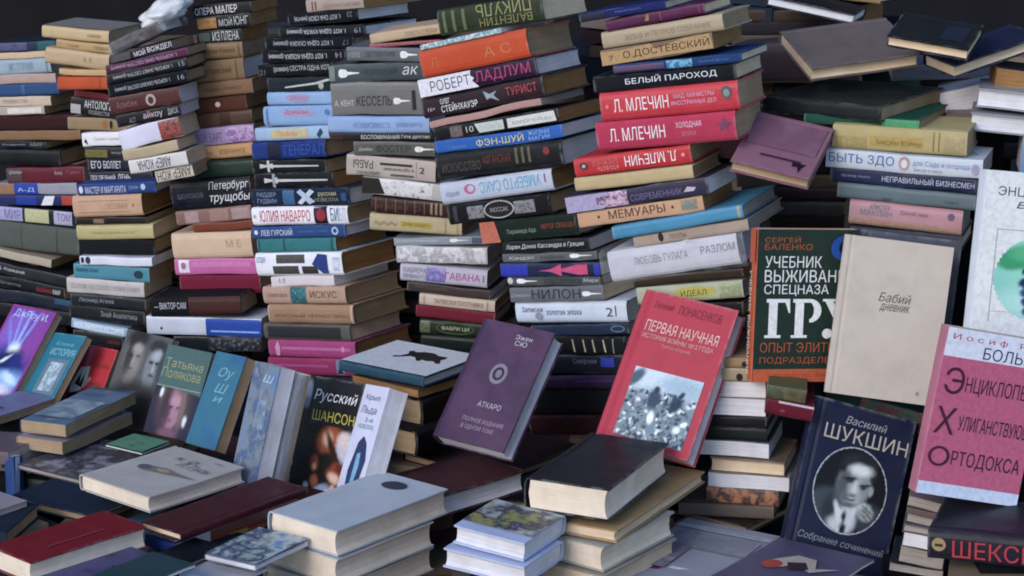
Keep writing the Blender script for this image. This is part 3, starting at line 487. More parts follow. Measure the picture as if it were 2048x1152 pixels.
B('paperback_book','dark teal paperback with long silver flute in the magenta-footed stack','books in the tall stacks',(-.4611,3.9502,.9821),(.8144,-.5702,.1076),(.5736,.8192,0),0.1578,0.1692,0.0274,'16202a','G',0,[('s','p',[(0.27,0.35),(0.75,0.58),(0.95,0.8),(1,0.7),(0.78,0.45),(0.28,0.25)],'b0b8b8'),('s','e',0.8,0.88,0.1,0.6,'a0a4a4')],{})
B('hardback_book','light blue paperback with faint pink oval in the magenta-footed stack','books in the tall stacks',(-.4627,3.9510,.9575),(.8152,-.5708,.0984),(.5736,.8192,0),0.1588,0.1682,0.0241,'7fa0cc','W',1,[('s','e',0.3,0.68,0.2,0.85,'a08cb4'),('s','t','Донцова',0.36,0.62,0.35,0.7,'8c6c98','')],{})
B('hardback_book','thick light blue paperback with rose label in the magenta-footed stack','books in the tall stacks',(-.47,3.9508,.9164),(.8142,-.5701,.1102),(.5736,.8192,0),0.1804,0.1575,0.0379,'7a9cc8','W',1,[('s','e',0.22,0.72,0.45,0.92,'8c9cc4'),('s','r',0.28,0.66,0.52,0.86,'b088ac'),('s','t','Донцова',0.31,0.63,0.57,0.82,'9c4468',''),('s','e',0.85,0.92,0.5,0.8,'4c74ac'),('s','r',0.04,0.07,0.1,0.9,'5878a8')],{})
B('hardback_book','light blue paperback with yellow label in the magenta-footed stack','books in the tall stacks',(-.489,3.9642,.886),(.8131,-.5693,.1216),(.5736,.8192,0),0.1838,0.1653,0.0253,'8ca8c8','C',1,[('s','r',0.22,0.72,0.15,0.85,'b8ac88'),('s','t','Полякова',0.32,0.58,0.3,0.7,'b4684c',''),('s','p',[(0.84,0.35),(0.9,0.85),(0.93,0.5),(0.87,0.1)],'28406c')],{})
B('hardback_book','royal blue paperback with black panel in the magenta-footed stack','books in the tall stacks',(-.4957,3.9645,.8488),(.8116,-.5683,.1352),(.5736,.8192,0),0.1847,0.1609,0.0333,'1c3272','T',1,[('s','r',0.22,0.4,0.05,0.95,'1a1e34'),('s','t','ГЕНЕРАЛ',0.45,0.98,0.2,0.8,'2c50a0','')],{})
B('paperback_book','black paperback with silver sword, upper of two in the magenta-footed stack','books in the tall stacks',(-.496,3.9729,.823),(.8132,-.5694,.1203),(.5736,.8192,0),0.1845,0.1577,0.0247,'13151b','T',0,[('s','p',[(0.1,0.35),(0.1,0.7),(0.2,0.6),(0.28,0.75),(0.28,0.6),(0.9,0.52),(0.9,0.42),(0.28,0.42),(0.28,0.3),(0.2,0.45)],'b4b8bc'),('s','r',0.2,0.235,0.05,0.95,'b0b4b8')],{})
B('paperback_book','black paperback with silver sword, lower of two in the magenta-footed stack','books in the tall stacks',(-.4934,3.9723,.7927),(.8125,-.5689,.1271),(.5736,.8192,-0),0.1985,0.1592,0.0289,'13151b','O',0,[('s','p',[(0.13,0.35),(0.13,0.7),(0.22,0.6),(0.3,0.75),(0.3,0.6),(0.93,0.52),(0.93,0.42),(0.3,0.42),(0.3,0.3),(0.22,0.45)],'b4b8bc'),('s','r',0.235,0.27,0.05,0.95,'8c9498')],{})
B('hardback_book','dark blue paperback with white crossed art in the magenta-footed stack','books in the tall stacks',(-.4991,3.9707,.757),(.8126,-.569,.126),(.5736,.8192,0),0.2425,0.1625,0.0346,'18243c','W',1,[('s','t','РИДДЕР',0.06,0.26,0.52,0.8,'7c90ac',''),('s','t','ГУДВИН',0.06,0.26,0.15,0.45,'7c90ac',''),('s','n',0.33,0.45,0.1,0.9,['18243c','30608c','203858'],120),('s','p',[(0.48,0.2),(0.62,0.95),(0.66,0.8),(0.52,0.1)],'b4c4d4'),('s','p',[(0.48,0.8),(0.6,0.1),(0.66,0.25),(0.52,0.95)],'a4b4cc'),('s','t','русская',0.7,0.88,0.5,0.75,'b8b888',''),('s','t','НОВЕЛЛА',0.66,0.9,0.25,0.45,'8c8c60',''),('s','r',0.93,0.98,0.25,0.7,'2c4878')],{})
B('hardback_book','white hardback with tall red capitals in the magenta-footed stack','books in the tall stacks',(-.5006,3.9743,.7197),(.8123,-.5688,.1286),(.5736,.8192,0),0.2408,0.1600,0.0356,'d4d4e0','T',1,[('s','t','ЮЛИЯ НАВАРРО',0.09,0.62,0.2,0.82,'b81c3c','b'),('s','r',0.66,0.795,0.05,0.98,'1c1a2c'),('s','e',0.68,0.78,0.2,0.85,'8c2438'),('s','t','БИ',0.83,0.91,0.2,0.9,'3c6c94',''),('s','t','БЛ',0.92,0.98,0.2,0.9,'b0c0d8',''),('s','e',0.02,0.05,0.4,0.6,'a4a4b4')],{})
B('hardback_book','blue paperback with white title and round mark in the magenta-footed stack','books in the tall stacks',(-.5017,3.9755,.6929),(.811,-.5679,.1405),(.5736,.8192,0),0.2359,0.1603,0.0232,'25447a','W',1,[('s','t','ЛЕВ ГУРСКИЙ',0.1,0.44,0.25,0.85,'c8d0e4','b'),('s','t','роман тайн',0.52,0.82,0.4,0.7,'4c6ca4',''),('s','e',0.86,0.93,0.2,0.85,'a4b8d8'),('s','e',0.875,0.915,0.35,0.7,'25447a'),('s','e',0.03,0.07,0.35,0.75,'c8d0e4')],{})
B('hardback_book','teal cloth hardback with ruled bands in the magenta-footed stack','books in the tall stacks',(-.4915,3.9684,.6677),(.8113,-.5681,.1378),(.5736,.8192,0),0.1995,0.1574,0.0264,'2c6a72','O',1,[('s','r',0.02,0.04,0.05,0.95,'1c4c58'),('s','r',0.34,0.36,0.05,0.95,'1c4c58'),('s','r',0.94,0.96,0.05,0.95,'1c4c58')],{})
B('hardback_book','white hardback with dark photo strips in the magenta-footed stack','books in the tall stacks',(-.4935,3.9630,.6219),(.811,-.5679,.1404),(.5736,.8192,0),0.2182,0.1652,0.0447,'d0d4e0','O',1,[('s','n',0.25,0.58,0.55,0.92,['2c2828','4a4644','1c1a1c'],150),('s','n',0.2,0.5,0.08,0.44,['2c2828','4a4644','1c1a1c'],150),('s','n',0.54,0.72,0.08,0.42,['2c2828','3c3838'],150),('s','p',[(0.66,0.5),(0.74,0.95),(0.84,0.9),(0.84,0.1),(0.78,0.1)],'28387c'),('s','t','история',0.02,0.12,0.5,0.85,'7c8cb4',''),('s','t','СССР',0.9,0.98,0.2,0.8,'a4b4d0','')],{})
B('paperback_book','thin white paperback with faint lettering in the magenta-footed stack','books in the tall stacks',(-.4644,3.9500,.6047),(.8107,-.5677,.1429),(.5736,.8192,0),0.1600,0.1637,0.0208,'c4bcc4','W',0,[('s','t','А. И.',0.12,0.24,0.3,0.8,'948890','')],{})
B('hardback_book','beige hardback with turquoise patch in the magenta-footed stack','books in the tall stacks',(-.4814,3.9595,.5671),(.8111,-.5679,.14),(.5736,.8192,0),0.2088,0.1679,0.0342,'a48878','T',1,[('s','n',0.34,0.53,0.03,0.97,['3c8c94','2c6c74','1c3c44','60a8a8'],120),('s','t','ИСКУС',0.58,0.9,0.35,0.75,'6c4c44',''),('s','t','поэзия веков',0.06,0.3,0.4,0.62,'8c7064','')],{})
B('hardback_book','tan hardback with raised panel and pale rim in the magenta-footed stack','books in the tall stacks',(-.471,3.9533,.5305),(.812,-.5686,.132),(.5736,.8192,0),0.2146,0.1675,0.0376,'94745c','T',1,[('s','r',0,0.012,0.05,0.95,'c0a890'),('s','r',0.97,0.99,0.05,0.95,'c0a890'),('s','t','КРАСНЫЙ ЧЕРНОГОРЕЦ',0.08,0.95,0.3,0.55,'6c4c38','')],{})
B('hardback_book','grey hardback with dark painted panel in the magenta-footed stack','books in the tall stacks',(-.4816,3.9577,.4969),(.8124,-.5689,.128),(.5736,.8192,-0),0.2174,0.1611,0.0316,'54504c','C',1,[('s','r',0.05,0.9,0.15,0.85,'2c2c30')],{})
B('hardback_book','magenta hardback with white figure and painted highlight band in the magenta-footed stack','books in the tall stacks',(-.473,3.9542,.4631),(.8125,-.5689,.1274),(.5736,.8192,-0),0.2198,0.1731,0.0344,'9c3c74','O',1,[('s','p',[(0.09,0.1),(0.08,0.6),(0.12,0.95),(0.14,0.6),(0.13,0.1)],'c890b0'),('s','r',0.16,0.95,0.45,0.62,'b8649c'),('s','r',0.85,0.88,0.4,0.7,'c88cb4')],{'gl': 0.3})  # pale lengthwise band is a sheen painted in colour
B('hardback_book','crimson-magenta hardback with blue swan label in the magenta-footed stack','books in the tall stacks',(-.4743,3.9569,.4263),(.8117,-.5684,.1346),(.5736,.8192,0),0.2207,0.1568,0.0343,'8c2c5c','O',1,[('s','r',0.79,0.88,0.1,0.95,'6c7c9c'),('s','p',[(0.8,0.15),(0.84,0.8),(0.87,0.6),(0.83,0.45),(0.87,0.2)],'1c2c44'),('s','r',0.1,0.7,0.5,0.65,'a4487c')],{'gl': 0.3})
B('hardback_book','dark hardback at the foot in the magenta-footed stack','books in the tall stacks',(-.4751,3.9558,.3922),(.812,-.5685,.1322),(.5736,.8192,0),0.2210,0.1641,0.0335,'1c1820','T',1,[],{})
B('hardback_book','thin cream hardback on top in the grey pen-emblem stack','books in the tall stacks',(-.2449,3.6429,1.1108),(.957,-.2386,.165),(.2419,.9703,-0),0.1291,0.1268,0.0173,'b49c80','C',1,[('s','t','ПОВЕСТЬ О ЛЮБВИ',0.5,0.95,0.3,0.7,'947c64','')],{})
B('paperback_book','thin crimson paperback in the grey pen-emblem stack','books in the tall stacks',(-.2475,3.6449,1.1044),(.9662,-.2409,.0913),(.2419,.9703,0),0.1304,0.1220,0.0058,'7c3044','G',0,[('s','n',0,1,0,1,['7c3044','94505c','4c2030'],120)],{})
B('paperback_book','grey paperback with white pen emblem near the top in the grey pen-emblem stack','books in the tall stacks',(-.2874,3.6519,1.0791),(.9698,-.2418,.0334),(.2419,.9703,0),0.1353,0.1186,0.0236,'5a6068','G',0,[('s','t','АЛФЕРОВ',0.02,0.18,0.3,0.7,'9ca0a4',''),('s','p',[(0.72,0.34),(0.72,0.66),(0.748,0.78),(0.798,0.74),(0.826,0.596),(0.95,0.532),(0.95,0.468),(0.826,0.404),(0.798,0.26),(0.748,0.22)],'d8dce4'),('s','t','ДЕТЕКТИВ',0.25,0.65,0.3,0.75,'40444c','')],{})
B('paperback_book','dark blue-grey paperback with pen emblem in the grey pen-emblem stack','books in the tall stacks',(-.3191,3.6671,1.0392),(.9679,-.2413,.0705),(.2419,.9703,0),0.1721,0.1258,0.0321,'3c464c','G',0,[('s','p',[(0.1,0.36),(0.1,0.64),(0.126,0.745),(0.175,0.71),(0.201,0.584),(0.32,0.528),(0.32,0.472),(0.201,0.416),(0.175,0.29),(0.126,0.255)],'d8dce4'),('s','t','КОРЕЦКИЙ',0.38,0.72,0.3,0.75,'2a3238',''),('s','t','ак',0.78,0.95,0.3,0.75,'c4c8cc','i'),('s','r',0,0.06,0.1,0.9,'747c78')],{})
B('paperback_book','thick grey paperback with black capitals in the grey pen-emblem stack','books in the tall stacks',(-.316,3.6616,.9818),(.9689,-.2416,.0536),(.2419,.9703,0),0.1685,0.1140,0.0573,'6a6a6a','G',0,[('s','t','А. КЕНТ',0.04,0.25,0.3,0.48,'c4c4c4',''),('s','t','КЕССЕЛЬ',0.28,0.66,0.3,0.6,'24242c','b'),('s','p',[(0.68,0.37),(0.68,0.49),(0.702,0.535),(0.741,0.52),(0.763,0.466),(0.86,0.442),(0.86,0.418),(0.763,0.394),(0.741,0.34),(0.702,0.325)],'d8dce4'),('s','r',0.88,0.92,0.15,0.75,'24242c')],{})
B('hardback_book','light blue paperback with faint title in the grey pen-emblem stack','books in the tall stacks',(-.3229,3.6599,.9521),(.9697,-.2418,.0339),(.2419,.9703,0),0.1851,0.1154,0.0292,'84a0cc','W',1,[('s','t','НЕЗАВИСИМОСТЬ',0.25,0.62,0.3,0.65,'5c7cb0',''),('s','t','роман мечты',0.68,0.93,0.3,0.65,'6c8cbc','')],{})
B('paperback_book','thin black paperback with white capitals in the grey pen-emblem stack','books in the tall stacks',(-.3185,3.6647,.937),(.9695,-.2417,.0401),(.2419,.9703,0),0.1847,0.1215,0.0137,'17161c','T',0,[('s','t','ВОСПОМИНАНИЯ',0.3,0.68,0.25,0.8,'c8c8cc','b'),('s','t','Гете детство',0.7,0.98,0.25,0.8,'c8c8cc',''),('s','r',0,0.12,0.1,0.9,'34181c')],{})
B('paperback_book','grey-green paperback with white pen emblem in the grey pen-emblem stack','books in the tall stacks',(-.2781,3.6493,.9142),(.9699,-.2418,.0288),(.2419,.9703,0),0.1478,0.1221,0.0242,'50524e','T',0,[('s','t','Джеймс',0.06,0.24,0.3,0.6,'b4b8b4','i'),('s','t','ФОСТЕР',0.28,0.7,0.25,0.8,'2c2e2c','b'),('s','p',[(0.76,0.38),(0.76,0.62),(0.789,0.71),(0.842,0.68),(0.87,0.572),(1,0.524),(1,0.476),(0.87,0.428),(0.842,0.32),(0.789,0.29)],'d8dce4')],{})
B('paperback_book','off-white paperback with black upside-down print in the grey pen-emblem stack','books in the tall stacks',(-.2931,3.6577,.8777),(.9697,-.2418,-.0349),(.2419,.9703,-0),0.1636,0.1159,0.0368,'a89c98','O',0,[('s','t','РАБЫ',0.08,0.3,0.4,0.8,'34302c','ub'),('s','t','ЦИВИЛИЗАЦ',0.12,0.38,0.1,0.3,'54504c','u'),('s','r',0.38,0.74,0.62,0.74,'34302c'),('s','t','в организме',0.42,0.76,0.38,0.56,'54504c','u'),('s','r',0.5,0.76,0.12,0.22,'54504c'),('s','t','2',0.82,0.88,0.35,0.65,'34302c','b'),('s','r',0.785,0.79,0.1,0.9,'84807c')],{})
B('paperback_book','white paperback with black ink art in the grey pen-emblem stack','books in the tall stacks',(-.2654,3.6487,.8465),(.9689,-.2416,-.0539),(.2419,.9703,0),0.1521,0.1223,0.0298,'a4a4a8','G',0,[('s','n',0,0.85,0.03,0.97,['1c1a1c','b4b4b8','c8c8cc','b4b4b8','2c2a2c'],75),('s','p',[(0,0),(0,1),(0.2,1),(0.28,0.1)],'1c1815')],{})
B('hardback_book','dark brown hardback with ruled gilt panels in the grey pen-emblem stack','books in the tall stacks',(-.2496,3.6472,.8123),(.9699,-.2418,-.03),(.2419,.9703,0),0.1473,0.1258,0.0298,'2e1a18','O',1,[('s','r',0.05,0.065,0.1,0.9,'6c4a3c'),('s','r',0.18,0.195,0.1,0.9,'6c4a3c'),('s','r',0.3,0.315,0.1,0.9,'6c4a3c'),('s','r',0.42,0.435,0.1,0.9,'6c4a3c'),('s','r',0.54,0.555,0.1,0.9,'6c4a3c'),('s','r',0.66,0.675,0.1,0.9,'6c4a3c'),('s','t','И М А Г О',0.08,0.62,0.3,0.6,'5c3a30',''),('s','r',0.74,0.77,0.15,0.85,'8c7064'),('s','r',0.8,0.83,0.15,0.85,'8c7064'),('s','r',0.86,0.89,0.15,0.85,'8c7064')],{})
B('hardback_book','cream hardback with yellow label in the grey pen-emblem stack','books in the tall stacks',(-.2529,3.6519,.7794),(.9701,-.2419,-.0179),(.2419,.9703,0),0.1693,0.1190,0.0309,'a89a7c','O',1,[('s','r',0.34,0.68,0.3,0.65,'a8943c'),('s','t','ДЮМА ДВАДЦАТЬ',0.36,0.66,0.38,0.58,'3c3414',''),('s','t','~~~',0.05,0.3,0.3,0.6,'8c8060',''),('s','r',0.82,0.83,0.05,0.95,'8c8064'),('s','r',0.95,0.96,0.05,0.95,'8c8064')],{})
B('paperback_book','silver-blue paperback with a pen emblem in the grey pen-emblem stack','books in the tall stacks',(-.2089,3.6395,.7533),(.9679,-.2413,.0702),(.2419,.9703,0),0.1669,0.1197,0.0140,'7c8490','G',0,[('s','p',[(0.62,0.41),(0.62,0.69),(0.644,0.795),(0.688,0.76),(0.712,0.634),(0.82,0.578),(0.82,0.522),(0.712,0.466),(0.688,0.34),(0.644,0.305)],'d8dce4'),('s','r',0.02,0.5,0.4,0.7,'949ca4'),('s','r',0.86,1,0.1,0.9,'44546c')],{})
B('paperback_book','silver paperback with leafy grey pattern in the grey pen-emblem stack','books in the tall stacks',(-.2046,3.6343,.7234),(.9696,-.2417,.0389),(.2419,.9703,0),0.1668,0.1170,0.0300,'a4a4ac','G',0,[('s','n',0.02,0.98,0.05,0.95,['b8b8c0','8c8c94','c8c8d0','9c9ca4'],70)],{})
B('hardback_book','white paperback with purple spaced capitals in the grey pen-emblem stack','books in the tall stacks',(-.1993,3.6371,.691),(.9697,-.2418,-.0344),(.2419,.9703,0),0.1596,0.1178,0.0322,'aaa6b8','T',1,[('s','t','ГАВАНА',0.52,0.92,0.3,0.7,'9c3488','b'),('s','n',0.3,0.52,0.1,0.9,['aaa6b8','8c74b4','4c5c9c','a87ca8'],90),('s','t','КАБРЕРА',0.04,0.3,0.5,0.8,'747084',''),('s','t','ИНФАНТЕ',0.04,0.3,0.2,0.45,'747084',''),('s','r',0.955,0.965,0.3,0.7,'54506c')],{})
B('paperback_book','dark brown paperback in the grey pen-emblem stack','books in the tall stacks',(-.187,3.6323,.674),(.9684,-.2415,-.062),(.2419,.9703,0),0.1524,0.1268,0.0162,'352a2a','W',0,[('s','t','повести и рассказы',0.1,0.5,0.4,0.7,'64544c','')],{})
B('hardback_book','cream hardback with framed brown lettering in the grey pen-emblem stack','books in the tall stacks',(-.1653,3.6240,.6491),(.9693,-.2417,-.0463),(.2419,.9703,0),0.1387,0.1190,0.0211,'b09e90','O',1,[('s','t','ЗАПИСКИ ОХОТНИКА',0.2,0.85,0.3,0.7,'6c5448',''),('s','r',0.06,0.07,0.1,0.9,'7c6458'),('s','r',0.9,0.91,0.1,0.9,'7c6458')],{})
B('hardback_book','plain crimson cloth hardback in the grey pen-emblem stack','books in the tall stacks',(-.1716,3.6233,.6275),(.969,-.2416,-.0512),(.2419,.9703,0),0.1453,0.1267,0.0216,'641628','G',1,[],{})
B('hardback_book','dark green hardback with gilt cartouche in the grey pen-emblem stack','books in the tall stacks',(-.1647,3.6262,.596),(.9702,-.2419,-.0157),(.2419,.9703,-0),0.1562,0.1261,0.0271,'1c2618','G',1,[('s','e',0.28,0.95,0.1,0.9,'3c482c'),('s','e',0.31,0.92,0.18,0.82,'1a2416'),('s','t','ФАБРИ ЦИ',0.38,0.86,0.35,0.65,'b0b494',''),('s','n',0.02,0.18,0.1,0.9,['1c2618','54603c','1c2618'],110)],{'x1': 0.68})
B('hardback_book','plain dark green hardback in the grey pen-emblem stack','books in the tall stacks',(-.1626,3.6254,.5672),(.9702,-.2419,-.0129),(.2419,.9703,-0),0.1487,0.1219,0.0282,'151f1a','G',1,[],{'x1': 0.664})
B('paperback_book','black paperback low behind the bull picture book in the grey pen-emblem stack','books in the tall stacks',(-.163,3.6295,.5414),(.9702,-.2419,.0155),(.2419,.9703,-0),0.1490,0.1174,0.0226,'1a1418','G',0,[],{'x1': 0.664})
B('hardback_book','dark green hardback with tall upside-down gilt capitals in the stack holding the orange book','books in the tall stacks',(-.1173,3.4342,1.1489),(.8433,-.5067,.1792),(.515,.8572,0),0.1997,0.1474,0.0428,'27301e','C',1,[('s','t','ПИКУЛЬ',0.38,0.9,0.48,0.95,'8c8c5c','u'),('s','t','ВАЛЕНТИН',0.4,0.9,0.12,0.42,'7c7c50','u'),('s','r',0.05,0.08,0.1,0.9,'5c6444'),('s','r',0.14,0.17,0.1,0.9,'5c6444'),('s','r',0.24,0.27,0.1,0.9,'5c6444')],{})
B('paperback_book','thin magazine with teal and white cover in the stack holding the orange book','books in the tall stacks',(-.1496,3.4479,1.1242),(.8327,-.5003,.2373),(.515,.8572,-0),0.1599,0.1453,0.0083,'9cb0b8','W',0,[('s','n',0,1,0,1,['9cb0b8','c8ccd0','3c8494','c8ccd0','2c2c34'],60)],{})
B('hardback_book','bright orange thick hardback with faint gilt in the stack holding the orange book','books in the tall stacks',(-.1454,3.4444,1.0775),(.8327,-.5003,.2373),(.515,.8572,0),0.2097,0.1480,0.0463,'b4421c','T',1,[('s','t','Л',0.1,0.16,0.35,0.65,'b8683c',''),('s','t','А С',0.6,0.85,0.3,0.65,'bc7040','')],{})
B('hardback_book','purple hardback with white torn panel and wide capitals in the stack holding the orange book','books in the tall stacks',(-.1502,3.4462,1.0453),(.8342,-.5012,.2298),(.515,.8572,0),0.2300,0.1474,0.0299,'2a1834','W',1,[('s','p',[(0,0.02),(0,0.98),(0.46,0.98),(0.45,0.7),(0.48,0.55),(0.46,0.4),(0.51,0.02)],'d0d0dc'),('s','t','РОБЕРТ',0.1,0.44,0.2,0.8,'44405c',''),('s','t','ЛАДЛУМ',0.49,0.95,0.15,0.85,'a83c68','')],{})
B('hardback_book','dark maroon hardback with silver plane and red title in the stack holding the orange book','books in the tall stacks',(-.1454,3.4510,1.0093),(.8334,-.5008,.2338),(.515,.8572,0),0.2387,0.1496,0.0341,'2a1a24','O',1,[('s','t','ОЛЕГ',0.16,0.24,0.55,0.8,'dcdce4','b'),('s','t','СТЕЙНХАУЭР',0.16,0.46,0.15,0.55,'dcdce4','b'),('s','t','ТУРИСТ',0.7,0.95,0.35,0.75,'b0404c','b'),('s','p',[(0.52,0.8),(0.57,0.6),(0.63,0.7),(0.6,0.5),(0.64,0.2),(0.57,0.42),(0.54,0.35)],'8c98a4'),('s','t','16+',0.05,0.11,0.3,0.5,'b0a4ac','')],{})
B('paperback_book','thin dusty pink paperback in the stack holding the orange book','books in the tall stacks',(-.1344,3.4387,.9949),(.8274,-.4971,.2613),(.515,.8572,-0),0.2196,0.1396,0.0110,'a07c78','G',0,[],{})
B('paperback_book','black paperback with two white labels in the stack holding the orange book','books in the tall stacks',(-.1274,3.4321,.9745),(.8369,-.5029,.2161),(.515,.8572,0),0.2432,0.1499,0.0221,'14151a','O',0,[('s','p',[(0.34,0.85),(0.37,0.15),(0.57,0.15),(0.57,0.85)],'b4bcb8'),('s','p',[(0.6,0.15),(0.6,0.85),(0.97,0.9),(0.98,0.15)],'c4c8c8'),('s','t','СЕМИТЫ',0.38,0.55,0.3,0.6,'a4aca8',''),('s','t','ЕВРОПЕЙЦЫ',0.64,0.94,0.3,0.65,'848c88',''),('s','t','10',0.27,0.33,0.3,0.75,'b0b4b4','b'),('s','n',0.14,0.24,0.1,0.9,['14151a','6c5c60','14151a'],140)],{})
B('paperback_book','bright blue paperback with yellow title in the stack holding the orange book','books in the tall stacks',(-.1254,3.4331,.9535),(.8402,-.5049,.1979),(.515,.8572,0),0.2474,0.1425,0.0205,'1f56a8','W',0,[('s','t','ФЭН-ШУЙ',0.33,0.7,0.15,0.85,'c8c070','b'),('s','t','ЖИЗНИ',0.74,0.9,0.5,0.85,'8cb0dc',''),('s','t','МАГИЯ',0.74,0.9,0.12,0.42,'8cb0dc',''),('s','t','Л. Валентина',0.1,0.25,0.2,0.55,'5c8ccc','')],{})
B('hardback_book','black hardback with dim gilt and red capitals in the stack holding the orange book','books in the tall stacks',(-.1221,3.4270,.9108),(.8417,-.5058,.189),(.515,.8572,0),0.2440,0.1463,0.0429,'181a1e','W',1,[('s','t','ИСКУССТВО',0.05,0.36,0.25,0.6,'4c4840',''),('s','t','АФГАНСКАЯ',0.38,0.6,0.4,0.75,'6c3430',''),('s','r',0.64,0.66,0.3,0.9,'5c5844'),('s','r',0.69,0.71,0.3,0.9,'5c5844'),('s','r',0.74,0.76,0.3,0.9,'5c5844'),('s','e',0.86,0.91,0.5,0.8,'7c2c30')],{})
B('hardback_book','lavender-white hardback with blue upside-down capitals in the stack holding the orange book','books in the tall stacks',(-.115,3.4285,.8682),(.8371,-.503,.2153),(.515,.8572,0),0.2184,0.1431,0.0364,'a8b0c4','O',1,[('s','t','УМБЕРТО САКС',0.36,0.9,0.3,0.82,'4ca0c4','u'),('s','e',0.22,0.32,0.35,0.8,'b0507c'),('s','e',0.25,0.31,0.42,0.74,'a8b0c4'),('s','r',0.935,0.945,0.4,0.8,'7c4c7c'),('s','t','издание',0.05,0.17,0.3,0.55,'8c8cac','')],{})
B('hardback_book','black hardback with white oval cartouche and scrolls in the stack holding the orange book','books in the tall stacks',(-.1034,3.4195,.8359),(.8398,-.5046,.2001),(.515,.8572,0),0.1988,0.1425,0.0345,'16161a','T',1,[('s','e',0.36,0.66,0.08,0.95,'9c9ca0'),('s','e',0.375,0.645,0.14,0.89,'16161a'),('s','t','ЖЮССАК',0.42,0.6,0.4,0.62,'94949c',''),('s','n',0.2,0.36,0.2,0.8,['16161a','7c7c84','16161a'],130),('s','n',0.66,0.86,0.2,0.8,['16161a','7c7c84','16161a'],130),('s','r',0.06,0.1,0.1,0.9,'34343c')],{})
B('hardback_book','black-green paperback with coral corner in the stack holding the orange book','books in the tall stacks',(-.0483,3.3846,.8114),(.8418,-.5058,.1884),(.515,.8572,0),0.1832,0.1462,0.0368,'17221e','G',1,[('s','p',[(0,0.02),(0,0.98),(0.16,0.98),(0.2,0.02)],'b0604c'),('s','t','Пирамида Ада',0.28,0.58,0.3,0.55,'7c8c80',''),('s','t','ЧЕРТОГ СВОБОДЫ',0.64,0.98,0.4,0.65,'8c4434','')],{})
B('paperback_book','black paperback with white slanted title in the stack holding the orange book','books in the tall stacks',(-.0139,3.3697,.7974),(.846,-.5084,.1605),(.515,.8572,-0),0.1647,0.1452,0.0206,'14151c','W',0,[('s','t','Лорен Донна Кассандра в Греции',0.04,0.94,0.3,0.75,'c4c8d0','i')],{})
B('paperback_book','grey paperback with white pen emblem and italic name in the stack holding the orange book','books in the tall stacks',(-.0145,3.3706,.7832),(.8475,-.5092,.1501),(.515,.8572,0),0.1782,0.1435,0.0136,'54585c','G',0,[('s','t','Кэндэл',0.07,0.34,0.25,0.75,'b4b8bc','i'),('s','p',[(0.72,0.375),(0.72,0.675),(0.748,0.787),(0.798,0.75),(0.826,0.615),(0.95,0.555),(0.95,0.495),(0.826,0.435),(0.798,0.3),(0.748,0.262)],'d8dce4'),('s','t','ТАЙНА',0.4,0.66,0.25,0.75,'3c4044','')],{})
B('paperback_book','navy paperback with pink insect and royal blue ends in the stack holding the orange book','books in the tall stacks',(-.0173,3.3628,.761),(.8501,-.5108,.1278),(.515,.8572,0),0.1871,0.1496,0.0219,'1c2440','W',0,[('s','r',0,0.28,0.05,0.95,'2430a0'),('s','r',0.94,1,0.05,0.95,'2430a0'),('s','p',[(0.38,0.45),(0.5,0.55),(0.62,0.95),(0.62,0.6),(0.78,0.9),(0.88,0.9),(0.88,0.15),(0.78,0.15),(0.62,0.4),(0.62,0.05),(0.5,0.4)],'c04474')],{})
B('paperback_book','dark grey paperback with white letter mark in the stack holding the orange book','books in the tall stacks',(-.0059,3.3620,.7469),(.8507,-.5111,.1228),(.515,.8572,-0),0.1741,0.1472,0.0150,'44484c','G',0,[('s','p',[(0.1,0.34),(0.1,0.66),(0.126,0.78),(0.175,0.74),(0.201,0.596),(0.32,0.532),(0.32,0.468),(0.201,0.404),(0.175,0.26),(0.126,0.22)],'d8dce4'),('s','t','КОНСТАНТИНОВ',0.4,0.8,0.2,0.8,'2c3034',''),('s','t','Мира',0.82,0.98,0.3,0.8,'b4b8bc','i'),('s','e',0,0.06,0.2,0.9,'b4b8bc')],{})
B('paperback_book','grey paperback with wide spaced dark capitals in the stack holding the orange book','books in the tall stacks',(-.0016,3.3564,.72),(.8487,-.5099,.1403),(.515,.8572,0),0.1759,0.1383,0.0242,'5a5e66','C',0,[('s','t','НИЛОН',0.24,0.76,0.2,0.85,'2a2c34',''),('s','p',[(0.78,0.4),(0.78,0.6),(0.804,0.675),(0.848,0.65),(0.872,0.56),(0.98,0.52),(0.98,0.48),(0.872,0.44),(0.848,0.35),(0.804,0.325)],'d8dce4'),('s','t','Оверин',0.02,0.22,0.3,0.6,'9ca0a8','i')],{})
B('hardback_book','white paperback with black lettering and numeral 2 in the stack holding the orange book','books in the tall stacks',(.0081,3.3583,.6844),(.8498,-.5106,.1311),(.515,.8572,0),0.2086,0.1418,0.0360,'b8c4d8','W',1,[('s','t','Записки',0.06,0.25,0.5,0.75,'1c2028','b'),('s','t','золотая эпоха',0.28,0.6,0.38,0.58,'343844',''),('s','t','2',0.82,0.88,0.3,0.7,'343844','b'),('s','r',0.9,0.91,0.3,0.8,'54586c'),('s','e',0.18,0.25,0.15,0.5,'848c9c')],{})
B('paperback_book','slate-blue paperback with oval stamp in the stack holding the orange book','books in the tall stacks',(.0327,3.3417,.6656),(.8467,-.5087,.156),(.515,.8572,0),0.1832,0.1450,0.0177,'1f2c44','G',0,[('s','e',0.75,0.95,0.2,0.85,'5c6c84'),('s','e',0.77,0.93,0.32,0.73,'1f2c44')],{'x0': 0.273})
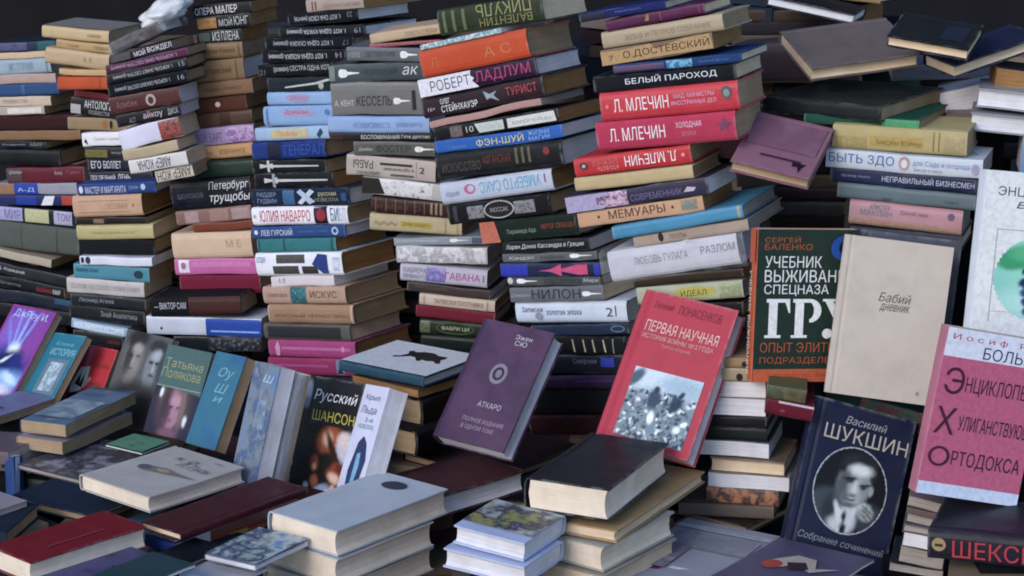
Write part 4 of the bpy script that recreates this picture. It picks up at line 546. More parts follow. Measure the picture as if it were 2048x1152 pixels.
B('hardback_book','black hardback with curved gilt strokes in the stack holding the orange book','books in the tall stacks',(.0461,3.3273,.6391),(.8503,-.5109,.1259),(.515,.8572,0),0.1601,0.1524,0.0305,'15171a','G',1,[('s','p',[(0.12,0.85),(0.14,0.85),(0.17,0.15),(0.14,0.2)],'b0ac8c'),('s','p',[(0.3,0.85),(0.32,0.85),(0.35,0.15),(0.32,0.2)],'b0ac8c'),('s','p',[(0.46,0.85),(0.48,0.85),(0.51,0.15),(0.48,0.2)],'b0ac8c'),('s','p',[(0.64,0.85),(0.66,0.85),(0.69,0.15),(0.66,0.2)],'b0ac8c'),('s','r',0.8,0.82,0.1,0.9,'7c8074')],{'x0': 0.312})
B('paperback_book','dark navy paperback with grey title and blue patch in the stack holding the orange book','books in the tall stacks',(.0464,3.3275,.6063),(.8494,-.5103,.1347),(.515,.8572,-0),0.1579,0.1519,0.0308,'1a1a28','G',0,[('s','t','Симфония',0.15,0.55,0.5,0.85,'6c6c7c',''),('s','r',0.62,0.85,0.4,0.9,'24389c')],{'x0': 0.317})
B('hardback_book','dark purple hardback in the stack holding the orange book','books in the tall stacks',(.033,3.3342,.5757),(.8458,-.5082,.1622),(.515,.8572,0),0.1721,0.1465,0.0231,'2c1834','G',1,[('s','r',0.3,0.9,0.5,0.7,'3c2458')],{'x0': 0.291})
B('hardback_book','plain black hardback low behind the red history book in the stack holding the orange book','books in the tall stacks',(.0311,3.3451,.5308),(.8466,-.5087,.1565),(.515,.8572,0),0.1753,0.1380,0.0431,'101216','G',1,[],{'x0': 0.285})
B('hardback_book','deep maroon hardback low behind the red history book in the stack holding the orange book','books in the tall stacks',(.0311,3.3369,.4963),(.8464,-.5086,.1579),(.515,.8572,-0),0.1754,0.1502,0.0342,'2a0e14','G',1,[],{'x0': 0.285})
B('hardback_book','navy blue hardback in the stack of red name-spines','books in the tall stacks',(.1018,3.1401,1.2027),(.9035,-.3835,.1911),(.3907,.9205,0),0.1373,0.1470,0.0130,'1a2458','C',1,[('s','t','РОМАН ГАЗЕТА',0.42,0.72,0.5,0.7,'6c78b4',''),('s','r',0.02,0.3,0.1,0.9,'1c1c30')],{})
B('hardback_book','magenta-purple cloth hardback with gilt figure in the stack of red name-spines','books in the tall stacks',(.141,3.1250,1.1917),(.8992,-.3817,.2137),(.3907,.9205,0),0.1561,0.1352,0.0163,'4c1640','C',1,[('s','p',[(0.4,0.3),(0.42,0.9),(0.45,0.9),(0.44,0.3)],'8c7044'),('s','r',0.55,0.57,0.1,0.9,'743054'),('s','t','история',0.62,0.78,0.4,0.6,'7c3c60',''),('s','r',0.94,0.96,0.1,0.9,'743054')],{})
B('hardback_book','beige cloth hardback with faint lettering in the stack of red name-spines','books in the tall stacks',(.1365,3.1284,1.1651),(.9033,-.3834,.1926),(.3907,.9205,0),0.1904,0.1404,0.0247,'a09078','T',1,[('s','t','ИЛЬФ И ПЕТРОВ СОБРАНИЕ',0.2,0.9,0.3,0.65,'847460','')],{})
B('paperback_book','brown paperback with torn cream letter blocks in the stack of red name-spines','books in the tall stacks',(.1358,3.1278,1.1388),(.9019,-.3828,.2),(.3907,.9205,-0),0.1764,0.1415,0.0241,'6c5240','O',0,[('s','p',[(0,0.05),(0,0.9),(0.18,0.85),(0.45,0.95),(0.5,0.6),(0.75,0.95),(0.98,0.98),(1,0.05),(0.6,0.1),(0.3,0.05)],'a8885c'),('s','t','О.ДОСТЕВСКИЙ',0.2,0.97,0.22,0.85,'281c14','b'),('s','t','7',0.07,0.11,0.3,0.6,'4c3828','')],{})
B('hardback_book','blue paperback with cyan art in the stack of red name-spines','books in the tall stacks',(.1521,3.1193,1.1289),(.9113,-.3868,.1414),(.3907,.9205,0),0.1999,0.1407,0.0132,'1c3868','C',1,[('s','n',0.42,0.62,0.05,0.95,['2c8cb0','1c4c88','60b0cc','1c3868'],110),('s','n',0,0.4,0.2,0.8,['1c3868','5c2c50','1c3868'],90),('s','t','мифы',0.68,0.9,0.3,0.7,'3c64a0','')],{})
B('hardback_book','black hardback with jagged white title in the stack of red name-spines','books in the tall stacks',(.1239,3.1359,1.0972),(.9104,-.3864,.1479),(.3907,.9205,-0),0.2240,0.1381,0.0250,'15171f','C',1,[('s','t','БЕЛЫЙ ПАРОХОД',0.23,0.87,0.3,0.8,'d4d8e0','b')],{})
B('hardback_book','red hardback with white name and globe badge in the stack of red name-spines','books in the tall stacks',(.1355,3.1253,1.0557),(.9103,-.3864,.1482),(.3907,.9205,0),0.2171,0.1354,0.0429,'b82c3c','T',1,[('s','t','Л. МЛЕЧИН',0.1,0.5,0.3,0.75,'e0dce4','b'),('s','t','МИД. МИНИСТРЫ',0.54,0.83,0.56,0.74,'d0a4c0',''),('s','t','ИНОСТРАННЫХ ДЕЛ',0.52,0.84,0.32,0.5,'d0a4c0',''),('s','e',0.88,0.955,0.4,0.85,'4c5458'),('s','e',0.895,0.94,0.48,0.75,'7c8480'),('s','e',0.04,0.065,0.45,0.6,'d86c74')],{})
B('hardback_book','pink-red hardback with white name and dark star burst in the stack of red name-spines','books in the tall stacks',(.1301,3.1276,1.0102),(.9106,-.3865,.146),(.3907,.9205,0),0.2201,0.1420,0.0438,'a82c4c','T',1,[('s','t','Л. МЛЕЧИН',0.1,0.5,0.3,0.75,'e0dce4','b'),('s','t','ХОЛОДНАЯ',0.58,0.76,0.55,0.78,'e0c0d4','b'),('s','t','ВОЙНА',0.62,0.72,0.3,0.5,'c0708c',''),('s','p',[(0.88,0.35),(0.9,0.5),(0.86,0.62),(0.91,0.65),(0.92,0.85),(0.94,0.66),(0.98,0.6),(0.945,0.5),(0.95,0.3),(0.92,0.45)],'6c3c5c')],{})
B('hardback_book','red hardback with upside-down white name in the stack of red name-spines','books in the tall stacks',(.0973,3.1466,.9674),(.9043,-.3838,.1871),(.3907,.9205,0),0.1887,0.1455,0.0285,'b0242c','T',1,[('s','t','Л. МЛЕЧИН',0.44,0.88,0.25,0.8,'e0dce0','ub'),('s','t','БРЕЖНЕВ',0.16,0.38,0.5,0.75,'c0646c','u'),('s','t','КТО ЕСТЬ',0.2,0.38,0.2,0.42,'c89498','u'),('s','e',0.05,0.12,0.35,0.75,'3c3438'),('s','e',0.07,0.1,0.45,0.65,'b0a8a8'),('s','e',0.92,0.95,0.4,0.6,'d8888c')],{})
B('hardback_book','plain cream-yellow hardback in the stack of red name-spines','books in the tall stacks',(.0972,3.1395,.947),(.906,-.3846,.1771),(.3907,.9205,-0),0.1905,0.1341,0.0203,'b09c74','T',1,[],{})
B('paperback_book','dark violet paperback with lavender photo end in the stack of red name-spines','books in the tall stacks',(.0852,3.1457,.9112),(.8998,-.3819,.2111),(.3907,.9205,-0),0.2304,0.1365,0.0252,'2c2840','W',0,[('s','p',[(0,0.02),(0,0.98),(0.3,0.98),(0.34,0.4),(0.26,0.02)],'9c94b8'),('s','n',0.22,0.44,0.05,0.95,['a070a8','4c3458','c8a8c0','2c2840'],90),('s','t','СОВРЕМЕННИК',0.46,0.82,0.2,0.6,'6c648c',''),('s','p',[(0.83,0.3),(0.86,0.6),(0.92,0.5),(0.9,0.3)],'b0a8b8')],{})
B('paperback_book','peach paperback with dark stylised title and leaf stamp in the stack of red name-spines','books in the tall stacks',(.103,3.1439,.8908),(.9008,-.3824,.2056),(.3907,.9205,0),0.2039,0.1456,0.0233,'b48c6c','O',0,[('s','t','МЕМУАРЫ',0.25,0.7,0.25,0.8,'4c2c34','b'),('s','e',0.16,0.18,0.4,0.6,'4c3830'),('s','e',0.75,0.77,0.4,0.6,'4c3830'),('s','n',0.83,0.95,0.2,0.85,['b48c6c','5c7068','788878'],130)],{})
B('hardback_book','sky blue hardback in the stack of red name-spines','books in the tall stacks',(.1543,3.1139,.8776),(.8938,-.3794,.239),(.3907,.9205,0),0.2103,0.1763,0.0196,'3c80a4','G',1,[('s','r',0.96,0.98,0.02,0.98,'a89878')],{})
B('hardback_book','beige thin hardback with black emblem in the stack of red name-spines','books in the tall stacks',(.1863,3.1086,.8663),(.8973,-.3809,.2233),(.3907,.9205,-0),0.1836,0.1841,0.0183,'98887c','G',1,[('s','e',0.22,0.265,0.2,0.95,'241c1c'),('s','t','поэты',0.32,0.46,0.3,0.7,'6c5c54','')],{})
B('hardback_book','thick white book in wrinkled plastic with grey lettering in the stack of red name-spines','books in the tall stacks',(.1532,3.1212,.8096),(.8975,-.381,.2221),(.3907,.9205,0),0.2085,0.1334,0.0471,'b4b4c0','W',1,[('s','t','ЛЮБОВЬ ГУЛАГА',0.2,0.62,0.45,0.7,'747484',''),('s','t','РАЗЛОМ',0.72,0.98,0.5,0.75,'747484','')],{'wrap': 1})
B('paperback_book','dark brown paperback in the stack of red name-spines','books in the tall stacks',(.1864,3.1042,.8048),(.9025,-.3831,.1969),(.3907,.9205,-0),0.1752,0.1441,0.0128,'2c2018','O',0,[],{})
B('hardback_book','pale green hardback with yellow label and ornaments in the stack of red name-spines','books in the tall stacks',(.1922,3.1001,.7785),(.9079,-.3854,.165),(.3907,.9205,-0),0.1688,0.1481,0.0270,'9ca088','G',1,[('s','e',0.35,0.75,0.2,0.85,'a8a048'),('s','t','ИДЕАЛ',0.42,0.66,0.25,0.65,'34301c',''),('s','n',0.78,0.98,0.1,0.9,['9ca088','7c8460','9ca088'],110)],{})
B('hardback_book','dark hardback hidden behind the red history book in the stack of red name-spines','books in the tall stacks',(.1929,3.1052,.7553),(.9141,-.388,.1177),(.3907,.9205,0),0.1684,0.1484,0.0226,'241a1c','T',1,[],{})
B('hardback_book','tan hardback with round black mark under the dark green manual','books in the low stacks',(.3062,2.9935,.7102),(.9595,-.2751,.0606),(.2756,.9613,-0),0.0621,0.1322,0.0142,'8c7458','T',1,[('s','e',0.55,0.7,0.1,0.7,'1c1814')],{})
B('paperback_book','tan paperback with round black mark under the dark green manual','books in the low stacks',(.3059,2.9868,.6909),(.9602,-.2753,.0462),(.2756,.9613,-0),0.0620,0.1294,0.0191,'94846c','T',0,[('s','e',0.42,0.58,0.1,0.7,'1c1814')],{})
B('paperback_book','white page block, topmost of the pale stack under the dark green manual','books in the low stacks',(.4091,3.0964,.6687),(-.9603,.2754,-.0449),(-.2756,-.9613,-0),0.1322,0.1258,0.0249,'7c7c84','W',0,[],{'x0': 0.53})
B('paperback_book','white page block, second of the pale stack under the dark green manual','books in the low stacks',(.4108,3.0963,.6416),(-.9598,.2752,-.0547),(-.2756,-.9613,-0),0.1341,0.1324,0.0269,'6c6c74','W',0,[],{'x0': 0.522})
B('hardback_book','black paperback under the dark green manual','books in the low stacks',(.2429,3.0111,.6145),(.9591,-.275,.0675),(.2756,.9613,-0),0.1398,0.1241,0.0174,'14141c','G',1,[],{'x0': 0.501})
B('hardback_book','black-green hardback under the dark green manual','books in the low stacks',(.2397,3.0152,.5952),(.9607,-.2755,.0347),(.2756,.9613,0),0.1439,0.1250,0.0212,'121a1a','G',1,[],{'x0': 0.487})
B('paperback_book','white page block above the cream one under the dark green manual','books in the low stacks',(.4168,3.0961,.5753),(-.9611,.2756,-.0187),(-.2756,-.9613,0),0.1539,0.1289,0.0235,'5c5c64','W',0,[],{'x0': 0.455})
B('hardback_book','cream page block with brown board under the dark green manual','books in the low stacks',(.4384,3.0793,.5499),(-.9613,.2756,-.0005),(-.2756,-.9613,0),0.1125,0.1245,0.0235,'6c5c50','C',1,[],{})
B('paperback_book','wide grey-white page block under the dark green manual','books in the low stacks',(.4452,3.0788,.5274),(-.9612,.2756,-.0076),(-.2756,-.9613,-0),0.1219,0.1243,0.0222,'848490','W',0,[],{})
B('paperback_book','brown and orange magazine under the dark green manual','books in the low stacks',(.2929,2.9996,.4988),(.9608,-.2755,.0297),(.2756,.9613,0),0.1092,0.1317,0.0249,'5c2c24','T',0,[('s','n',0,1,0,1,['7c4838','2c2028','a87050','4c2c28'],60)],{})
B('hardback_book','dusty brown hardback at the bottom under the dark green manual','books in the low stacks',(.2516,3.0035,.4764),(.9606,-.2754,.0374),(.2756,.9613,0),0.1442,0.1341,0.0198,'5a504c','T',1,[],{})
B('hardback_book','cream hardback with yellow title cartouche above the beige standing book','books in the low stacks',(.4814,3.1229,1.0167),(.9455,-.3256,-.0073),(.3256,.9455,-0),0.1998,0.1369,0.0366,'a89868','T',1,[('s','r',0.28,0.68,0.2,0.62,'a8904c'),('s','t','ЗАКОНЫ ВОЙНЫ',0.33,0.66,0.28,0.52,'4c3c20','b'),('s','n',0.03,0.26,0.1,0.55,['a89868','8c7c44','a89868'],110),('s','r',0.75,0.76,0.1,0.9,'84744c'),('s','r',0.79,0.8,0.1,0.9,'84744c'),('s','n',0.83,0.98,0.1,0.8,['a89868','94845c','b0a078'],110)],{})
B('paperback_book','white wavy paperback with blue lettering and seal above the beige standing book','books in the low stacks',(.472,3.1182,.9888),(.9453,-.3255,-.0236),(.3256,.9455,-0),0.2322,0.1289,0.0278,'b4bcc8','G',0,[('s','t','БЫТЬ ЗДО',0.02,0.44,0.25,0.85,'3c5c9c','b'),('s','e',0.47,0.54,0.15,0.92,'a88c8c'),('s','e',0.485,0.525,0.3,0.75,'d0ccd0'),('s','t','для Сада и огорода',0.56,0.92,0.4,0.75,'6c8cb4',''),('s','t','Бисер и воск',0.57,0.75,0.12,0.35,'7c8c9c',''),('s','e',0.93,0.98,0.2,0.8,'9c94b4')],{})
B('paperback_book','navy paperback with white capitals above the beige standing book','books in the low stacks',(.4796,3.1188,.967),(.9452,-.3255,-.0242),(.3256,.9455,0),0.2166,0.1243,0.0213,'1c2444','G',0,[('s','t','НЕПРАВИЛЬНЫЙ БИЗНЕСМЕН',0.36,0.99,0.3,0.8,'b8c0d4','b'),('s','t','брэнд ньюс',0.08,0.28,0.4,0.65,'848cac','')],{})
B('hardback_book','grey-teal hardback above the beige standing book','books in the low stacks',(.49,3.1139,.9431),(.9448,-.3253,-.038),(.3256,.9455,0),0.2060,0.1335,0.0233,'55666e','G',1,[('s','t','МИР',0.33,0.4,0.1,0.3,'34444c',''),('s','t','том 2',0.78,0.88,0.3,0.5,'34444c','')],{})
B('hardback_book','pink hardback with teal author name above the beige standing book','books in the low stacks',(.5083,3.1107,.9033),(.9445,-.3252,-.0465),(.3256,.9455,-0),0.1688,0.1257,0.0387,'a87c88','G',1,[('s','t','АЛИСТЕР',0.18,0.36,0.68,0.88,'547884',''),('s','t','МАКЛИН',0.1,0.38,0.42,0.66,'547884','b'),('s','t','Дикий мир',0.45,0.7,0.55,0.75,'846470',''),('s','e',0.87,0.93,0.55,0.85,'6c5478'),('s','r',0,1,0.02,0.3,'a88474')],{})
B('hardback_book','dark hardback behind the beige standing book above the beige standing book','books in the low stacks',(.5094,3.1091,.8768),(.9452,-.3255,-.0261),(.3256,.9455,0),0.1688,0.1325,0.0226,'3c4048','C',1,[],{})
B('hardback_book','black book showing white pages, wedged above the mauve book','books heaped loose behind the stacks',(.5968,3.5582,1.1686),(-.936,.3041,.177),(-.309,-.9511,-0),0.1468,0.1307,0.0161,'1c1c24','W',1,[],{})
B('hardback_book','tan hardback edge above the mauve book','books heaped loose behind the stacks',(.4835,3.6218,1.1996),(.9795,-.1727,-.1036),(.1736,.9848,0),0.1477,0.1365,0.0139,'8c7450','T',1,[],{'x0': 0.406})
B('hardback_book','thick dark brown book under the mauve one','books heaped loose behind the stacks',(.356,3.3888,1.0767),(.9015,-.4204,.1028),(.4226,.9063,0),0.1380,0.1011,0.0623,'40343a','T',1,[],{'x0': 0.435})
B('paperback_book','blue-grey paperback between dark books','books heaped loose behind the stacks',(.6118,3.3697,1.0838),(.9889,-.139,.0526),(.1392,.9903,0),0.1551,0.1222,0.0248,'4c566c','W',0,[('s','t','поэма',0.5,0.9,0.3,0.6,'34405c','')],{'x1': 0.613})
B('paperback_book','white page block beside the big dark book','books heaped loose behind the stacks',(.8068,3.3827,1.0693),(-.9452,.2009,-.2572),(-.2079,-.9781,-0),0.1089,0.1175,0.0357,'9498a8','W',0,[],{'x1': 0.449})
B('hardback_book','upper grey-white page block of two below tan pages','books heaped loose behind the stacks',(.8834,3.2353,1.0627),(-.9673,.2412,.0788),(-.2419,-.9703,-0),0.1573,0.1213,0.0286,'8c8c94','W',1,[],{'x1': 0.492})
B('hardback_book','lower grey-white page block of two below tan pages','books heaped loose behind the stacks',(.8798,3.2201,1.0296),(-.9684,.2415,.0622),(-.2419,-.9703,-0),0.1651,0.1174,0.0280,'84848c','W',1,[],{'x1': 0.515})
B('paperback_book','small tan page block under the slanted navy book','books heaped loose behind the stacks',(.8841,3.2815,1.0870),(-.9846,.1384,.107),(-.1392,-.9903,0),0.1344,0.1136,0.0292,'1c1c20','O',0,[],{'x1': 0.405})
B('paperback_book','small taupe paperback beside the yellow cartouche spine','books heaped loose behind the stacks',(.6699,3.2107,1.0263),(.9669,-.2411,.0841),(.2419,.9703,-0),0.0754,0.1208,0.0228,'6c5c58','T',0,[],{'x1': 0.602})
B('paperback_book','light blue book beside the white encyclopedia','books heaped loose behind the stacks',(.7674,3.1270,.9769),(.9839,-.1735,-.044),(.1736,.9848,0),0.1545,0.0965,0.0687,'6c8cb4','W',0,[],{'x1': 0.223})
B('hardback_book','thick blackish green book under the thin photo book','books lying on the front of the heap',(-.8168,3.3116,.3701),(.9396,-.342,-.0149),(.342,.9397,0),0.1603,0.1171,0.0608,'101c1c','G',1,[],{})
B('paperback_book','taupe book edge behind the navy standing book','books lying on the front of the heap',(-.9664,3.3578,.4317),(.9015,-.4204,.1029),(.4226,.9063,0),0.1551,0.1189,0.0334,'5c5058','G',0,[('s','r',0.7,0.95,0.2,0.4,'241c20')],{'x0': 0.645})
B('hardback_book','glossy white hardback with yellow and navy picture cover','books lying on the front of the heap',(.073,2.7245,.5502),(-.8809,.4684,.0689),(-.4695,-.8829,-0),0.1068,0.1237,0.0259,'a8b4d4','W',1,[('f','n',0,0.8,0,1,['24347c','8c8c44','1c2450','a0a498','b8c4d4'],22)],{})
B('hardback_book','white hardback with navy corners below the picture cover one','books lying on the front of the heap',(.0695,2.7045,.5201),(-.8818,.4689,.0505),(-.4695,-.8829,-0),0.1220,0.1164,0.0274,'a8b4d4','W',1,[],{})
B('hardback_book','thick black hardback with red spaced capitals','books lying on the front of the heap',(.5526,2.6348,.547),(.9333,-.3582,.0264),(.3584,.9336,0),0.1949,0.1440,0.0410,'1c1b28','C',1,[('s','e',0.03,0.125,0.3,0.75,'94805c'),('s','r',0.05,0.105,0.45,0.55,'34281c'),('s','t','ШЕКСПИР',0.17,0.95,0.14,0.72,'a82c3c','')],{})
B('paperback_book','grey page block, topmost of the low pile beside the red-lettered black volume','books in the low stacks',(.6272,2.8805,.566),(-.9537,.2378,.184),(-.2419,-.9703,-0),0.0492,0.1256,0.0140,'6c5c5c','G',0,[],{})
B('paperback_book','brown paperback beside the red-lettered black volume','books in the low stacks',(.5483,2.7649,.5646),(.958,-.2389,-.1585),(.2419,.9703,0),0.0501,0.1203,0.0088,'5c4c48','G',0,[],{})
B('paperback_book','pale grey page block beside the red-lettered black volume','books in the low stacks',(.6266,2.8733,.5431),(-.9572,.2386,.164),(-.2419,-.9703,-0),0.0503,0.1183,0.0128,'6c6c78','G',0,[],{})
B('hardback_book','grey page block with dark board beside the red-lettered black volume','books in the low stacks',(.6275,2.8736,.5301),(-.9619,.2398,.131),(-.2419,-.9703,0),0.0560,0.1245,0.0125,'54545c','G',1,[],{})
B('paperback_book','grey page block with lavender glints beside the red-lettered black volume','books in the low stacks',(.6259,2.8639,.5088),(-.9628,.24,.1242),(-.2419,-.9703,-0),0.0560,0.1144,0.0207,'44444c','W',0,[],{})
B('paperback_book','dark grey page block beside the red-lettered black volume','books in the low stacks',(.6302,2.8771,.4843),(-.9648,.2406,.1059),(-.2419,-.9703,0),0.0609,0.1236,0.0240,'34343c','G',0,[],{})
B('paperback_book','black booklet at the bottom beside the red-lettered black volume','books in the low stacks',(.6281,2.8648,.4722),(-.9682,.2414,.065),(-.2419,-.9703,0),0.0740,0.1147,0.0117,'1c242c','G',0,[],{})
B('paperback_book','dark teal book with coloured flecks under the beige standing book','books in the low stacks',(.4712,3.0375,.6478),(.9558,-.2032,-.2125),(.2079,.9781,0),0.1756,0.1160,0.0202,'1c3434','G',0,[('s','n',0.3,1,0.1,0.9,['1c3434','4c6c5c','743444','b0b4b0'],40)],{})
B('paperback_book','small olive paperback beside the pale stack','books in the low stacks',(.3659,2.9077,.6898),(.9816,-.138,-.132),(.1392,.9903,0),0.0565,0.1169,0.0186,'4c5438','T',0,[('s','n',0,1,0,1,['4c5438','3c3c24','6c6444'],50)],{})
B('hardback_book','magenta-red hardback with white page line beside the pale stack','books in the low stacks',(.364,2.9052,.6663),(.9776,-.1374,-.1596),(.1392,.9903,0),0.0686,0.1155,0.0232,'5c1428','C',1,[('s','r',0.25,1,0.85,0.97,'b8a4ac'),('s','e',0.3,0.42,0.3,0.5,'743444')],{})
B('paperback_book','dark brown book deep in the gap beside the red name-spines','books heaped loose behind the stacks',(.3762,3.4322,.9933),(.9603,-.2754,.0439),(.2756,.9613,0),0.1725,0.1323,0.0209,'2c2228','T',0,[],{})
B('hardback_book','charcoal book deep in the gap beside the red name-spines','books heaped loose behind the stacks',(.3828,3.4271,.9687),(.9603,-.2753,.0457),(.2756,.9613,0),0.1698,0.1285,0.0243,'3a343a','G',1,[],{})
B('paperback_book','tan-brown book deep in the gap beside the red name-spines','books heaped loose behind the stacks',(.3739,3.4312,.9486),(.9602,-.2753,.0475),(.2756,.9613,-0),0.1743,0.1290,0.0190,'4a3c34','T',0,[],{})
B('hardback_book','navy-black book deep in the gap beside the red name-spines','books heaped loose behind the stacks',(.381,3.4221,.9224),(.9601,-.2753,.0494),(.2756,.9613,-0),0.1711,0.1255,0.0260,'20222c','G',1,[],{})
B('paperback_book','dull olive book deep in the gap beside the red name-spines','books heaped loose behind the stacks',(.3733,3.4294,.8998),(.96,-.2753,.0514),(.2756,.9613,-0),0.1755,0.1354,0.0215,'54483c','T',0,[],{})
B('hardback_book','dark plum book deep in the gap beside the red name-spines','books heaped loose behind the stacks',(.3816,3.4242,.8754),(.9599,-.2752,.0533),(.2756,.9613,0),0.1721,0.1328,0.0243,'2a1c24','G',1,[],{})
B('paperback_book','slate book deep in the gap beside the red name-spines','books heaped loose behind the stacks',(.3789,3.4237,.8516),(.9598,-.2752,.0552),(.2756,.9613,-0),0.1737,0.1350,0.0230,'38383e','T',0,[],{})
B('hardback_book','umber book deep in the gap beside the red name-spines','books heaped loose behind the stacks',(.3797,3.4245,.8172),(.9597,-.2752,.0575),(.2756,.9613,-0),0.1741,0.1297,0.0337,'241e1e','T',1,[],{})
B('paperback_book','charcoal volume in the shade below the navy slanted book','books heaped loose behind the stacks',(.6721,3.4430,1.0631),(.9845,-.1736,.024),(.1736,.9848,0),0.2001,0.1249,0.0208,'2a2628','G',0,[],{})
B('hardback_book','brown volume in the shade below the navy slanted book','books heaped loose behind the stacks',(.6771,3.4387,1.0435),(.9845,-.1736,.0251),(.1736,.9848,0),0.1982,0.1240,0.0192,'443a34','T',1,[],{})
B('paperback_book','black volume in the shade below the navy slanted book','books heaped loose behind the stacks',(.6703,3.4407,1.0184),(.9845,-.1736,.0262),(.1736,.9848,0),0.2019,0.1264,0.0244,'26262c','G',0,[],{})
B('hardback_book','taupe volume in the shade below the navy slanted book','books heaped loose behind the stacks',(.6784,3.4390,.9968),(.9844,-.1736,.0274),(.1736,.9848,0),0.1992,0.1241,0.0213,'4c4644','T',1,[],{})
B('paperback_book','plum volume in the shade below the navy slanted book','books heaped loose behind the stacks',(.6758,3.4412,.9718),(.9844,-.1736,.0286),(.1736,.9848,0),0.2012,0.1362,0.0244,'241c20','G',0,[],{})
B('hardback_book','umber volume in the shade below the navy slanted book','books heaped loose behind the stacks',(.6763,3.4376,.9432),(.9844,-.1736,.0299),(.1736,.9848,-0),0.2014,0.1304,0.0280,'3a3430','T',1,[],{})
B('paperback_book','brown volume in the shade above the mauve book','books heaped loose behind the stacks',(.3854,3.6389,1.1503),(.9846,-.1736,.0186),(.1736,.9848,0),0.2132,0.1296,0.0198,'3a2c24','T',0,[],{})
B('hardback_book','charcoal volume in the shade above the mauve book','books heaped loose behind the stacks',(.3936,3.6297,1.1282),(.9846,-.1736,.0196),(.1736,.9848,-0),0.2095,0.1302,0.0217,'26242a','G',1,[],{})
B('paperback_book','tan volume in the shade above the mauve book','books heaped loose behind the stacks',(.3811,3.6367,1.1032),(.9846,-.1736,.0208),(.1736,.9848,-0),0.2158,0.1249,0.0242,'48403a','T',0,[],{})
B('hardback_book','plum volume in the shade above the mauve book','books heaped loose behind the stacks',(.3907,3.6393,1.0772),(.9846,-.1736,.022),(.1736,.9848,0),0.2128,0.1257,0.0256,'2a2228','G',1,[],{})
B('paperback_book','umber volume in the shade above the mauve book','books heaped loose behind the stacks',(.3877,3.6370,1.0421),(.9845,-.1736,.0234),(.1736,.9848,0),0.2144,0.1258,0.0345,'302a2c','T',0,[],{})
B('hardback_book','big black-green hardback lying over the small green book','books heaped loose behind the stacks',(.3862,3.2102,1.0591),(.8289,-.5593,0),(.5593,.8289,0),0.1962,0.2384,0.0245,'1a2022','T',1,[],{})
B('hardback_book','green hardback under the big black-green one','books heaped loose behind the stacks',(.444,3.1655,1.0480),(.9096,-.4155,0),(.4155,.9096,0),0.1775,0.1815,0.0154,'1c4a3c','T',1,[('s','r',0.68,1,0.05,0.95,'3c8c5c')],{})
B('hardback_book','large mauve-grey hardback with blank cover','books heaped loose behind the stacks',(.5966,3.3788,1.1675),(-.9633,-.251,-.0954),(.2686,-.9004,-.3422),0.1798,0.1334,0.0220,'625858','C',1,[],{})
B('hardback_book','dark green-black hardback with pale pages, lying askew','books heaped loose behind the stacks',(.7164,3.1978,1.1774),(-.9113,.3921,.1255),(-.4117,-.868,-.2778),0.1232,0.0992,0.0182,'1a2022','C',1,[('f','r',0.2,0.8,0.6,0.9,'222638')],{})
B('hardback_book','slanted navy hardback with cream pages','books heaped loose behind the stacks',(.7842,3.3175,1.1633),(-.8567,-.4737,-.2041),(.5067,-.847,-.1611),0.1745,0.0734,0.0202,'20243c','C',1,[],{})
B('hardback_book','purple hardback with dark ornament tilted forward','books heaped loose behind the stacks',(.4834,3.1252,1.0314),(-.9243,.3413,.1706),(-.3816,-.8268,-.4134),0.1190,0.1375,0.0194,'7e5668','T',1,[('f','r',0.74,0.775,0.3,0.82,'3c1c40'),('f','p',[(0.78,0.72),(0.78,0.9),(0.83,0.86),(0.95,0.84),(0.84,0.8),(0.86,0.74)],'1c1020'),('f','n',0.05,0.6,0.05,0.95,['7e5668','704a5e','866072'],9)],{})
B('hardback_book','wine red hardback with cream pages lying flat','books lying on the front of the heap',(-.5977,2.9043,.4878),(-.6804,-.7328,-0),(.7328,-.6804,0),0.1961,0.1050,0.0323,'701420','L',1,[('f','r',0.62,0.68,0.25,0.75,'7c3034')],{})
B('hardback_book','cream hardback with a bird drawing','books lying on the front of the heap',(-.5501,3.2601,.4785),(-.6553,-.7553,-0),(.7553,-.6553,0),0.1908,0.1704,0.0255,'a8a4a0','L',1,[('f','p',[(0.2,0.42),(0.3,0.52),(0.5,0.55),(0.68,0.52),(0.98,0.5),(0.72,0.47),(0.5,0.43),(0.3,0.4)],'7c7468'),('f','e',0.18,0.36,0.42,0.52,'5c5c68'),('f','e',0.42,0.6,0.455,0.52,'a89878'),('f','t','К. О.',0.3,0.62,0.75,0.82,'54585c','i'),('f','t','Л. Гусь',0.45,0.9,0.62,0.74,'444a4c','i'),('f','r',0.72,0.82,0.88,0.9,'848890')],{})
B('paperback_book','blue paperback with misty landscape cover','books lying on the front of the heap',(-.7381,3.5467,.4999),(-.3897,-.9209,-0),(.9209,-.3897,0),0.2105,0.0905,0.0213,'54708c','T',0,[('f','n',0.1,0.95,0.12,0.6,['7c94a0','94a8b0','5c7890','a0b0b4'],12),('f','t','СЕВЕР',0.1,0.6,0.72,0.8,'34587c',''),('f','r',0.02,0.98,0.93,0.96,'34506c')],{})
B('paperback_book','paperback with a white cover under the misty landscape one','books lying on the front of the heap',(-.7442,3.5322,.47),(-.4306,-.9025,-0),(.9025,-.4306,0),0.1965,0.0950,0.0205,'9c8c90','T',0,[],{})
B('paperback_book','lavender paperback lying below the fantasy one','books lying on the front of the heap',(-.8958,3.6735,.4614),(-.5495,-.8355,-0),(.8355,-.5495,0),0.1497,0.0881,0.0152,'70749c','T',0,[('f','e',0.3,0.7,0.3,0.36,'4c4c7c')],{})
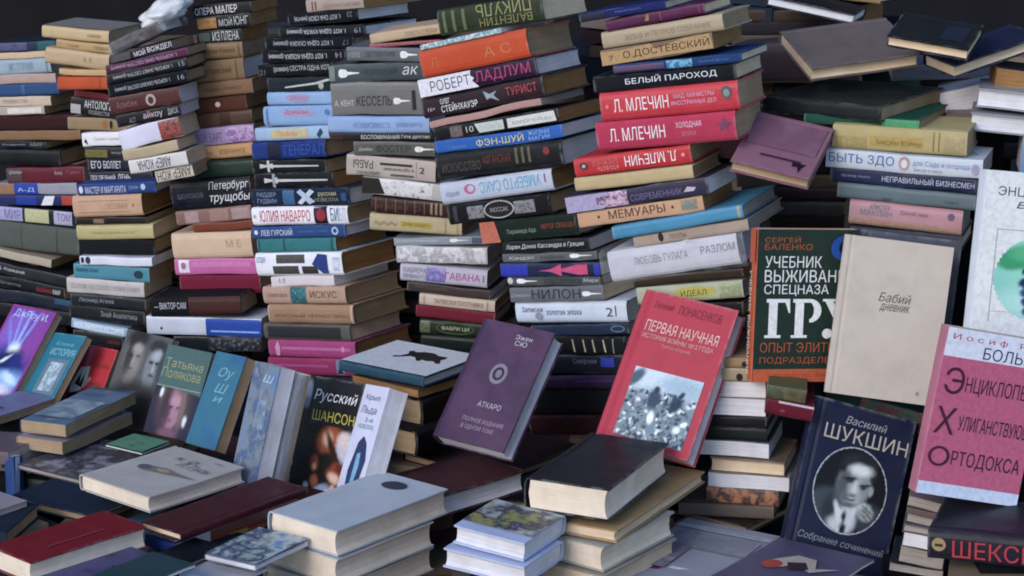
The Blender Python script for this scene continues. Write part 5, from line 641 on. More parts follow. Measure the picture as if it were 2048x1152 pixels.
B('hardback_book','thin dark photo book under the bird one','books lying on the front of the heap',(-.7189,3.4410,.4532),(-.5553,-.8317,-0),(.8317,-.5553,0),0.1767,0.1920,0.0081,'4c4c58','G',1,[('f','n',0,1,0,1,['44444c','6c6c78','34303c','8c8c98','4c3c44'],14)],{})
B('magazine','thin mottled green booklet','books lying on the front of the heap',(-.6373,3.3832,.4812),(-.5469,-.8372,-0),(.8372,-.5469,0),0.0674,0.0804,0.0025,'3c6c58','W',0,[('f','n',0,1,0,1,['3c6c58','548c6c','34584c'],40)],{})
B('paperback_book','grey paperback tucked behind the wine red book','books lying on the front of the heap',(-.8389,3.1314,.4721),(-.6371,-.7708,-0),(.7708,-.6371,0),0.0575,0.1242,0.0093,'8c848c','G',0,[],{})
B('hardback_book','pale blue-grey hardback with dark oval on its cover','books lying on the front of the heap',(-.2049,3.0735,.4857),(-.6357,-.7719,-0),(.7719,-.6357,0),0.2366,0.1412,0.0384,'aab2bc','L',1,[('f','e',0.28,0.62,0.76,0.9,'33384a')],{})
B('hardback_book','cream-paged hardback, middle of the pile with the dark oval','books lying on the front of the heap',(-.231,3.0504,.4443),(-.63,-.7766,-0),(.7766,-.63,0),0.2062,0.1472,0.0386,'b8bab8','L',1,[],{})
B('hardback_book','cream-paged hardback, bottom of the pile with the dark oval','books lying on the front of the heap',(-.2323,3.0545,.4039),(-.6212,-.7837,-0),(.7837,-.6212,0),0.2120,0.1465,0.0365,'b8bab8','L',1,[],{})
B('hardback_book','large maroon hardback with white pages lying flat','books lying on the front of the heap',(-.0738,3.2305,.4697),(-.7197,-.6943,-0),(.6943,-.7197,0),0.1746,0.1348,0.0335,'3c1822','W',1,[],{})
B('hardback_book','thick black hardback with cream pages','books lying on the front of the heap',(.1117,2.9536,.5769),(-.4202,-.9074,0),(.9074,-.4202,0),0.2265,0.1265,0.0459,'151a22','L',1,[],{})
B('hardback_book','tan hardback jutting out under the thick black one','books lying on the front of the heap',(.183,3.0066,.5458),(-.4867,-.8736,-0),(.8736,-.4867,0),0.2923,0.1162,0.0175,'9c8058','C',1,[],{})
B('hardback_book','grey-cream hardback below the tan jutting one','books lying on the front of the heap',(.1213,2.9122,.507),(-.5983,-.8013,-0),(.8013,-.5983,0),0.1775,0.1369,0.0363,'989890','L',1,[],{})
B('hardback_book','tan-grey hardback at the foot of the black book pile','books lying on the front of the heap',(.1282,2.9043,.4735),(-.5929,-.8053,-0),(.8053,-.5929,0),0.1851,0.1323,0.0314,'8c8478','C',1,[],{})
B('paperback_book','purple paperback at the very foot of the black book pile','books lying on the front of the heap',(.117,2.8809,.4593),(-.6235,-.7818,-0),(.7818,-.6235,0),0.1725,0.1374,0.0209,'6c1c64','C',0,[],{})
B('magazine','pale grey magazine with blurred tree pictures','books lying on the front of the heap',(.263,2.9784,.4761),(-.5096,-.8604,-0),(.8604,-.5096,0),0.2548,0.1516,0.0042,'8c90a0','W',0,[('f','n',0.1,0.95,0.55,0.8,['8c90a0','747888','9ca0b0'],14),('f','n',0.05,0.4,0.2,0.6,['8c90a0','6c6474','a0a4b0'],30),('f','r',0,1,0.84,0.9,'a0a8bc'),('f','t','Журнал Природа',0.3,0.9,0.86,0.89,'6c7084','')],{})
B('magazine','violet-grey magazine with cream and red flower','books lying on the front of the heap',(.384,2.8307,.5011),(-.6016,-.7988,-0),(.7988,-.6016,0),0.2194,0.1480,0.0040,'4a4662','W',0,[('f','p',[(0.25,0.6),(0.4,0.75),(0.6,0.74),(0.7,0.6),(0.9,0.68),(0.7,0.52),(0.5,0.6),(0.4,0.5)],'a89c94'),('f','e',0.2,0.4,0.45,0.6,'a03c34'),('f','p',[(0.4,0.6),(0.55,0.66),(0.66,0.56),(0.5,0.5)],'34202c')],{})
B('hardback_book','white square picture book of a black bull with teal spine','books lying on the front of the heap',(-.2941,3.4292,.5829),(.8181,-.5751,0),(.5751,.8181,0),0.1806,0.1623,0.0168,'26485a','W',1,[('f','p',[(0.406,0.663),(0.47,0.684),(0.497,0.633),(0.606,0.604),(0.701,0.652),(0.739,0.628),(0.706,0.569),(0.767,0.511),(0.779,0.402),(0.719,0.318),(0.729,0.218),(0.643,0.194),(0.592,0.21),(0.466,0.142),(0.449,0.18),(0.513,0.248),(0.473,0.31),(0.498,0.374),(0.436,0.355),(0.423,0.395),(0.526,0.468),(0.542,0.536),(0.442,0.618)],'10181a')],{'front': 'ccd2da'})
B('paperback_book','tan paperback under the bull picture book','books lying on the front of the heap',(-.1962,3.5168,.563),(-.6301,-.7765,-0),(.7765,-.6301,0),0.1187,0.1497,0.0135,'5c4838','O',0,[],{})
B('hardback_book','thick book two below the bull picture, shade put into its dark brown cover','books lying on the front of the heap',(-.1476,3.3357,.5067),(.5624,.8269,0),(-.8269,.5624,-0),0.1313,0.1537,0.0508,'241a18','T',1,[],{})  # dark spine turned outward; its brown stands in for shade below the bull book
B('hardback_book','thick book three below the bull picture, shade put into its blackish cover','books lying on the front of the heap',(-.1547,3.2927,.4731),(.5978,.8016,0),(-.8016,.5978,-0),0.1233,0.1419,0.0420,'1c1618','T',1,[],{})  # near-black cover colour carries the shade under the books above
B('hardback_book','long dark maroon hardback slanting into the heap','books lying on the front of the heap',(-.471,2.8216,.5023),(.6266,.7793,0),(-.7793,.6266,-0),0.2585,0.0860,0.0102,'40101a','C',1,[],{})
B('paperback_book','orange paperback with yellow and black spine','books lying on the front of the heap',(-.4656,2.8924,.4588),(.6692,.7431,0),(-.7431,.6692,-0),0.2347,0.1093,0.0142,'94381c','C',0,[('s','n',0,0.3,0.05,0.95,['241c24','94381c','54504c'],90),('s','r',0.3,0.45,0.1,0.75,'b09c40'),('s','t','ЗОЛОТАЯ СЕРИЯ',0.46,0.72,0.1,0.55,'b0a468','b'),('s','r',0.46,1,0,0.08,'3c1c1c')],{})
B('paperback_book','small blue book with white torn top','books lying on the front of the heap',(-.5339,2.8857,.4705),(.796,-.6053,0),(.6053,.796,0),0.0614,0.0727,0.0177,'1c2c6c','W',0,[('f','n',0,1,0,1,['b0b0c4','8c8ca4','241c2c','c0c0d0'],50)],{})
B('magazine','thin black booklet below the orange spine','books lying on the front of the heap',(-.4605,2.8789,.4828),(-.5738,-.819,-0),(.819,-.5738,0),0.1181,0.0660,0.0036,'141a22','G',0,[],{})
B('paperback_book','blue and white picture magazine beside the oval-cover pile','books lying on the front of the heap',(-.3674,2.8798,.4932),(-.5242,-.8516,-0),(.8516,-.5242,0),0.1211,0.0899,0.0071,'8c9cac','W',0,[('f','n',0,1,0,1,['2c549c','9cb0a8','1c2c5c','b0bcb8','3c6cac','4c2440'],14)],{})
B('magazine','white leaflet with faint grey print','books lying on the front of the heap',(-.4374,2.8334,.4742),(-.4878,-.8729,-0),(.8729,-.4878,0),0.1025,0.1079,0.0042,'b0b0b8','W',0,[('f','t','листок',0.2,0.6,0.7,0.78,'8c8c98','')],{})
B('magazine','violet magazine under the wine red book','books lying on the front of the heap',(-.5766,2.8492,.4871),(-.6573,-.7536,-0),(.7536,-.6573,0),0.1605,0.0993,0.0056,'34305c','W',0,[('f','n',0,1,0,1,['34305c','4c4878','241c34'],14)],{})
B('magazine','thin dark teal booklet','books lying on the front of the heap',(-.4993,2.7489,.5087),(-.5837,-.812,-0),(.812,-.5837,0),0.1255,0.0827,0.0054,'1c3c44','W',0,[],{})
B('hardback_book','navy book lying low behind the wine red one','books lying on the front of the heap',(-.7257,3.2834,.4391),(-.5296,-.8482,-0),(.8482,-.5296,0),0.1431,0.1896,0.0126,'1c2a3c','T',1,[],{})
B('hardback_book','dusky violet book lying low under the blue torn one','books lying on the front of the heap',(-.461,3.1794,.4476),(-.5748,-.8183,-0),(.8183,-.5748,0),0.1868,0.1433,0.0122,'2c2440','T',1,[],{})
B('hardback_book','oxblood book lying low under the orange spine','books lying on the front of the heap',(-.4489,3.3122,.4291),(-.5534,-.8329,-0),(.8329,-.5534,0),0.1272,0.1893,0.0128,'3a1c20','T',1,[],{})
B('hardback_book','blackish book lying low under the purple hardback','books lying on the front of the heap',(-.0433,3.5362,.4453),(-.6275,-.7786,-0),(.7786,-.6275,0),0.2234,0.2087,0.0133,'241a22','T',1,[],{})
B('hardback_book','slate book lying low beside the thick black one','books lying on the front of the heap',(.0706,3.3398,.4363),(-.5968,-.8024,-0),(.8024,-.5968,0),0.1924,0.1523,0.0127,'2a2c38','T',1,[],{})
B('hardback_book','brown book lying low before the pale stack','books lying on the front of the heap',(.3572,3.2081,.4635),(-.6339,-.7734,-0),(.7734,-.6339,0),0.2030,0.1564,0.0122,'34282a','T',1,[],{})
B('hardback_book','teal book lying low under the wine red one','books lying on the front of the heap',(-.559,3.0481,.4555),(-.5307,-.8476,-0),(.8476,-.5307,0),0.1796,0.1927,0.0116,'1c3a4c','T',1,[],{})
B('hardback_book','ink blue book lying low beside the portrait book','books lying on the front of the heap',(.3801,3.2521,.4573),(-.7114,-.7028,-0),(.7028,-.7114,0),0.1891,0.1322,0.0124,'1e2430','T',1,[],{})
B('paperback_book','dark green survival manual with huge white stencil letters','books stood face out',(.3506,2.9965,.9211),(-.0303,-.1151,-.9929),(.9702,.2357,-.057),0.2243,0.1578,0.0220,'1c3028','C',0,[('f','t','СЕРГЕЙ',0.07,0.42,0.915,0.955,'a4502c','b'),('f','t','БАЛЕНКО',0.07,0.54,0.865,0.905,'a4502c','b'),('f','t','УЧЕБНИК',0.08,0.64,0.75,0.825,'dcdce0','b'),('f','t','ВЫЖИВАНИЯ',0.08,0.98,0.655,0.735,'dcdce0','b'),('f','t','СПЕЦНАЗА',0.08,0.72,0.565,0.64,'dcdce0','b'),('f','r',0.135,0.22,0.305,0.53,'e2e2e6'),('f','r',0.1,0.26,0.29,0.308,'e2e2e6'),('f','r',0.11,0.34,0.522,0.546,'e2e2e6'),('f','p',[(0.295,0.524),(0.34,0.524),(0.345,0.455),(0.33,0.455)],'e2e2e6'),('f','r',0.395,0.48,0.305,0.53,'e2e2e6'),('f','r',0.36,0.52,0.29,0.308,'e2e2e6'),('f','r',0.37,0.55,0.522,0.546,'e2e2e6'),('f','p',[(0.54,0.39),(0.576,0.394),(0.608,0.405),(0.633,0.422),(0.649,0.444),(0.655,0.468),(0.649,0.492),(0.633,0.514),(0.608,0.531),(0.576,0.542),(0.54,0.546),(0.535,0.523),(0.549,0.52),(0.561,0.512),(0.571,0.5),(0.578,0.485),(0.58,0.468),(0.578,0.451),(0.571,0.436),(0.561,0.424),(0.549,0.416),(0.535,0.413)],'e2e2e6'),('f','p',[(0.665,0.546),(0.79,0.546),(0.79,0.53),(0.77,0.53),(0.88,0.4),(0.84,0.34),(0.69,0.53),(0.665,0.53)],'e2e2e6'),('f','p',[(0.95,0.546),(1,0.546),(1,0.5),(0.86,0.31),(0.8,0.285),(0.82,0.33)],'e2e2e6'),('f','e',0.67,0.77,0.285,0.35,'e2e2e6'),('f','t','ОПЫТ ЭЛИТНЫХ',0.06,0.98,0.195,0.26,'a85030','b'),('f','t','ПОДРАЗДЕЛЕНИЙ',0.06,0.98,0.115,0.175,'a85030','b'),('f','r',0,1,0,0.085,'b8552c'),('f','t','от простого бойца',0.2,0.8,0.025,0.06,'8c3418',''),('f','e',0.72,0.97,0.8,0.96,'1c4c9c'),('f','e',0.8,0.92,0.83,0.93,'14182c'),('s','r',0,0.22,0.02,0.98,'a84c2c'),('s','t','УЧЕБНИК ВЫЖИВАНИЯ',0.27,0.95,0.3,0.75,'d8c8b8','b')],{'spine': 'b0502c'})
B('hardback_book','slate grey hardback standing behind the beige one','books stood face out',(.517,3.0545,.9071),(-.116,-.1478,-.9822),(.9909,-.0858,-.1042),0.2333,0.1489,0.0200,'4a4f5c','G',1,[],{})
B('hardback_book','plain beige hardback with grey script title, stood upright','books stood face out',(.4847,2.9958,.9119),(-.1255,-.1913,-.9735),(.9827,-.1586,-.0955),0.2310,0.1570,0.0220,'b0a69c','C',1,[('f','t','А КУЗНЕЦОВ',0.36,0.66,0.755,0.785,'c4bcb8',''),('f','t','Бабий',0.35,0.66,0.61,0.67,'5c5650','bi'),('f','t','дневник',0.37,0.66,0.545,0.6,'5c5650','i'),('f','e',0.82,0.85,0.05,0.08,'8c8680')],{})
B('paperback_book','white encyclopedia with a green globe on its cover','books stood face out',(.6613,2.9327,1.0199),(-.0889,-.1561,-.9837),(.9811,.1568,-.1135),0.2831,0.1948,0.0300,'dcdfe8','W',0,[('f','t','ЭНЦИКЛОПЕДИЯ',0.1,0.95,0.87,0.925,'2c2c34','b'),('f','t','вина',0.25,0.6,0.82,0.855,'44444c','i'),('f','r',0.12,0.9,0.3,0.302,'84848c'),('f','r',0.12,0.125,0.25,0.71,'84848c'),('f','r',0.12,0.9,0.71,0.713,'84848c'),('f','g',0.13,0.89,0.26,0.69,'5cb4a6',[(0.35,0.75,0.5,0.4,0,0.7,'8cd0c0'),(0.2,0.72,0.2,0.13,0.3,0.25,'2f9468'),(0.3,0.8,0.16,0.1,0.2,0.5,'48ac7c'),(0.7,0.85,0.25,0.12,-0.3,0.3,'3a9c70'),(0.4,0.2,0.4,0.2,0,0.7,'a4d8d0'),(0.384,0.38,0.05,0.05,0,0.35,'3a4080'),(0.456,0.561,0.05,0.05,0,0.35,'3a4080'),(0.45,0.412,0.05,0.05,0,0.35,'2c3066'),(0.454,0.501,0.05,0.05,0,0.35,'23264f'),(0.497,0.355,0.05,0.05,0,0.35,'23264f'),(0.496,0.304,0.05,0.05,0,0.35,'4c5494'),(0.379,0.351,0.05,0.05,0,0.35,'2c3066'),(0.379,0.375,0.05,0.05,0,0.35,'2c3066'),(0.355,0.404,0.05,0.05,0,0.35,'23264f'),(0.47,0.372,0.05,0.05,0,0.35,'4c5494'),(0.331,0.332,0.05,0.05,0,0.35,'3a4080'),(0.467,0.465,0.05,0.05,0,0.35,'4c5494'),(0.528,0.586,0.05,0.05,0,0.35,'2c3066'),(0.37,0.618,0.05,0.05,0,0.35,'2c3066'),(0.555,0.509,0.05,0.05,0,0.35,'3a4080'),(0.442,0.499,0.05,0.05,0,0.35,'3a4080'),(0.475,0.452,0.05,0.05,0,0.35,'3a4080'),(0.42,0.294,0.05,0.05,0,0.35,'3a4080'),(0.441,0.416,0.05,0.05,0,0.35,'4c5494'),(0.492,0.274,0.05,0.05,0,0.35,'3a4080'),(0.409,0.285,0.05,0.05,0,0.35,'4c5494'),(0.422,0.192,0.05,0.05,0,0.35,'2c3066'),(0.363,0.211,0.05,0.05,0,0.35,'4c5494'),(0.388,0.571,0.05,0.05,0,0.35,'2c3066'),(0.418,0.528,0.05,0.05,0,0.35,'23264f'),(0.414,0.392,0.05,0.05,0,0.35,'23264f'),(0.513,0.57,0.05,0.05,0,0.35,'23264f'),(0.388,0.238,0.05,0.05,0,0.35,'4c5494'),(0.429,0.228,0.05,0.05,0,0.35,'2c3066'),(0.488,0.234,0.05,0.05,0,0.35,'4c5494'),(0.384,0.454,0.05,0.05,0,0.35,'2c3066'),(0.491,0.612,0.05,0.05,0,0.35,'2c3066'),(0.403,0.123,0.05,0.05,0,0.35,'3a4080'),(0.454,0.095,0.05,0.05,0,0.35,'3a4080'),(0.369,0.119,0.05,0.05,0,0.35,'2c3066'),(0.408,0.233,0.05,0.05,0,0.35,'2c3066'),(0.401,0.291,0.05,0.05,0,0.35,'2c3066'),(0.565,0.606,0.05,0.05,0,0.35,'2c3066'),(0.327,0.583,0.05,0.05,0,0.35,'23264f'),(0.308,0.445,0.05,0.05,0,0.35,'2c3066'),(0.462,0.532,0.05,0.05,0,0.35,'23264f'),(0.45,0.416,0.05,0.05,0,0.35,'3a4080'),(0.357,0.231,0.05,0.05,0,0.35,'2c3066'),(0.464,0.316,0.05,0.05,0,0.35,'2c3066'),(0.489,0.576,0.05,0.05,0,0.35,'4c5494'),(0.333,0.458,0.05,0.05,0,0.35,'23264f')],0.06,1)],{'spine': 'c4ccd8'})
B('paperback_book','pink encyclopedia with white bands and black capitals','books stood face out',(.5816,2.7620,.8378),(-.1778,-.1354,-.9747),(.9688,.1497,-.1975),0.2294,0.1482,0.0300,'b05476','C',0,[('f','r',0,1,0.83,1,'c8d0e4'),('f','r',0,1,0,0.075,'b8c8ec'),('f','t','И о с и ф   Р а с',0.06,1,0.925,0.968,'a82448','b'),('f','t','БОЛЬШАЯ',0.38,1.1,0.84,0.912,'28284c','b'),('f','t','НЦИКЛОПЕДИЯ',0.27,1.1,0.615,0.725,'281c3c','b'),('f','t','УЛИГАНСТВУЮЩЕГО',0.27,1.14,0.385,0.49,'281c3c','b'),('f','t','РТОДОКСА',0.27,0.95,0.175,0.28,'281c3c','b'),('f','t','Э',0.06,0.25,0.61,0.77,'44182c','b'),('f','t','Х',0.04,0.24,0.37,0.53,'44182c','b'),('f','e',0.04,0.25,0.175,0.295,'44182c'),('f','e',0.07,0.22,0.19,0.28,'b05476')],{'spine': 'a86478'})
B('hardback_book','dark blue hardback with a portrait in a silver oval','books stood face out',(.4379,2.9638,.6738),(-.2422,-.3955,-.886),(.9616,.0236,-.2734),0.2408,0.1553,0.0320,'161c36','W',1,[('f','t','Василий',0.29,0.72,0.88,0.93,'94989c','i'),('f','t','ШУКШИН',0.1,0.97,0.77,0.858,'a8a494',''),('f','e',0.1,0.86,0.22,0.755,'9ca4ac'),('f','e',0.115,0.845,0.23,0.745,'14161e'),('f','g',0.115,0.845,0.23,0.745,'13151b',[(0.2,0.22,0.3,0.26,0.3,0.25,'39434b'),(0.86,0.2,0.22,0.2,-0.3,0.25,'2c343c'),(0.46,0.16,0.2,0.2,0,0.25,'b0b8c0'),(0.5,0.1,0.045,0.16,0.1,0.3,'181c22'),(0.3,0.3,0.12,0.2,-0.5,0.4,'272f37'),(0.53,0.6,0.225,0.27,-0.15,0.12,'868e94'),(0.38,0.56,0.09,0.22,-0.1,0.6,'4a525a'),(0.58,0.5,0.1,0.16,0,0.7,'9ca4a8'),(0.7,0.58,0.07,0.16,0,0.6,'7c848a'),(0.55,0.89,0.25,0.09,0.1,0.3,'1a1e24'),(0.36,0.8,0.06,0.12,-0.4,0.4,'1c2026'),(0.775,0.78,0.05,0.13,0.1,0.4,'20242a'),(0.45,0.86,0.12,0.05,0.5,0.4,'23272c'),(0.6,0.765,0.15,0.065,0,0.6,'c6cccf'),(0.47,0.64,0.1,0.022,0.12,0.5,'1c2024'),(0.69,0.6,0.08,0.02,0.2,0.5,'1e2226'),(0.47,0.61,0.05,0.022,0.1,0.6,'2c3236'),(0.68,0.57,0.05,0.02,0.2,0.6,'2c3236'),(0.56,0.53,0.028,0.085,0.05,0.6,'b8bec2'),(0.545,0.455,0.055,0.022,0,0.6,'646c72'),(0.52,0.4,0.085,0.014,0.1,0.5,'24282c'),(0.52,0.375,0.06,0.014,0.1,0.6,'8c9498'),(0.5,0.335,0.1,0.035,0.1,0.6,'565e66'),(0.44,0.43,0.05,0.06,0,0.7,'565e66'),(0.79,0.55,0.028,0.06,0,0.4,'8c9298'),(0.76,0.3,0.13,0.1,-0.4,0.25,'8c9498'),(0.7,0.36,0.06,0.03,0.6,0.4,'a4acb0'),(0.79,0.33,0.1,0.012,-0.5,0.5,'3c444a'),(0.8,0.28,0.1,0.012,-0.5,0.5,'3c444a'),(0.78,0.235,0.09,0.012,-0.5,0.5,'444c52'),(0.4,0.22,0.04,0.14,0.5,0.4,'c0c6cc'),(0.58,0.22,0.04,0.12,-0.5,0.4,'b4bcc4')],0.1,1),('f','t','Собрание сочинений',0.06,0.95,0.135,0.19,'848894','i'),('f','t','В ОДНОЙ КНИГЕ',0.25,0.8,0.08,0.12,'747884','i')],{})
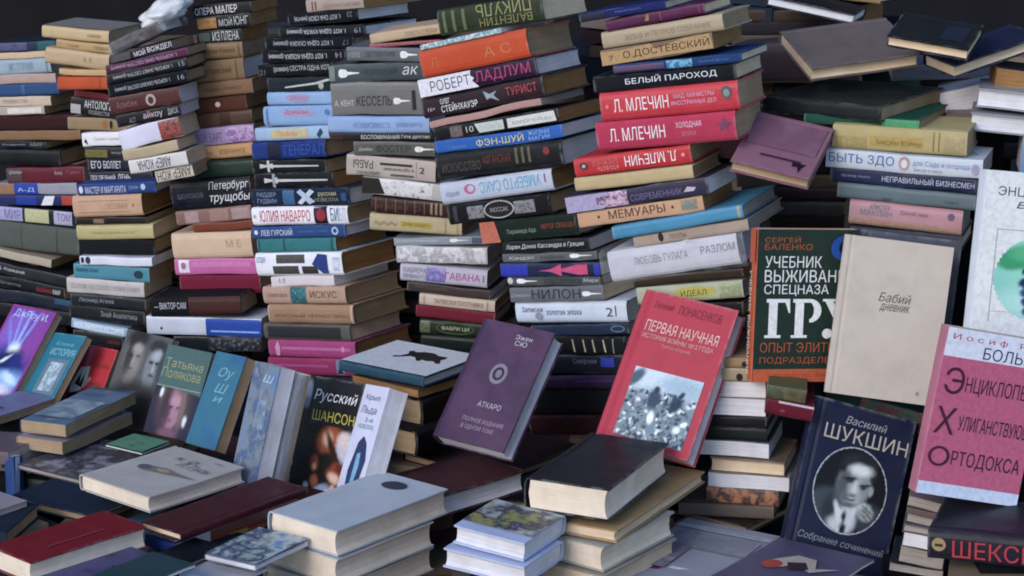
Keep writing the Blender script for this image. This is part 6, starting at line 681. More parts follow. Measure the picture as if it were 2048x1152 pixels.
B('hardback_book','red hardback history with a grey-blue battle engraving','books stood face out',(.2133,3.1051,.7916),(-.3361,-.4216,-.8422),(.8653,-.4912,-.0995),0.2378,0.1555,0.0360,'a42c40','W',1,[('f','t','Евгений',0.1,0.32,0.895,0.94,'6c1c2c','i'),('f','t','ПОНАСЕНКОВ',0.38,0.86,0.885,0.945,'6c1c2c',''),('f','t','ПЕРВАЯ НАУЧНАЯ',0.08,0.9,0.74,0.81,'d0b0a8',''),('f','t','ИСТОРИЯ ВОЙНЫ 1812 ГОДА',0.08,0.88,0.685,0.73,'c49c94',''),('f','t','Третье издание',0.32,0.65,0.645,0.675,'b88480',''),('f','g',0.13,0.9,0.05,0.5,'6c7f8c',[(0.5,0.95,0.9,0.3,0,0.5,'a8bccc'),(0.2,0.9,0.3,0.14,0.3,0.6,'b8c8d4'),(0.75,0.85,0.3,0.12,0,0.6,'90a8ba'),(0.05,0.85,0.08,0.16,-0.6,0.4,'40566c'),(0.103,0.127,0.017,0.017,-1.04,0.5,'2c3e52'),(0.289,0.351,0.03,0.014,0.049,0.5,'dbe6ee'),(0.173,0.154,0.01,0.019,1.026,0.5,'c6ced4'),(0.193,0.551,0.015,0.033,0.557,0.5,'dbe6ee'),(0.606,0.038,0.023,0.029,-0.773,0.5,'52606c'),(0.945,0.156,0.026,0.043,0.817,0.5,'2a3640'),(0.572,0.642,0.027,0.04,0.02,0.5,'2c3e52'),(0.288,0.257,0.018,0.02,-0.577,0.5,'2a3640'),(0.463,0.035,0.03,0.029,0.355,0.5,'dbe6ee'),(0.674,0.071,0.009,0.042,0.324,0.5,'52606c'),(0.356,0.154,0.024,0.023,0.14,0.5,'dbe6ee'),(0.062,0.046,0.013,0.037,0.277,0.5,'8a9aa4'),(0.935,0.058,0.014,0.013,-0.343,0.5,'3c4a56'),(0.955,0.631,0.024,0.044,-1.156,0.5,'c6ced4'),(0.153,0.185,0.022,0.04,0.887,0.5,'3c4a56'),(0.191,0.165,0.018,0.017,-0.284,0.5,'62737f'),(0.009,0.191,0.009,0.018,0.681,0.5,'dbe6ee'),(0.571,0.718,0.018,0.019,1,0.5,'3c4a56'),(0.055,0.024,0.012,0.034,-0.841,0.5,'2a3640'),(0.583,0.348,0.015,0.013,0.804,0.5,'c6ced4'),(0.409,0.529,0.03,0.028,-0.62,0.5,'2c3e52'),(0.219,0.307,0.018,0.033,-0.173,0.5,'8a9aa4'),(0.032,0.312,0.014,0.02,-0.701,0.5,'8a9aa4'),(0.262,0.252,0.015,0.041,-0.445,0.5,'3c4a56'),(0.403,0.712,0.028,0.034,0.698,0.5,'2a3640'),(0.093,0.309,0.013,0.041,0.959,0.5,'62737f'),(0.657,0.195,0.026,0.033,0.756,0.5,'8a9aa4'),(0.686,0.433,0.014,0.042,1.095,0.5,'3c4a56'),(0.28,0.6,0.022,0.018,-0.252,0.5,'62737f'),(0.269,0.524,0.027,0.041,0.451,0.5,'52606c'),(0.746,0.366,0.028,0.019,-1.192,0.5,'62737f'),(0.876,0.004,0.011,0.039,0.679,0.5,'8a9aa4'),(0.879,0.352,0.012,0.034,-0.406,0.5,'52606c'),(0.44,0.647,0.01,0.035,-0.929,0.5,'c6ced4'),(0.139,0.396,0.016,0.037,0.055,0.5,'2a3640'),(0.347,0.168,0.01,0.044,-0.111,0.5,'8a9aa4'),(0.311,0.54,0.013,0.028,1.119,0.5,'3c4a56'),(0.916,0.033,0.026,0.024,1.199,0.5,'2c3e52'),(0.777,0.599,0.009,0.041,-0.73,0.5,'c6ced4'),(0.479,0.66,0.011,0.03,-0.308,0.5,'62737f'),(0.149,0.09,0.019,0.023,0.1,0.5,'2a3640'),(0.006,0.478,0.015,0.03,-0.032,0.5,'52606c'),(0.521,0.333,0.017,0.022,-0.65,0.5,'62737f'),(0.627,0.708,0.023,0.032,-0.448,0.5,'52606c'),(0.568,0.536,0.029,0.029,-0.142,0.5,'52606c'),(0.252,0.234,0.021,0.045,-0.384,0.5,'2c3e52'),(0.144,0.036,0.026,0.018,0.965,0.5,'dbe6ee'),(0.794,0.103,0.023,0.041,-1.015,0.5,'62737f'),(0.372,0.19,0.012,0.041,0.249,0.5,'3c4a56'),(0.807,0.552,0.029,0.017,0.202,0.5,'52606c'),(0.993,0.438,0.01,0.043,1.167,0.5,'62737f'),(0.675,0.431,0.024,0.032,0.795,0.5,'c6ced4'),(0.688,0.595,0.027,0.02,-0.024,0.5,'8a9aa4'),(0.23,0.176,0.015,0.033,1.191,0.5,'2c3e52'),(0.97,0.318,0.015,0.026,0.212,0.5,'c6ced4'),(0.54,0.094,0.023,0.032,-0.326,0.5,'2c3e52'),(0.156,0.408,0.009,0.044,1.171,0.5,'dbe6ee'),(0.312,0.393,0.01,0.021,-0.667,0.5,'52606c'),(0.778,0.628,0.011,0.02,-0.482,0.5,'2a3640'),(0.79,0.082,0.023,0.03,1.102,0.5,'c6ced4'),(0.245,0.006,0.025,0.019,1.078,0.5,'3c4a56'),(0.061,0.058,0.03,0.022,0.937,0.5,'62737f'),(0.655,0.495,0.029,0.041,0.527,0.5,'dbe6ee'),(0.724,0.464,0.02,0.029,-0.83,0.5,'c6ced4'),(0.068,0.302,0.012,0.041,-0.585,0.5,'2c3e52'),(0.303,0.342,0.017,0.018,-1.051,0.5,'2a3640'),(0.676,0.155,0.015,0.038,-0.994,0.5,'3c4a56'),(0.823,0.591,0.013,0.03,-0.056,0.5,'62737f'),(0.452,0.622,0.024,0.041,0.441,0.5,'2c3e52'),(0.173,0.195,0.02,0.018,-0.06,0.5,'dbe6ee'),(0.647,0.173,0.028,0.032,-1.111,0.5,'8a9aa4'),(0.858,0.14,0.023,0.022,0.95,0.5,'dbe6ee'),(0.083,0.557,0.013,0.022,-0.951,0.5,'2a3640'),(0.527,0.394,0.03,0.024,-1.004,0.5,'2a3640'),(0.546,0.312,0.021,0.02,-0.718,0.5,'3c4a56'),(0.602,0.195,0.011,0.022,0.018,0.5,'2a3640'),(0.226,0.03,0.014,0.043,0.937,0.5,'2a3640'),(0.698,0.003,0.013,0.02,0.572,0.5,'dbe6ee'),(0.298,0.564,0.017,0.032,-1.118,0.5,'2c3e52'),(0.064,0.309,0.019,0.029,0.144,0.5,'c6ced4'),(0.705,0.542,0.018,0.018,-1.157,0.5,'2c3e52'),(0.276,0.662,0.025,0.025,0.306,0.5,'2c3e52'),(0.62,0.184,0.014,0.029,-1.128,0.5,'c6ced4'),(0.676,0.397,0.022,0.032,-0.449,0.5,'62737f'),(0.701,0.406,0.029,0.02,-0.681,0.5,'52606c'),(0.645,0.522,0.008,0.031,-0.711,0.5,'3c4a56'),(0.843,0.133,0.011,0.044,-0.488,0.5,'62737f'),(0.076,0.64,0.027,0.018,0.524,0.5,'2a3640'),(0.801,0.515,0.023,0.021,0.225,0.5,'dbe6ee'),(0.77,0.498,0.027,0.045,-0.81,0.5,'8a9aa4'),(0.053,0.02,0.012,0.043,1.029,0.5,'c6ced4'),(0.668,0.473,0.027,0.015,-0.721,0.5,'62737f'),(0.601,0.234,0.019,0.023,-0.168,0.5,'2c3e52'),(0.759,0.583,0.009,0.017,-0.674,0.5,'8a9aa4'),(0.865,0.214,0.029,0.034,-0.279,0.5,'3c4a56'),(0.191,0.672,0.016,0.044,-0.69,0.5,'2a3640'),(0.297,0.055,0.023,0.023,0.099,0.5,'2a3640'),(0.8,0.678,0.026,0.017,1.189,0.5,'52606c'),(0.006,0.205,0.023,0.027,0.584,0.5,'2c3e52'),(0.331,0.112,0.021,0.014,-1.012,0.5,'62737f'),(0.527,0.697,0.012,0.032,0.24,0.5,'2a3640'),(0.023,0.489,0.018,0.038,-0.868,0.5,'2a3640'),(0.605,0.065,0.013,0.036,0.098,0.5,'dbe6ee'),(0.346,0.086,0.023,0.03,1.101,0.5,'dbe6ee'),(0.335,0.142,0.02,0.03,-0.322,0.5,'8a9aa4'),(0.829,0.309,0.01,0.033,-0.729,0.5,'62737f'),(0.711,0.07,0.021,0.014,0.768,0.5,'3c4a56'),(0.047,0.477,0.026,0.017,-0.778,0.5,'2a3640'),(0.882,0.167,0.014,0.033,0.625,0.5,'2a3640'),(0.288,0.624,0.017,0.012,0.07,0.5,'dbe6ee'),(0.433,0.031,0.01,0.026,0.991,0.5,'c6ced4'),(0.678,0.104,0.012,0.018,0.517,0.5,'3c4a56'),(0.011,0.719,0.008,0.022,0.042,0.5,'2c3e52'),(0.523,0.027,0.015,0.018,-0.72,0.5,'2a3640'),(0.064,0.461,0.018,0.016,-0.95,0.5,'dbe6ee'),(0.665,0.324,0.011,0.031,0.192,0.5,'3c4a56'),(0.005,0.391,0.009,0.021,0.345,0.5,'c6ced4'),(0.964,0.384,0.011,0.024,-0.103,0.5,'52606c'),(0.482,0.086,0.022,0.03,0.193,0.5,'8a9aa4'),(0.587,0.144,0.021,0.032,0.473,0.5,'dbe6ee'),(0.16,0.081,0.029,0.04,0.494,0.5,'52606c'),(0.269,0.404,0.027,0.017,-0.967,0.5,'8a9aa4'),(0.329,0.549,0.026,0.018,-0.97,0.5,'c6ced4'),(0.006,0.012,0.027,0.012,0.372,0.5,'62737f'),(0.246,0.119,0.029,0.025,-0.62,0.5,'52606c'),(0.432,0.676,0.019,0.023,-1.095,0.5,'62737f'),(0.005,0.022,0.03,0.026,0.569,0.5,'8a9aa4'),(0.343,0.698,0.016,0.035,-1.199,0.5,'dbe6ee'),(0.379,0.044,0.013,0.024,0.177,0.5,'3c4a56'),(0.086,0.234,0.017,0.019,-1.135,0.5,'c6ced4'),(0.127,0.046,0.018,0.024,0.964,0.5,'2c3e52'),(0.67,0.182,0.028,0.025,0.993,0.5,'3c4a56'),(0.341,0.549,0.016,0.029,-1.016,0.5,'52606c'),(0.717,0.265,0.027,0.031,0.292,0.5,'2c3e52'),(0.335,0.159,0.009,0.041,0.311,0.5,'8a9aa4'),(0.775,0.401,0.013,0.029,1.017,0.5,'52606c'),(0.844,0.253,0.011,0.041,-1.172,0.5,'2c3e52'),(0.47,0.521,0.024,0.021,-0.861,0.5,'dbe6ee'),(0.541,0.076,0.029,0.042,1.14,0.5,'52606c'),(0.792,0.529,0.029,0.043,0.58,0.5,'dbe6ee'),(0.819,0.407,0.029,0.044,-1.124,0.5,'2c3e52'),(0.622,0.139,0.012,0.033,-0.778,0.5,'2a3640'),(0.686,0.283,0.021,0.016,-1.195,0.5,'8a9aa4'),(0.155,0.527,0.026,0.04,0.178,0.5,'c6ced4'),(0.668,0.546,0.009,0.016,0.568,0.5,'8a9aa4'),(0.798,0.12,0.009,0.032,-0.782,0.5,'2a3640'),(0.513,0.595,0.012,0.044,0.003,0.5,'dbe6ee'),(0.574,0.204,0.021,0.035,0.997,0.5,'dbe6ee'),(0.699,0.437,0.022,0.021,-1.062,0.5,'dbe6ee'),(0.057,0.635,0.025,0.014,0.509,0.5,'2a3640'),(0.387,0.305,0.01,0.04,0.335,0.5,'3c4a56'),(0.725,0.589,0.026,0.035,-0.173,0.5,'2c3e52'),(0.108,0.65,0.011,0.018,-0.106,0.5,'52606c'),(0.366,0.597,0.02,0.02,0.336,0.5,'c6ced4'),(0.267,0.367,0.023,0.023,0.482,0.5,'3c4a56'),(0.779,0.078,0.029,0.044,0.461,0.5,'2c3e52'),(0.129,0.439,0.012,0.039,0.149,0.5,'3c4a56'),(0.071,0.344,0.015,0.015,-0.094,0.5,'3c4a56'),(0.007,0.427,0.014,0.018,0.626,0.5,'3c4a56'),(0.582,0.56,0.014,0.042,-1.185,0.5,'2c3e52'),(0.809,0.213,0.024,0.032,0.536,0.5,'8a9aa4'),(0.491,0.592,0.013,0.043,-0.797,0.5,'2a3640'),(0.189,0.662,0.02,0.043,-0.426,0.5,'62737f'),(0.578,0.563,0.017,0.037,-0.326,0.5,'3c4a56'),(0.485,0.555,0.014,0.016,0.378,0.5,'52606c'),(0.919,0.636,0.019,0.028,1.116,0.5,'3c4a56'),(0.747,0.149,0.01,0.022,-1.178,0.5,'2c3e52'),(0.176,0.32,0.016,0.018,-0.433,0.5,'8a9aa4'),(0.168,0.239,0.018,0.034,-0.477,0.5,'c6ced4'),(0.207,0.193,0.022,0.036,0.174,0.5,'8a9aa4'),(0.837,0.507,0.02,0.023,0.623,0.5,'2a3640'),(0.052,0.06,0.024,0.026,-0.305,0.5,'dbe6ee'),(0.398,0.268,0.009,0.036,-0.868,0.5,'2c3e52'),(0.767,0.71,0.024,0.043,-0.133,0.5,'dbe6ee'),(0.564,0.217,0.025,0.018,-0.469,0.5,'62737f'),(0.672,0.026,0.026,0.013,0.441,0.5,'c6ced4'),(0.201,0.41,0.025,0.026,-0.551,0.5,'62737f'),(0.924,0.704,0.009,0.017,-0.222,0.5,'c6ced4'),(0.921,0.356,0.026,0.041,0.322,0.5,'c6ced4'),(0.893,0.345,0.028,0.026,0.921,0.5,'dbe6ee'),(0.261,0.139,0.016,0.031,-0.774,0.5,'c6ced4'),(0.237,0.362,0.01,0.028,0.242,0.5,'2c3e52'),(0.124,0.633,0.017,0.038,0.052,0.5,'52606c'),(0.94,0.372,0.023,0.028,-0.782,0.5,'dbe6ee'),(0.678,0.613,0.01,0.035,0.237,0.5,'8a9aa4'),(0.666,0.167,0.023,0.042,-0.273,0.5,'52606c'),(0.335,0.515,0.015,0.032,-0.303,0.5,'dbe6ee'),(0.233,0.069,0.016,0.015,-0.58,0.5,'2c3e52'),(0.289,0.593,0.017,0.018,0.51,0.5,'8a9aa4'),(0.892,0.601,0.025,0.037,0.931,0.5,'c6ced4'),(0.214,0.269,0.019,0.033,0.221,0.5,'3c4a56'),(0.606,0.14,0.011,0.025,-0.32,0.5,'62737f'),(0.51,0.034,0.018,0.017,-0.368,0.5,'dbe6ee'),(0.508,0.038,0.01,0.042,0.408,0.5,'52606c'),(0.747,0.095,0.015,0.041,0.697,0.5,'c6ced4'),(0.797,0.287,0.024,0.039,-0.801,0.5,'62737f'),(0.996,0.121,0.018,0.033,-0.888,0.5,'2a3640'),(0.923,0.176,0.026,0.032,-0.395,0.5,'8a9aa4'),(0.693,0.635,0.028,0.039,0.859,0.5,'2a3640'),(0.997,0.2,0.012,0.015,-0.508,0.5,'8a9aa4'),(0.61,0.411,0.02,0.035,-0.445,0.5,'2a3640'),(0.138,0.066,0.03,0.014,0.182,0.5,'62737f'),(0.872,0.019,0.015,0.021,-0.064,0.5,'3c4a56'),(0.982,0.314,0.021,0.044,0.371,0.5,'2a3640'),(0.534,0.331,0.018,0.021,-1.197,0.5,'dbe6ee'),(0.26,0.028,0.021,0.036,0.659,0.5,'52606c'),(0.067,0.54,0.017,0.029,0.132,0.5,'52606c'),(0.043,0.185,0.013,0.034,-0.799,0.5,'c6ced4'),(0.606,0.717,0.019,0.013,-0.845,0.5,'2c3e52'),(0.42,0.115,0.016,0.041,0.556,0.5,'c6ced4'),(0.578,0.474,0.021,0.016,0.875,0.5,'3c4a56'),(0.887,0.493,0.017,0.015,1.108,0.5,'62737f'),(0.169,0.509,0.009,0.016,0.493,0.5,'8a9aa4'),(0.783,0.169,0.02,0.039,0.885,0.5,'3c4a56'),(0.985,0.258,0.027,0.029,0.992,0.5,'8a9aa4'),(0.444,0.03,0.022,0.038,-0.041,0.5,'c6ced4'),(0.356,0.168,0.012,0.018,-0.033,0.5,'8a9aa4'),(0.322,0.603,0.011,0.024,-0.675,0.5,'c6ced4'),(0.895,0.126,0.009,0.017,0.323,0.5,'2a3640'),(0.348,0.408,0.023,0.025,0.204,0.5,'c6ced4'),(0.842,0.123,0.011,0.044,-0.75,0.5,'8a9aa4'),(0.168,0.082,0.018,0.038,-0.899,0.5,'62737f'),(0.757,0.692,0.013,0.036,0.178,0.5,'c6ced4'),(0.021,0.683,0.016,0.019,0.871,0.5,'c6ced4'),(0.816,0.065,0.011,0.016,0.904,0.5,'8a9aa4'),(0.395,0.043,0.025,0.021,-0.754,0.5,'3c4a56'),(0.569,0.591,0.027,0.029,0.549,0.5,'2a3640'),(0.457,0.574,0.018,0.029,0.623,0.5,'2c3e52'),(0.677,0.496,0.029,0.026,-0.391,0.5,'2c3e52'),(0.596,0.239,0.027,0.033,1.092,0.5,'2a3640'),(0.128,0.532,0.026,0.03,-0.414,0.5,'62737f'),(0.421,0.396,0.014,0.028,0.87,0.5,'8a9aa4'),(0.143,0.229,0.012,0.03,0.537,0.5,'3c4a56'),(0.607,0.065,0.024,0.018,0.77,0.5,'2a3640'),(0.506,0.048,0.027,0.026,0.387,0.5,'62737f'),(0.298,0.11,0.01,0.039,-0.31,0.5,'62737f'),(0.563,0.464,0.018,0.031,0.192,0.5,'2c3e52'),(0.178,0.117,0.03,0.035,0.316,0.5,'52606c'),(0.734,0.331,0.029,0.02,0.6,0.5,'52606c'),(0.114,0.363,0.025,0.041,-0.379,0.5,'62737f'),(0.962,0.681,0.02,0.017,-0.136,0.5,'2c3e52'),(0.53,0.615,0.01,0.016,0.398,0.5,'52606c'),(0.184,0.064,0.01,0.019,0.607,0.5,'c6ced4'),(0.275,0.691,0.01,0.024,0.879,0.5,'2a3640'),(0.336,0.023,0.018,0.042,0.165,0.5,'2c3e52'),(0.565,0.088,0.012,0.037,-0.193,0.5,'62737f'),(0.781,0.456,0.019,0.034,1.05,0.5,'52606c'),(0.764,0.321,0.022,0.037,-0.198,0.5,'62737f'),(0.101,0.443,0.018,0.024,1.124,0.5,'dbe6ee'),(0.459,0.019,0.008,0.04,0.864,0.5,'2c3e52'),(0.874,0.503,0.025,0.032,1.014,0.5,'2c3e52'),(0.614,0.335,0.03,0.038,0.886,0.5,'62737f'),(0.827,0.064,0.01,0.036,-0.5,0.5,'52606c'),(0.511,0.423,0.019,0.022,1.198,0.5,'52606c'),(0.12,0.685,0.009,0.018,-0.433,0.5,'8a9aa4'),(0.521,0.061,0.027,0.022,-0.501,0.5,'8a9aa4'),(0.633,0.386,0.028,0.042,0.153,0.5,'8a9aa4'),(0.695,0.315,0.013,0.019,0.903,0.5,'62737f'),(0.344,0.516,0.021,0.025,0.432,0.5,'2a3640'),(0.456,0.304,0.023,0.028,-0.318,0.5,'2a3640'),(0.239,0.111,0.012,0.039,-1.015,0.5,'8a9aa4'),(0.081,0.008,0.026,0.036,-0.838,0.5,'52606c'),(0.352,0.164,0.012,0.042,0.219,0.5,'62737f'),(0.433,0.306,0.029,0.043,0.581,0.5,'dbe6ee'),(0.943,0.139,0.009,0.016,0.776,0.5,'2c3e52'),(0.817,0.606,0.025,0.012,-0.804,0.5,'8a9aa4'),(0.193,0.097,0.021,0.028,0.623,0.5,'2a3640'),(0.403,0.18,0.017,0.033,-0.16,0.5,'2a3640'),(0.191,0.674,0.011,0.041,1.011,0.5,'52606c'),(0.436,0.032,0.021,0.035,-0.861,0.5,'8a9aa4'),(0.079,0.106,0.023,0.04,-0.753,0.5,'62737f'),(0.965,0.046,0.016,0.043,0.047,0.5,'c6ced4'),(0.264,0.415,0.014,0.031,-1.151,0.5,'3c4a56'),(0.211,0.451,0.013,0.02,0.937,0.5,'62737f'),(0.816,0.375,0.011,0.018,-0.519,0.5,'62737f'),(0.149,0.383,0.011,0.039,-1.064,0.5,'8a9aa4'),(0.845,0.525,0.023,0.012,-0.413,0.5,'c6ced4'),(0.367,0.68,0.011,0.044,0.752,0.5,'2a3640'),(0.785,0.075,0.015,0.031,0.282,0.5,'2a3640'),(0.915,0.471,0.02,0.035,0.536,0.5,'52606c'),(0.177,0.143,0.013,0.031,-0.075,0.5,'2c3e52'),(0.585,0.301,0.017,0.025,-1.113,0.5,'2c3e52'),(0.547,0.565,0.016,0.044,0.09,0.5,'62737f'),(0.156,0.088,0.026,0.012,0.94,0.5,'62737f'),(0.132,0.482,0.024,0.038,-0.455,0.5,'52606c'),(0.157,0.185,0.016,0.043,0.631,0.5,'52606c'),(0.563,0.317,0.023,0.022,1.063,0.5,'62737f'),(0.929,0.365,0.013,0.022,0.15,0.5,'dbe6ee'),(0.644,0.509,0.015,0.04,1.067,0.5,'2a3640'),(0.811,0.343,0.03,0.023,-0.202,0.5,'2c3e52'),(0.553,0.66,0.024,0.014,1.039,0.5,'dbe6ee'),(0.408,0.7,0.03,0.02,-0.346,0.5,'62737f'),(0.629,0.174,0.01,0.016,0.742,0.5,'3c4a56'),(0.014,0.395,0.025,0.04,-0.552,0.5,'62737f'),(0.233,0.442,0.009,0.039,-1.02,0.5,'2a3640'),(0.976,0.076,0.025,0.034,0.131,0.5,'2c3e52'),(0.557,0.252,0.015,0.018,-0.459,0.5,'c6ced4'),(0.062,0.559,0.025,0.03,-0.488,0.5,'3c4a56'),(0.462,0.672,0.021,0.014,0.663,0.5,'52606c'),(0.26,0.004,0.029,0.034,0.427,0.5,'8a9aa4'),(0.4,0.6,0.1,0.14,0.2,0.4,'2e4258'),(0.4,0.74,0.04,0.05,0,0.4,'2a3640'),(0.72,0.6,0.09,0.12,-0.4,0.4,'22344a'),(0.76,0.74,0.035,0.06,-0.5,0.4,'22344a'),(0.68,0.68,0.03,0.06,0.3,0.4,'2c4056'),(0.43,0.34,0.045,0.09,0.1,0.4,'d8e4ee'),(0.84,0.26,0.05,0.06,0,0.5,'d0dee8')],0.18,0)],{})
B('hardback_book','dark purple hardback with silver round emblem','books stood face out',(-.032,3.2530,.703),(-.384,-.517,-.765),(.8293,-.5574,-.0396),0.2083,0.1367,0.0360,'3a2340','W',1,[('f','n',0,1,0,1,['26243a','3a2340','4c2c4c','38223c'],8),('f','t','Эжен',0.5,0.74,0.885,0.925,'b4b0bc','b'),('f','t','СЮ',0.52,0.7,0.835,0.875,'b4b0bc','b'),('f','e',0.36,0.6,0.5,0.67,'7c7484'),('f','e',0.4,0.56,0.53,0.64,'2c2438'),('f','e',0.44,0.53,0.55,0.62,'746c7c'),('f','t','АТКАРО',0.38,0.72,0.3,0.345,'b0a4b4','b'),('f','t','ПОЛНОЕ ИЗДАНИЕ',0.26,0.86,0.165,0.205,'9c8ca0','b'),('f','t','В ОДНОМ ТОМЕ',0.28,0.76,0.105,0.145,'9c8ca0','b')],{})
B('paperback_book','black book with white script title and guitar photo','books stood face out',(-.3268,3.3394,.5998),(-.1558,-.2686,-.9506),(.8144,-.5795,.0303),0.1903,0.1212,0.0200,'15131a','C',0,[('f','t','Русский',0.2,0.95,0.78,0.9,'d0d0dc','bi'),('f','t','ШАНСОН',0.22,0.95,0.63,0.72,'b4ac3c','b'),('f','g',0.16,1,0,0.6,'17100f',[(0.5,0.8,0.26,0.2,0.3,0.3,'8a4424'),(0.46,0.82,0.1,0.1,0,0.6,'d0a888'),(0.9,0.72,0.24,0.22,0,0.3,'b4b4c4'),(0.78,0.84,0.12,0.1,0,0.5,'c8b8b8'),(0.64,0.6,0.06,0.4,0.6,0.4,'2c1412'),(0.74,0.35,0.22,0.14,-0.3,0.3,'8a3a1e'),(0.7,0.28,0.12,0.07,-0.3,0.5,'d4b4a0'),(0.82,0.42,0.12,0.06,-0.3,0.5,'5c2414'),(0.26,0.45,0.09,0.12,0.2,0.4,'74381e'),(0.27,0.4,0.04,0.05,0,0.6,'c49070'),(0.3,0.2,0.08,0.08,0,0.5,'9c5834'),(0.45,0.06,0.2,0.09,0.4,0.4,'8c9cc0'),(0.6,0.05,0.06,0.05,0,0.5,'d8dce8'),(0.15,0.1,0.05,0.06,0,0.5,'c8ccd8'),(0.68,0.1,0.1,0.05,1,0.5,'d8a890'),(0.5,0.5,0.14,0.12,0,0.5,'15100f')],0.15,0),('f','g',0,0.16,0,1,'141218',[(0.5,0.87,0.5,0.09,0,0.5,'8c94a8'),(0.5,0.77,0.4,0.05,0,0.5,'5c6478')],0.1,0)],{})
B('paperback_book','white narrow paperback with blue robed figure','books stood face out',(-.2024,3.1685,.6254),(-.2647,-.3438,-.901),(.5514,-.8205,.1511),0.1821,0.0771,0.0340,'b8bcd4','W',0,[('f','t','Крыл',0.2,0.75,0.86,0.92,'4c4c74',''),('f','t','Льда',0.15,0.75,0.74,0.82,'5c5c88',''),('f','t','3-я',0.4,0.7,0.68,0.72,'5c748c',''),('f','t','НОВЕЛЛА',0.2,0.8,0.62,0.66,'6c949c',''),('f','p',[(0.4,0.5),(0.55,0.56),(0.72,0.5),(0.85,0.36),(0.8,0.2),(0.7,0.06),(0.35,0.06),(0.28,0.25)],'28345c'),('f','p',[(0.48,0.4),(0.6,0.42),(0.66,0.3),(0.6,0.12),(0.48,0.12)],'6ca0c4')],{})
B('paperback_book','purple-blue fantasy paperback with magenta border','books stood face out',(-.9319,3.8549,.5858),(-.3865,-.5137,-.766),(.7926,-.6097,.009),0.1851,0.1218,0.0160,'3a3488','T',0,[('f','r',0,1,0,1,'8c2c8c'),('f','g',0.05,0.95,0.03,0.97,'2c2f86',[(0.5,0.85,0.7,0.25,0,0.6,'4a3a9c'),(0.2,0.75,0.4,0.2,0.4,0.6,'7a52b4'),(0.85,0.7,0.25,0.3,0,0.6,'7a3c94'),(0.5,0.6,0.04,0.42,0,0.7,'8c9ce0'),(0.4,0.64,0.03,0.4,0.35,0.7,'7c8cd8'),(0.6,0.64,0.03,0.4,-0.35,0.7,'7c8cd8'),(0.3,0.62,0.03,0.36,0.8,0.7,'6c7ccc'),(0.5,0.52,0.12,0.08,0,0.8,'d4e0f8'),(0.45,0.38,0.36,0.12,0.2,0.35,'14205c'),(0.75,0.34,0.22,0.1,-0.4,0.4,'1a2870'),(0.35,0.36,0.2,0.025,0.5,0.5,'c8d4f4'),(0.2,0.28,0.2,0.04,0.3,0.5,'0e1440'),(0.5,0.14,0.6,0.12,0.1,0.6,'7ca8e4'),(0.3,0.12,0.2,0.05,0.3,0.6,'d8e4f8'),(0.75,0.2,0.2,0.05,-0.2,0.6,'b8d0f4'),(0.6,0.06,0.3,0.06,0,0.6,'c4c0d8'),(0.1,0.05,0.14,0.05,0,0.6,'5c5470')],0.12,0),('f','t','ДжРоу И.',0.12,0.9,0.86,0.96,'b8c0e8','b')],{})
B('paperback_book','teal paperback with a grey figure panel','books stood face out',(-.8438,3.7758,.552),(-.3931,-.5208,-.7578),(.7079,-.6974,.112),0.1731,0.1110,0.0140,'1c6c84','T',0,[('f','r',0.3,0.92,0.28,0.7,'5c7488'),('f','n',0.42,0.8,0.32,0.66,['5c7488','b4c4d0','6c8494','9cb0bc'],60),('f','t','Елена',0.3,0.8,0.86,0.9,'6cb0c0',''),('f','t','ИСТОРИЯ',0.25,0.95,0.74,0.82,'8cc4d0',''),('f','t','мира',0.4,0.7,0.05,0.14,'7cb8d0','')],{})
B('paperback_book','red paperback with a black and white jester figure','books stood face out',(-.7944,3.7664,.5366),(-.2976,-.4746,-.8284),(.8718,-.4888,-.0331),0.1413,0.0905,0.0140,'a8202c','T',0,[('f','p',[(0.3,0.95),(0.42,0.98),(0.44,0.72),(0.34,0.68)],'a8506c'),('f','p',[(0.15,0.42),(0.26,0.68),(0.48,0.72),(0.52,0.5),(0.44,0.38),(0.2,0.32)],'c8c8c0'),('f','p',[(0.25,0.45),(0.32,0.62),(0.36,0.46),(0.42,0.62),(0.45,0.42)],'1c1818'),('f','p',[(0.12,0.05),(0.18,0.32),(0.4,0.35),(0.36,0.08)],'241c1e'),('f','p',[(0.5,0.4),(0.62,0.56),(0.56,0.58),(0.46,0.5)],'c88c7c'),('f','p',[(0.55,0.05),(0.66,0.22),(0.72,0.05)],'b0a8a8'),('f','t','Веселая',0.6,0.92,0.72,0.8,'7c3c2c',''),('f','t','ЖИЗНЬ',0.6,0.92,0.42,0.52,'7c3c2c','')],{})
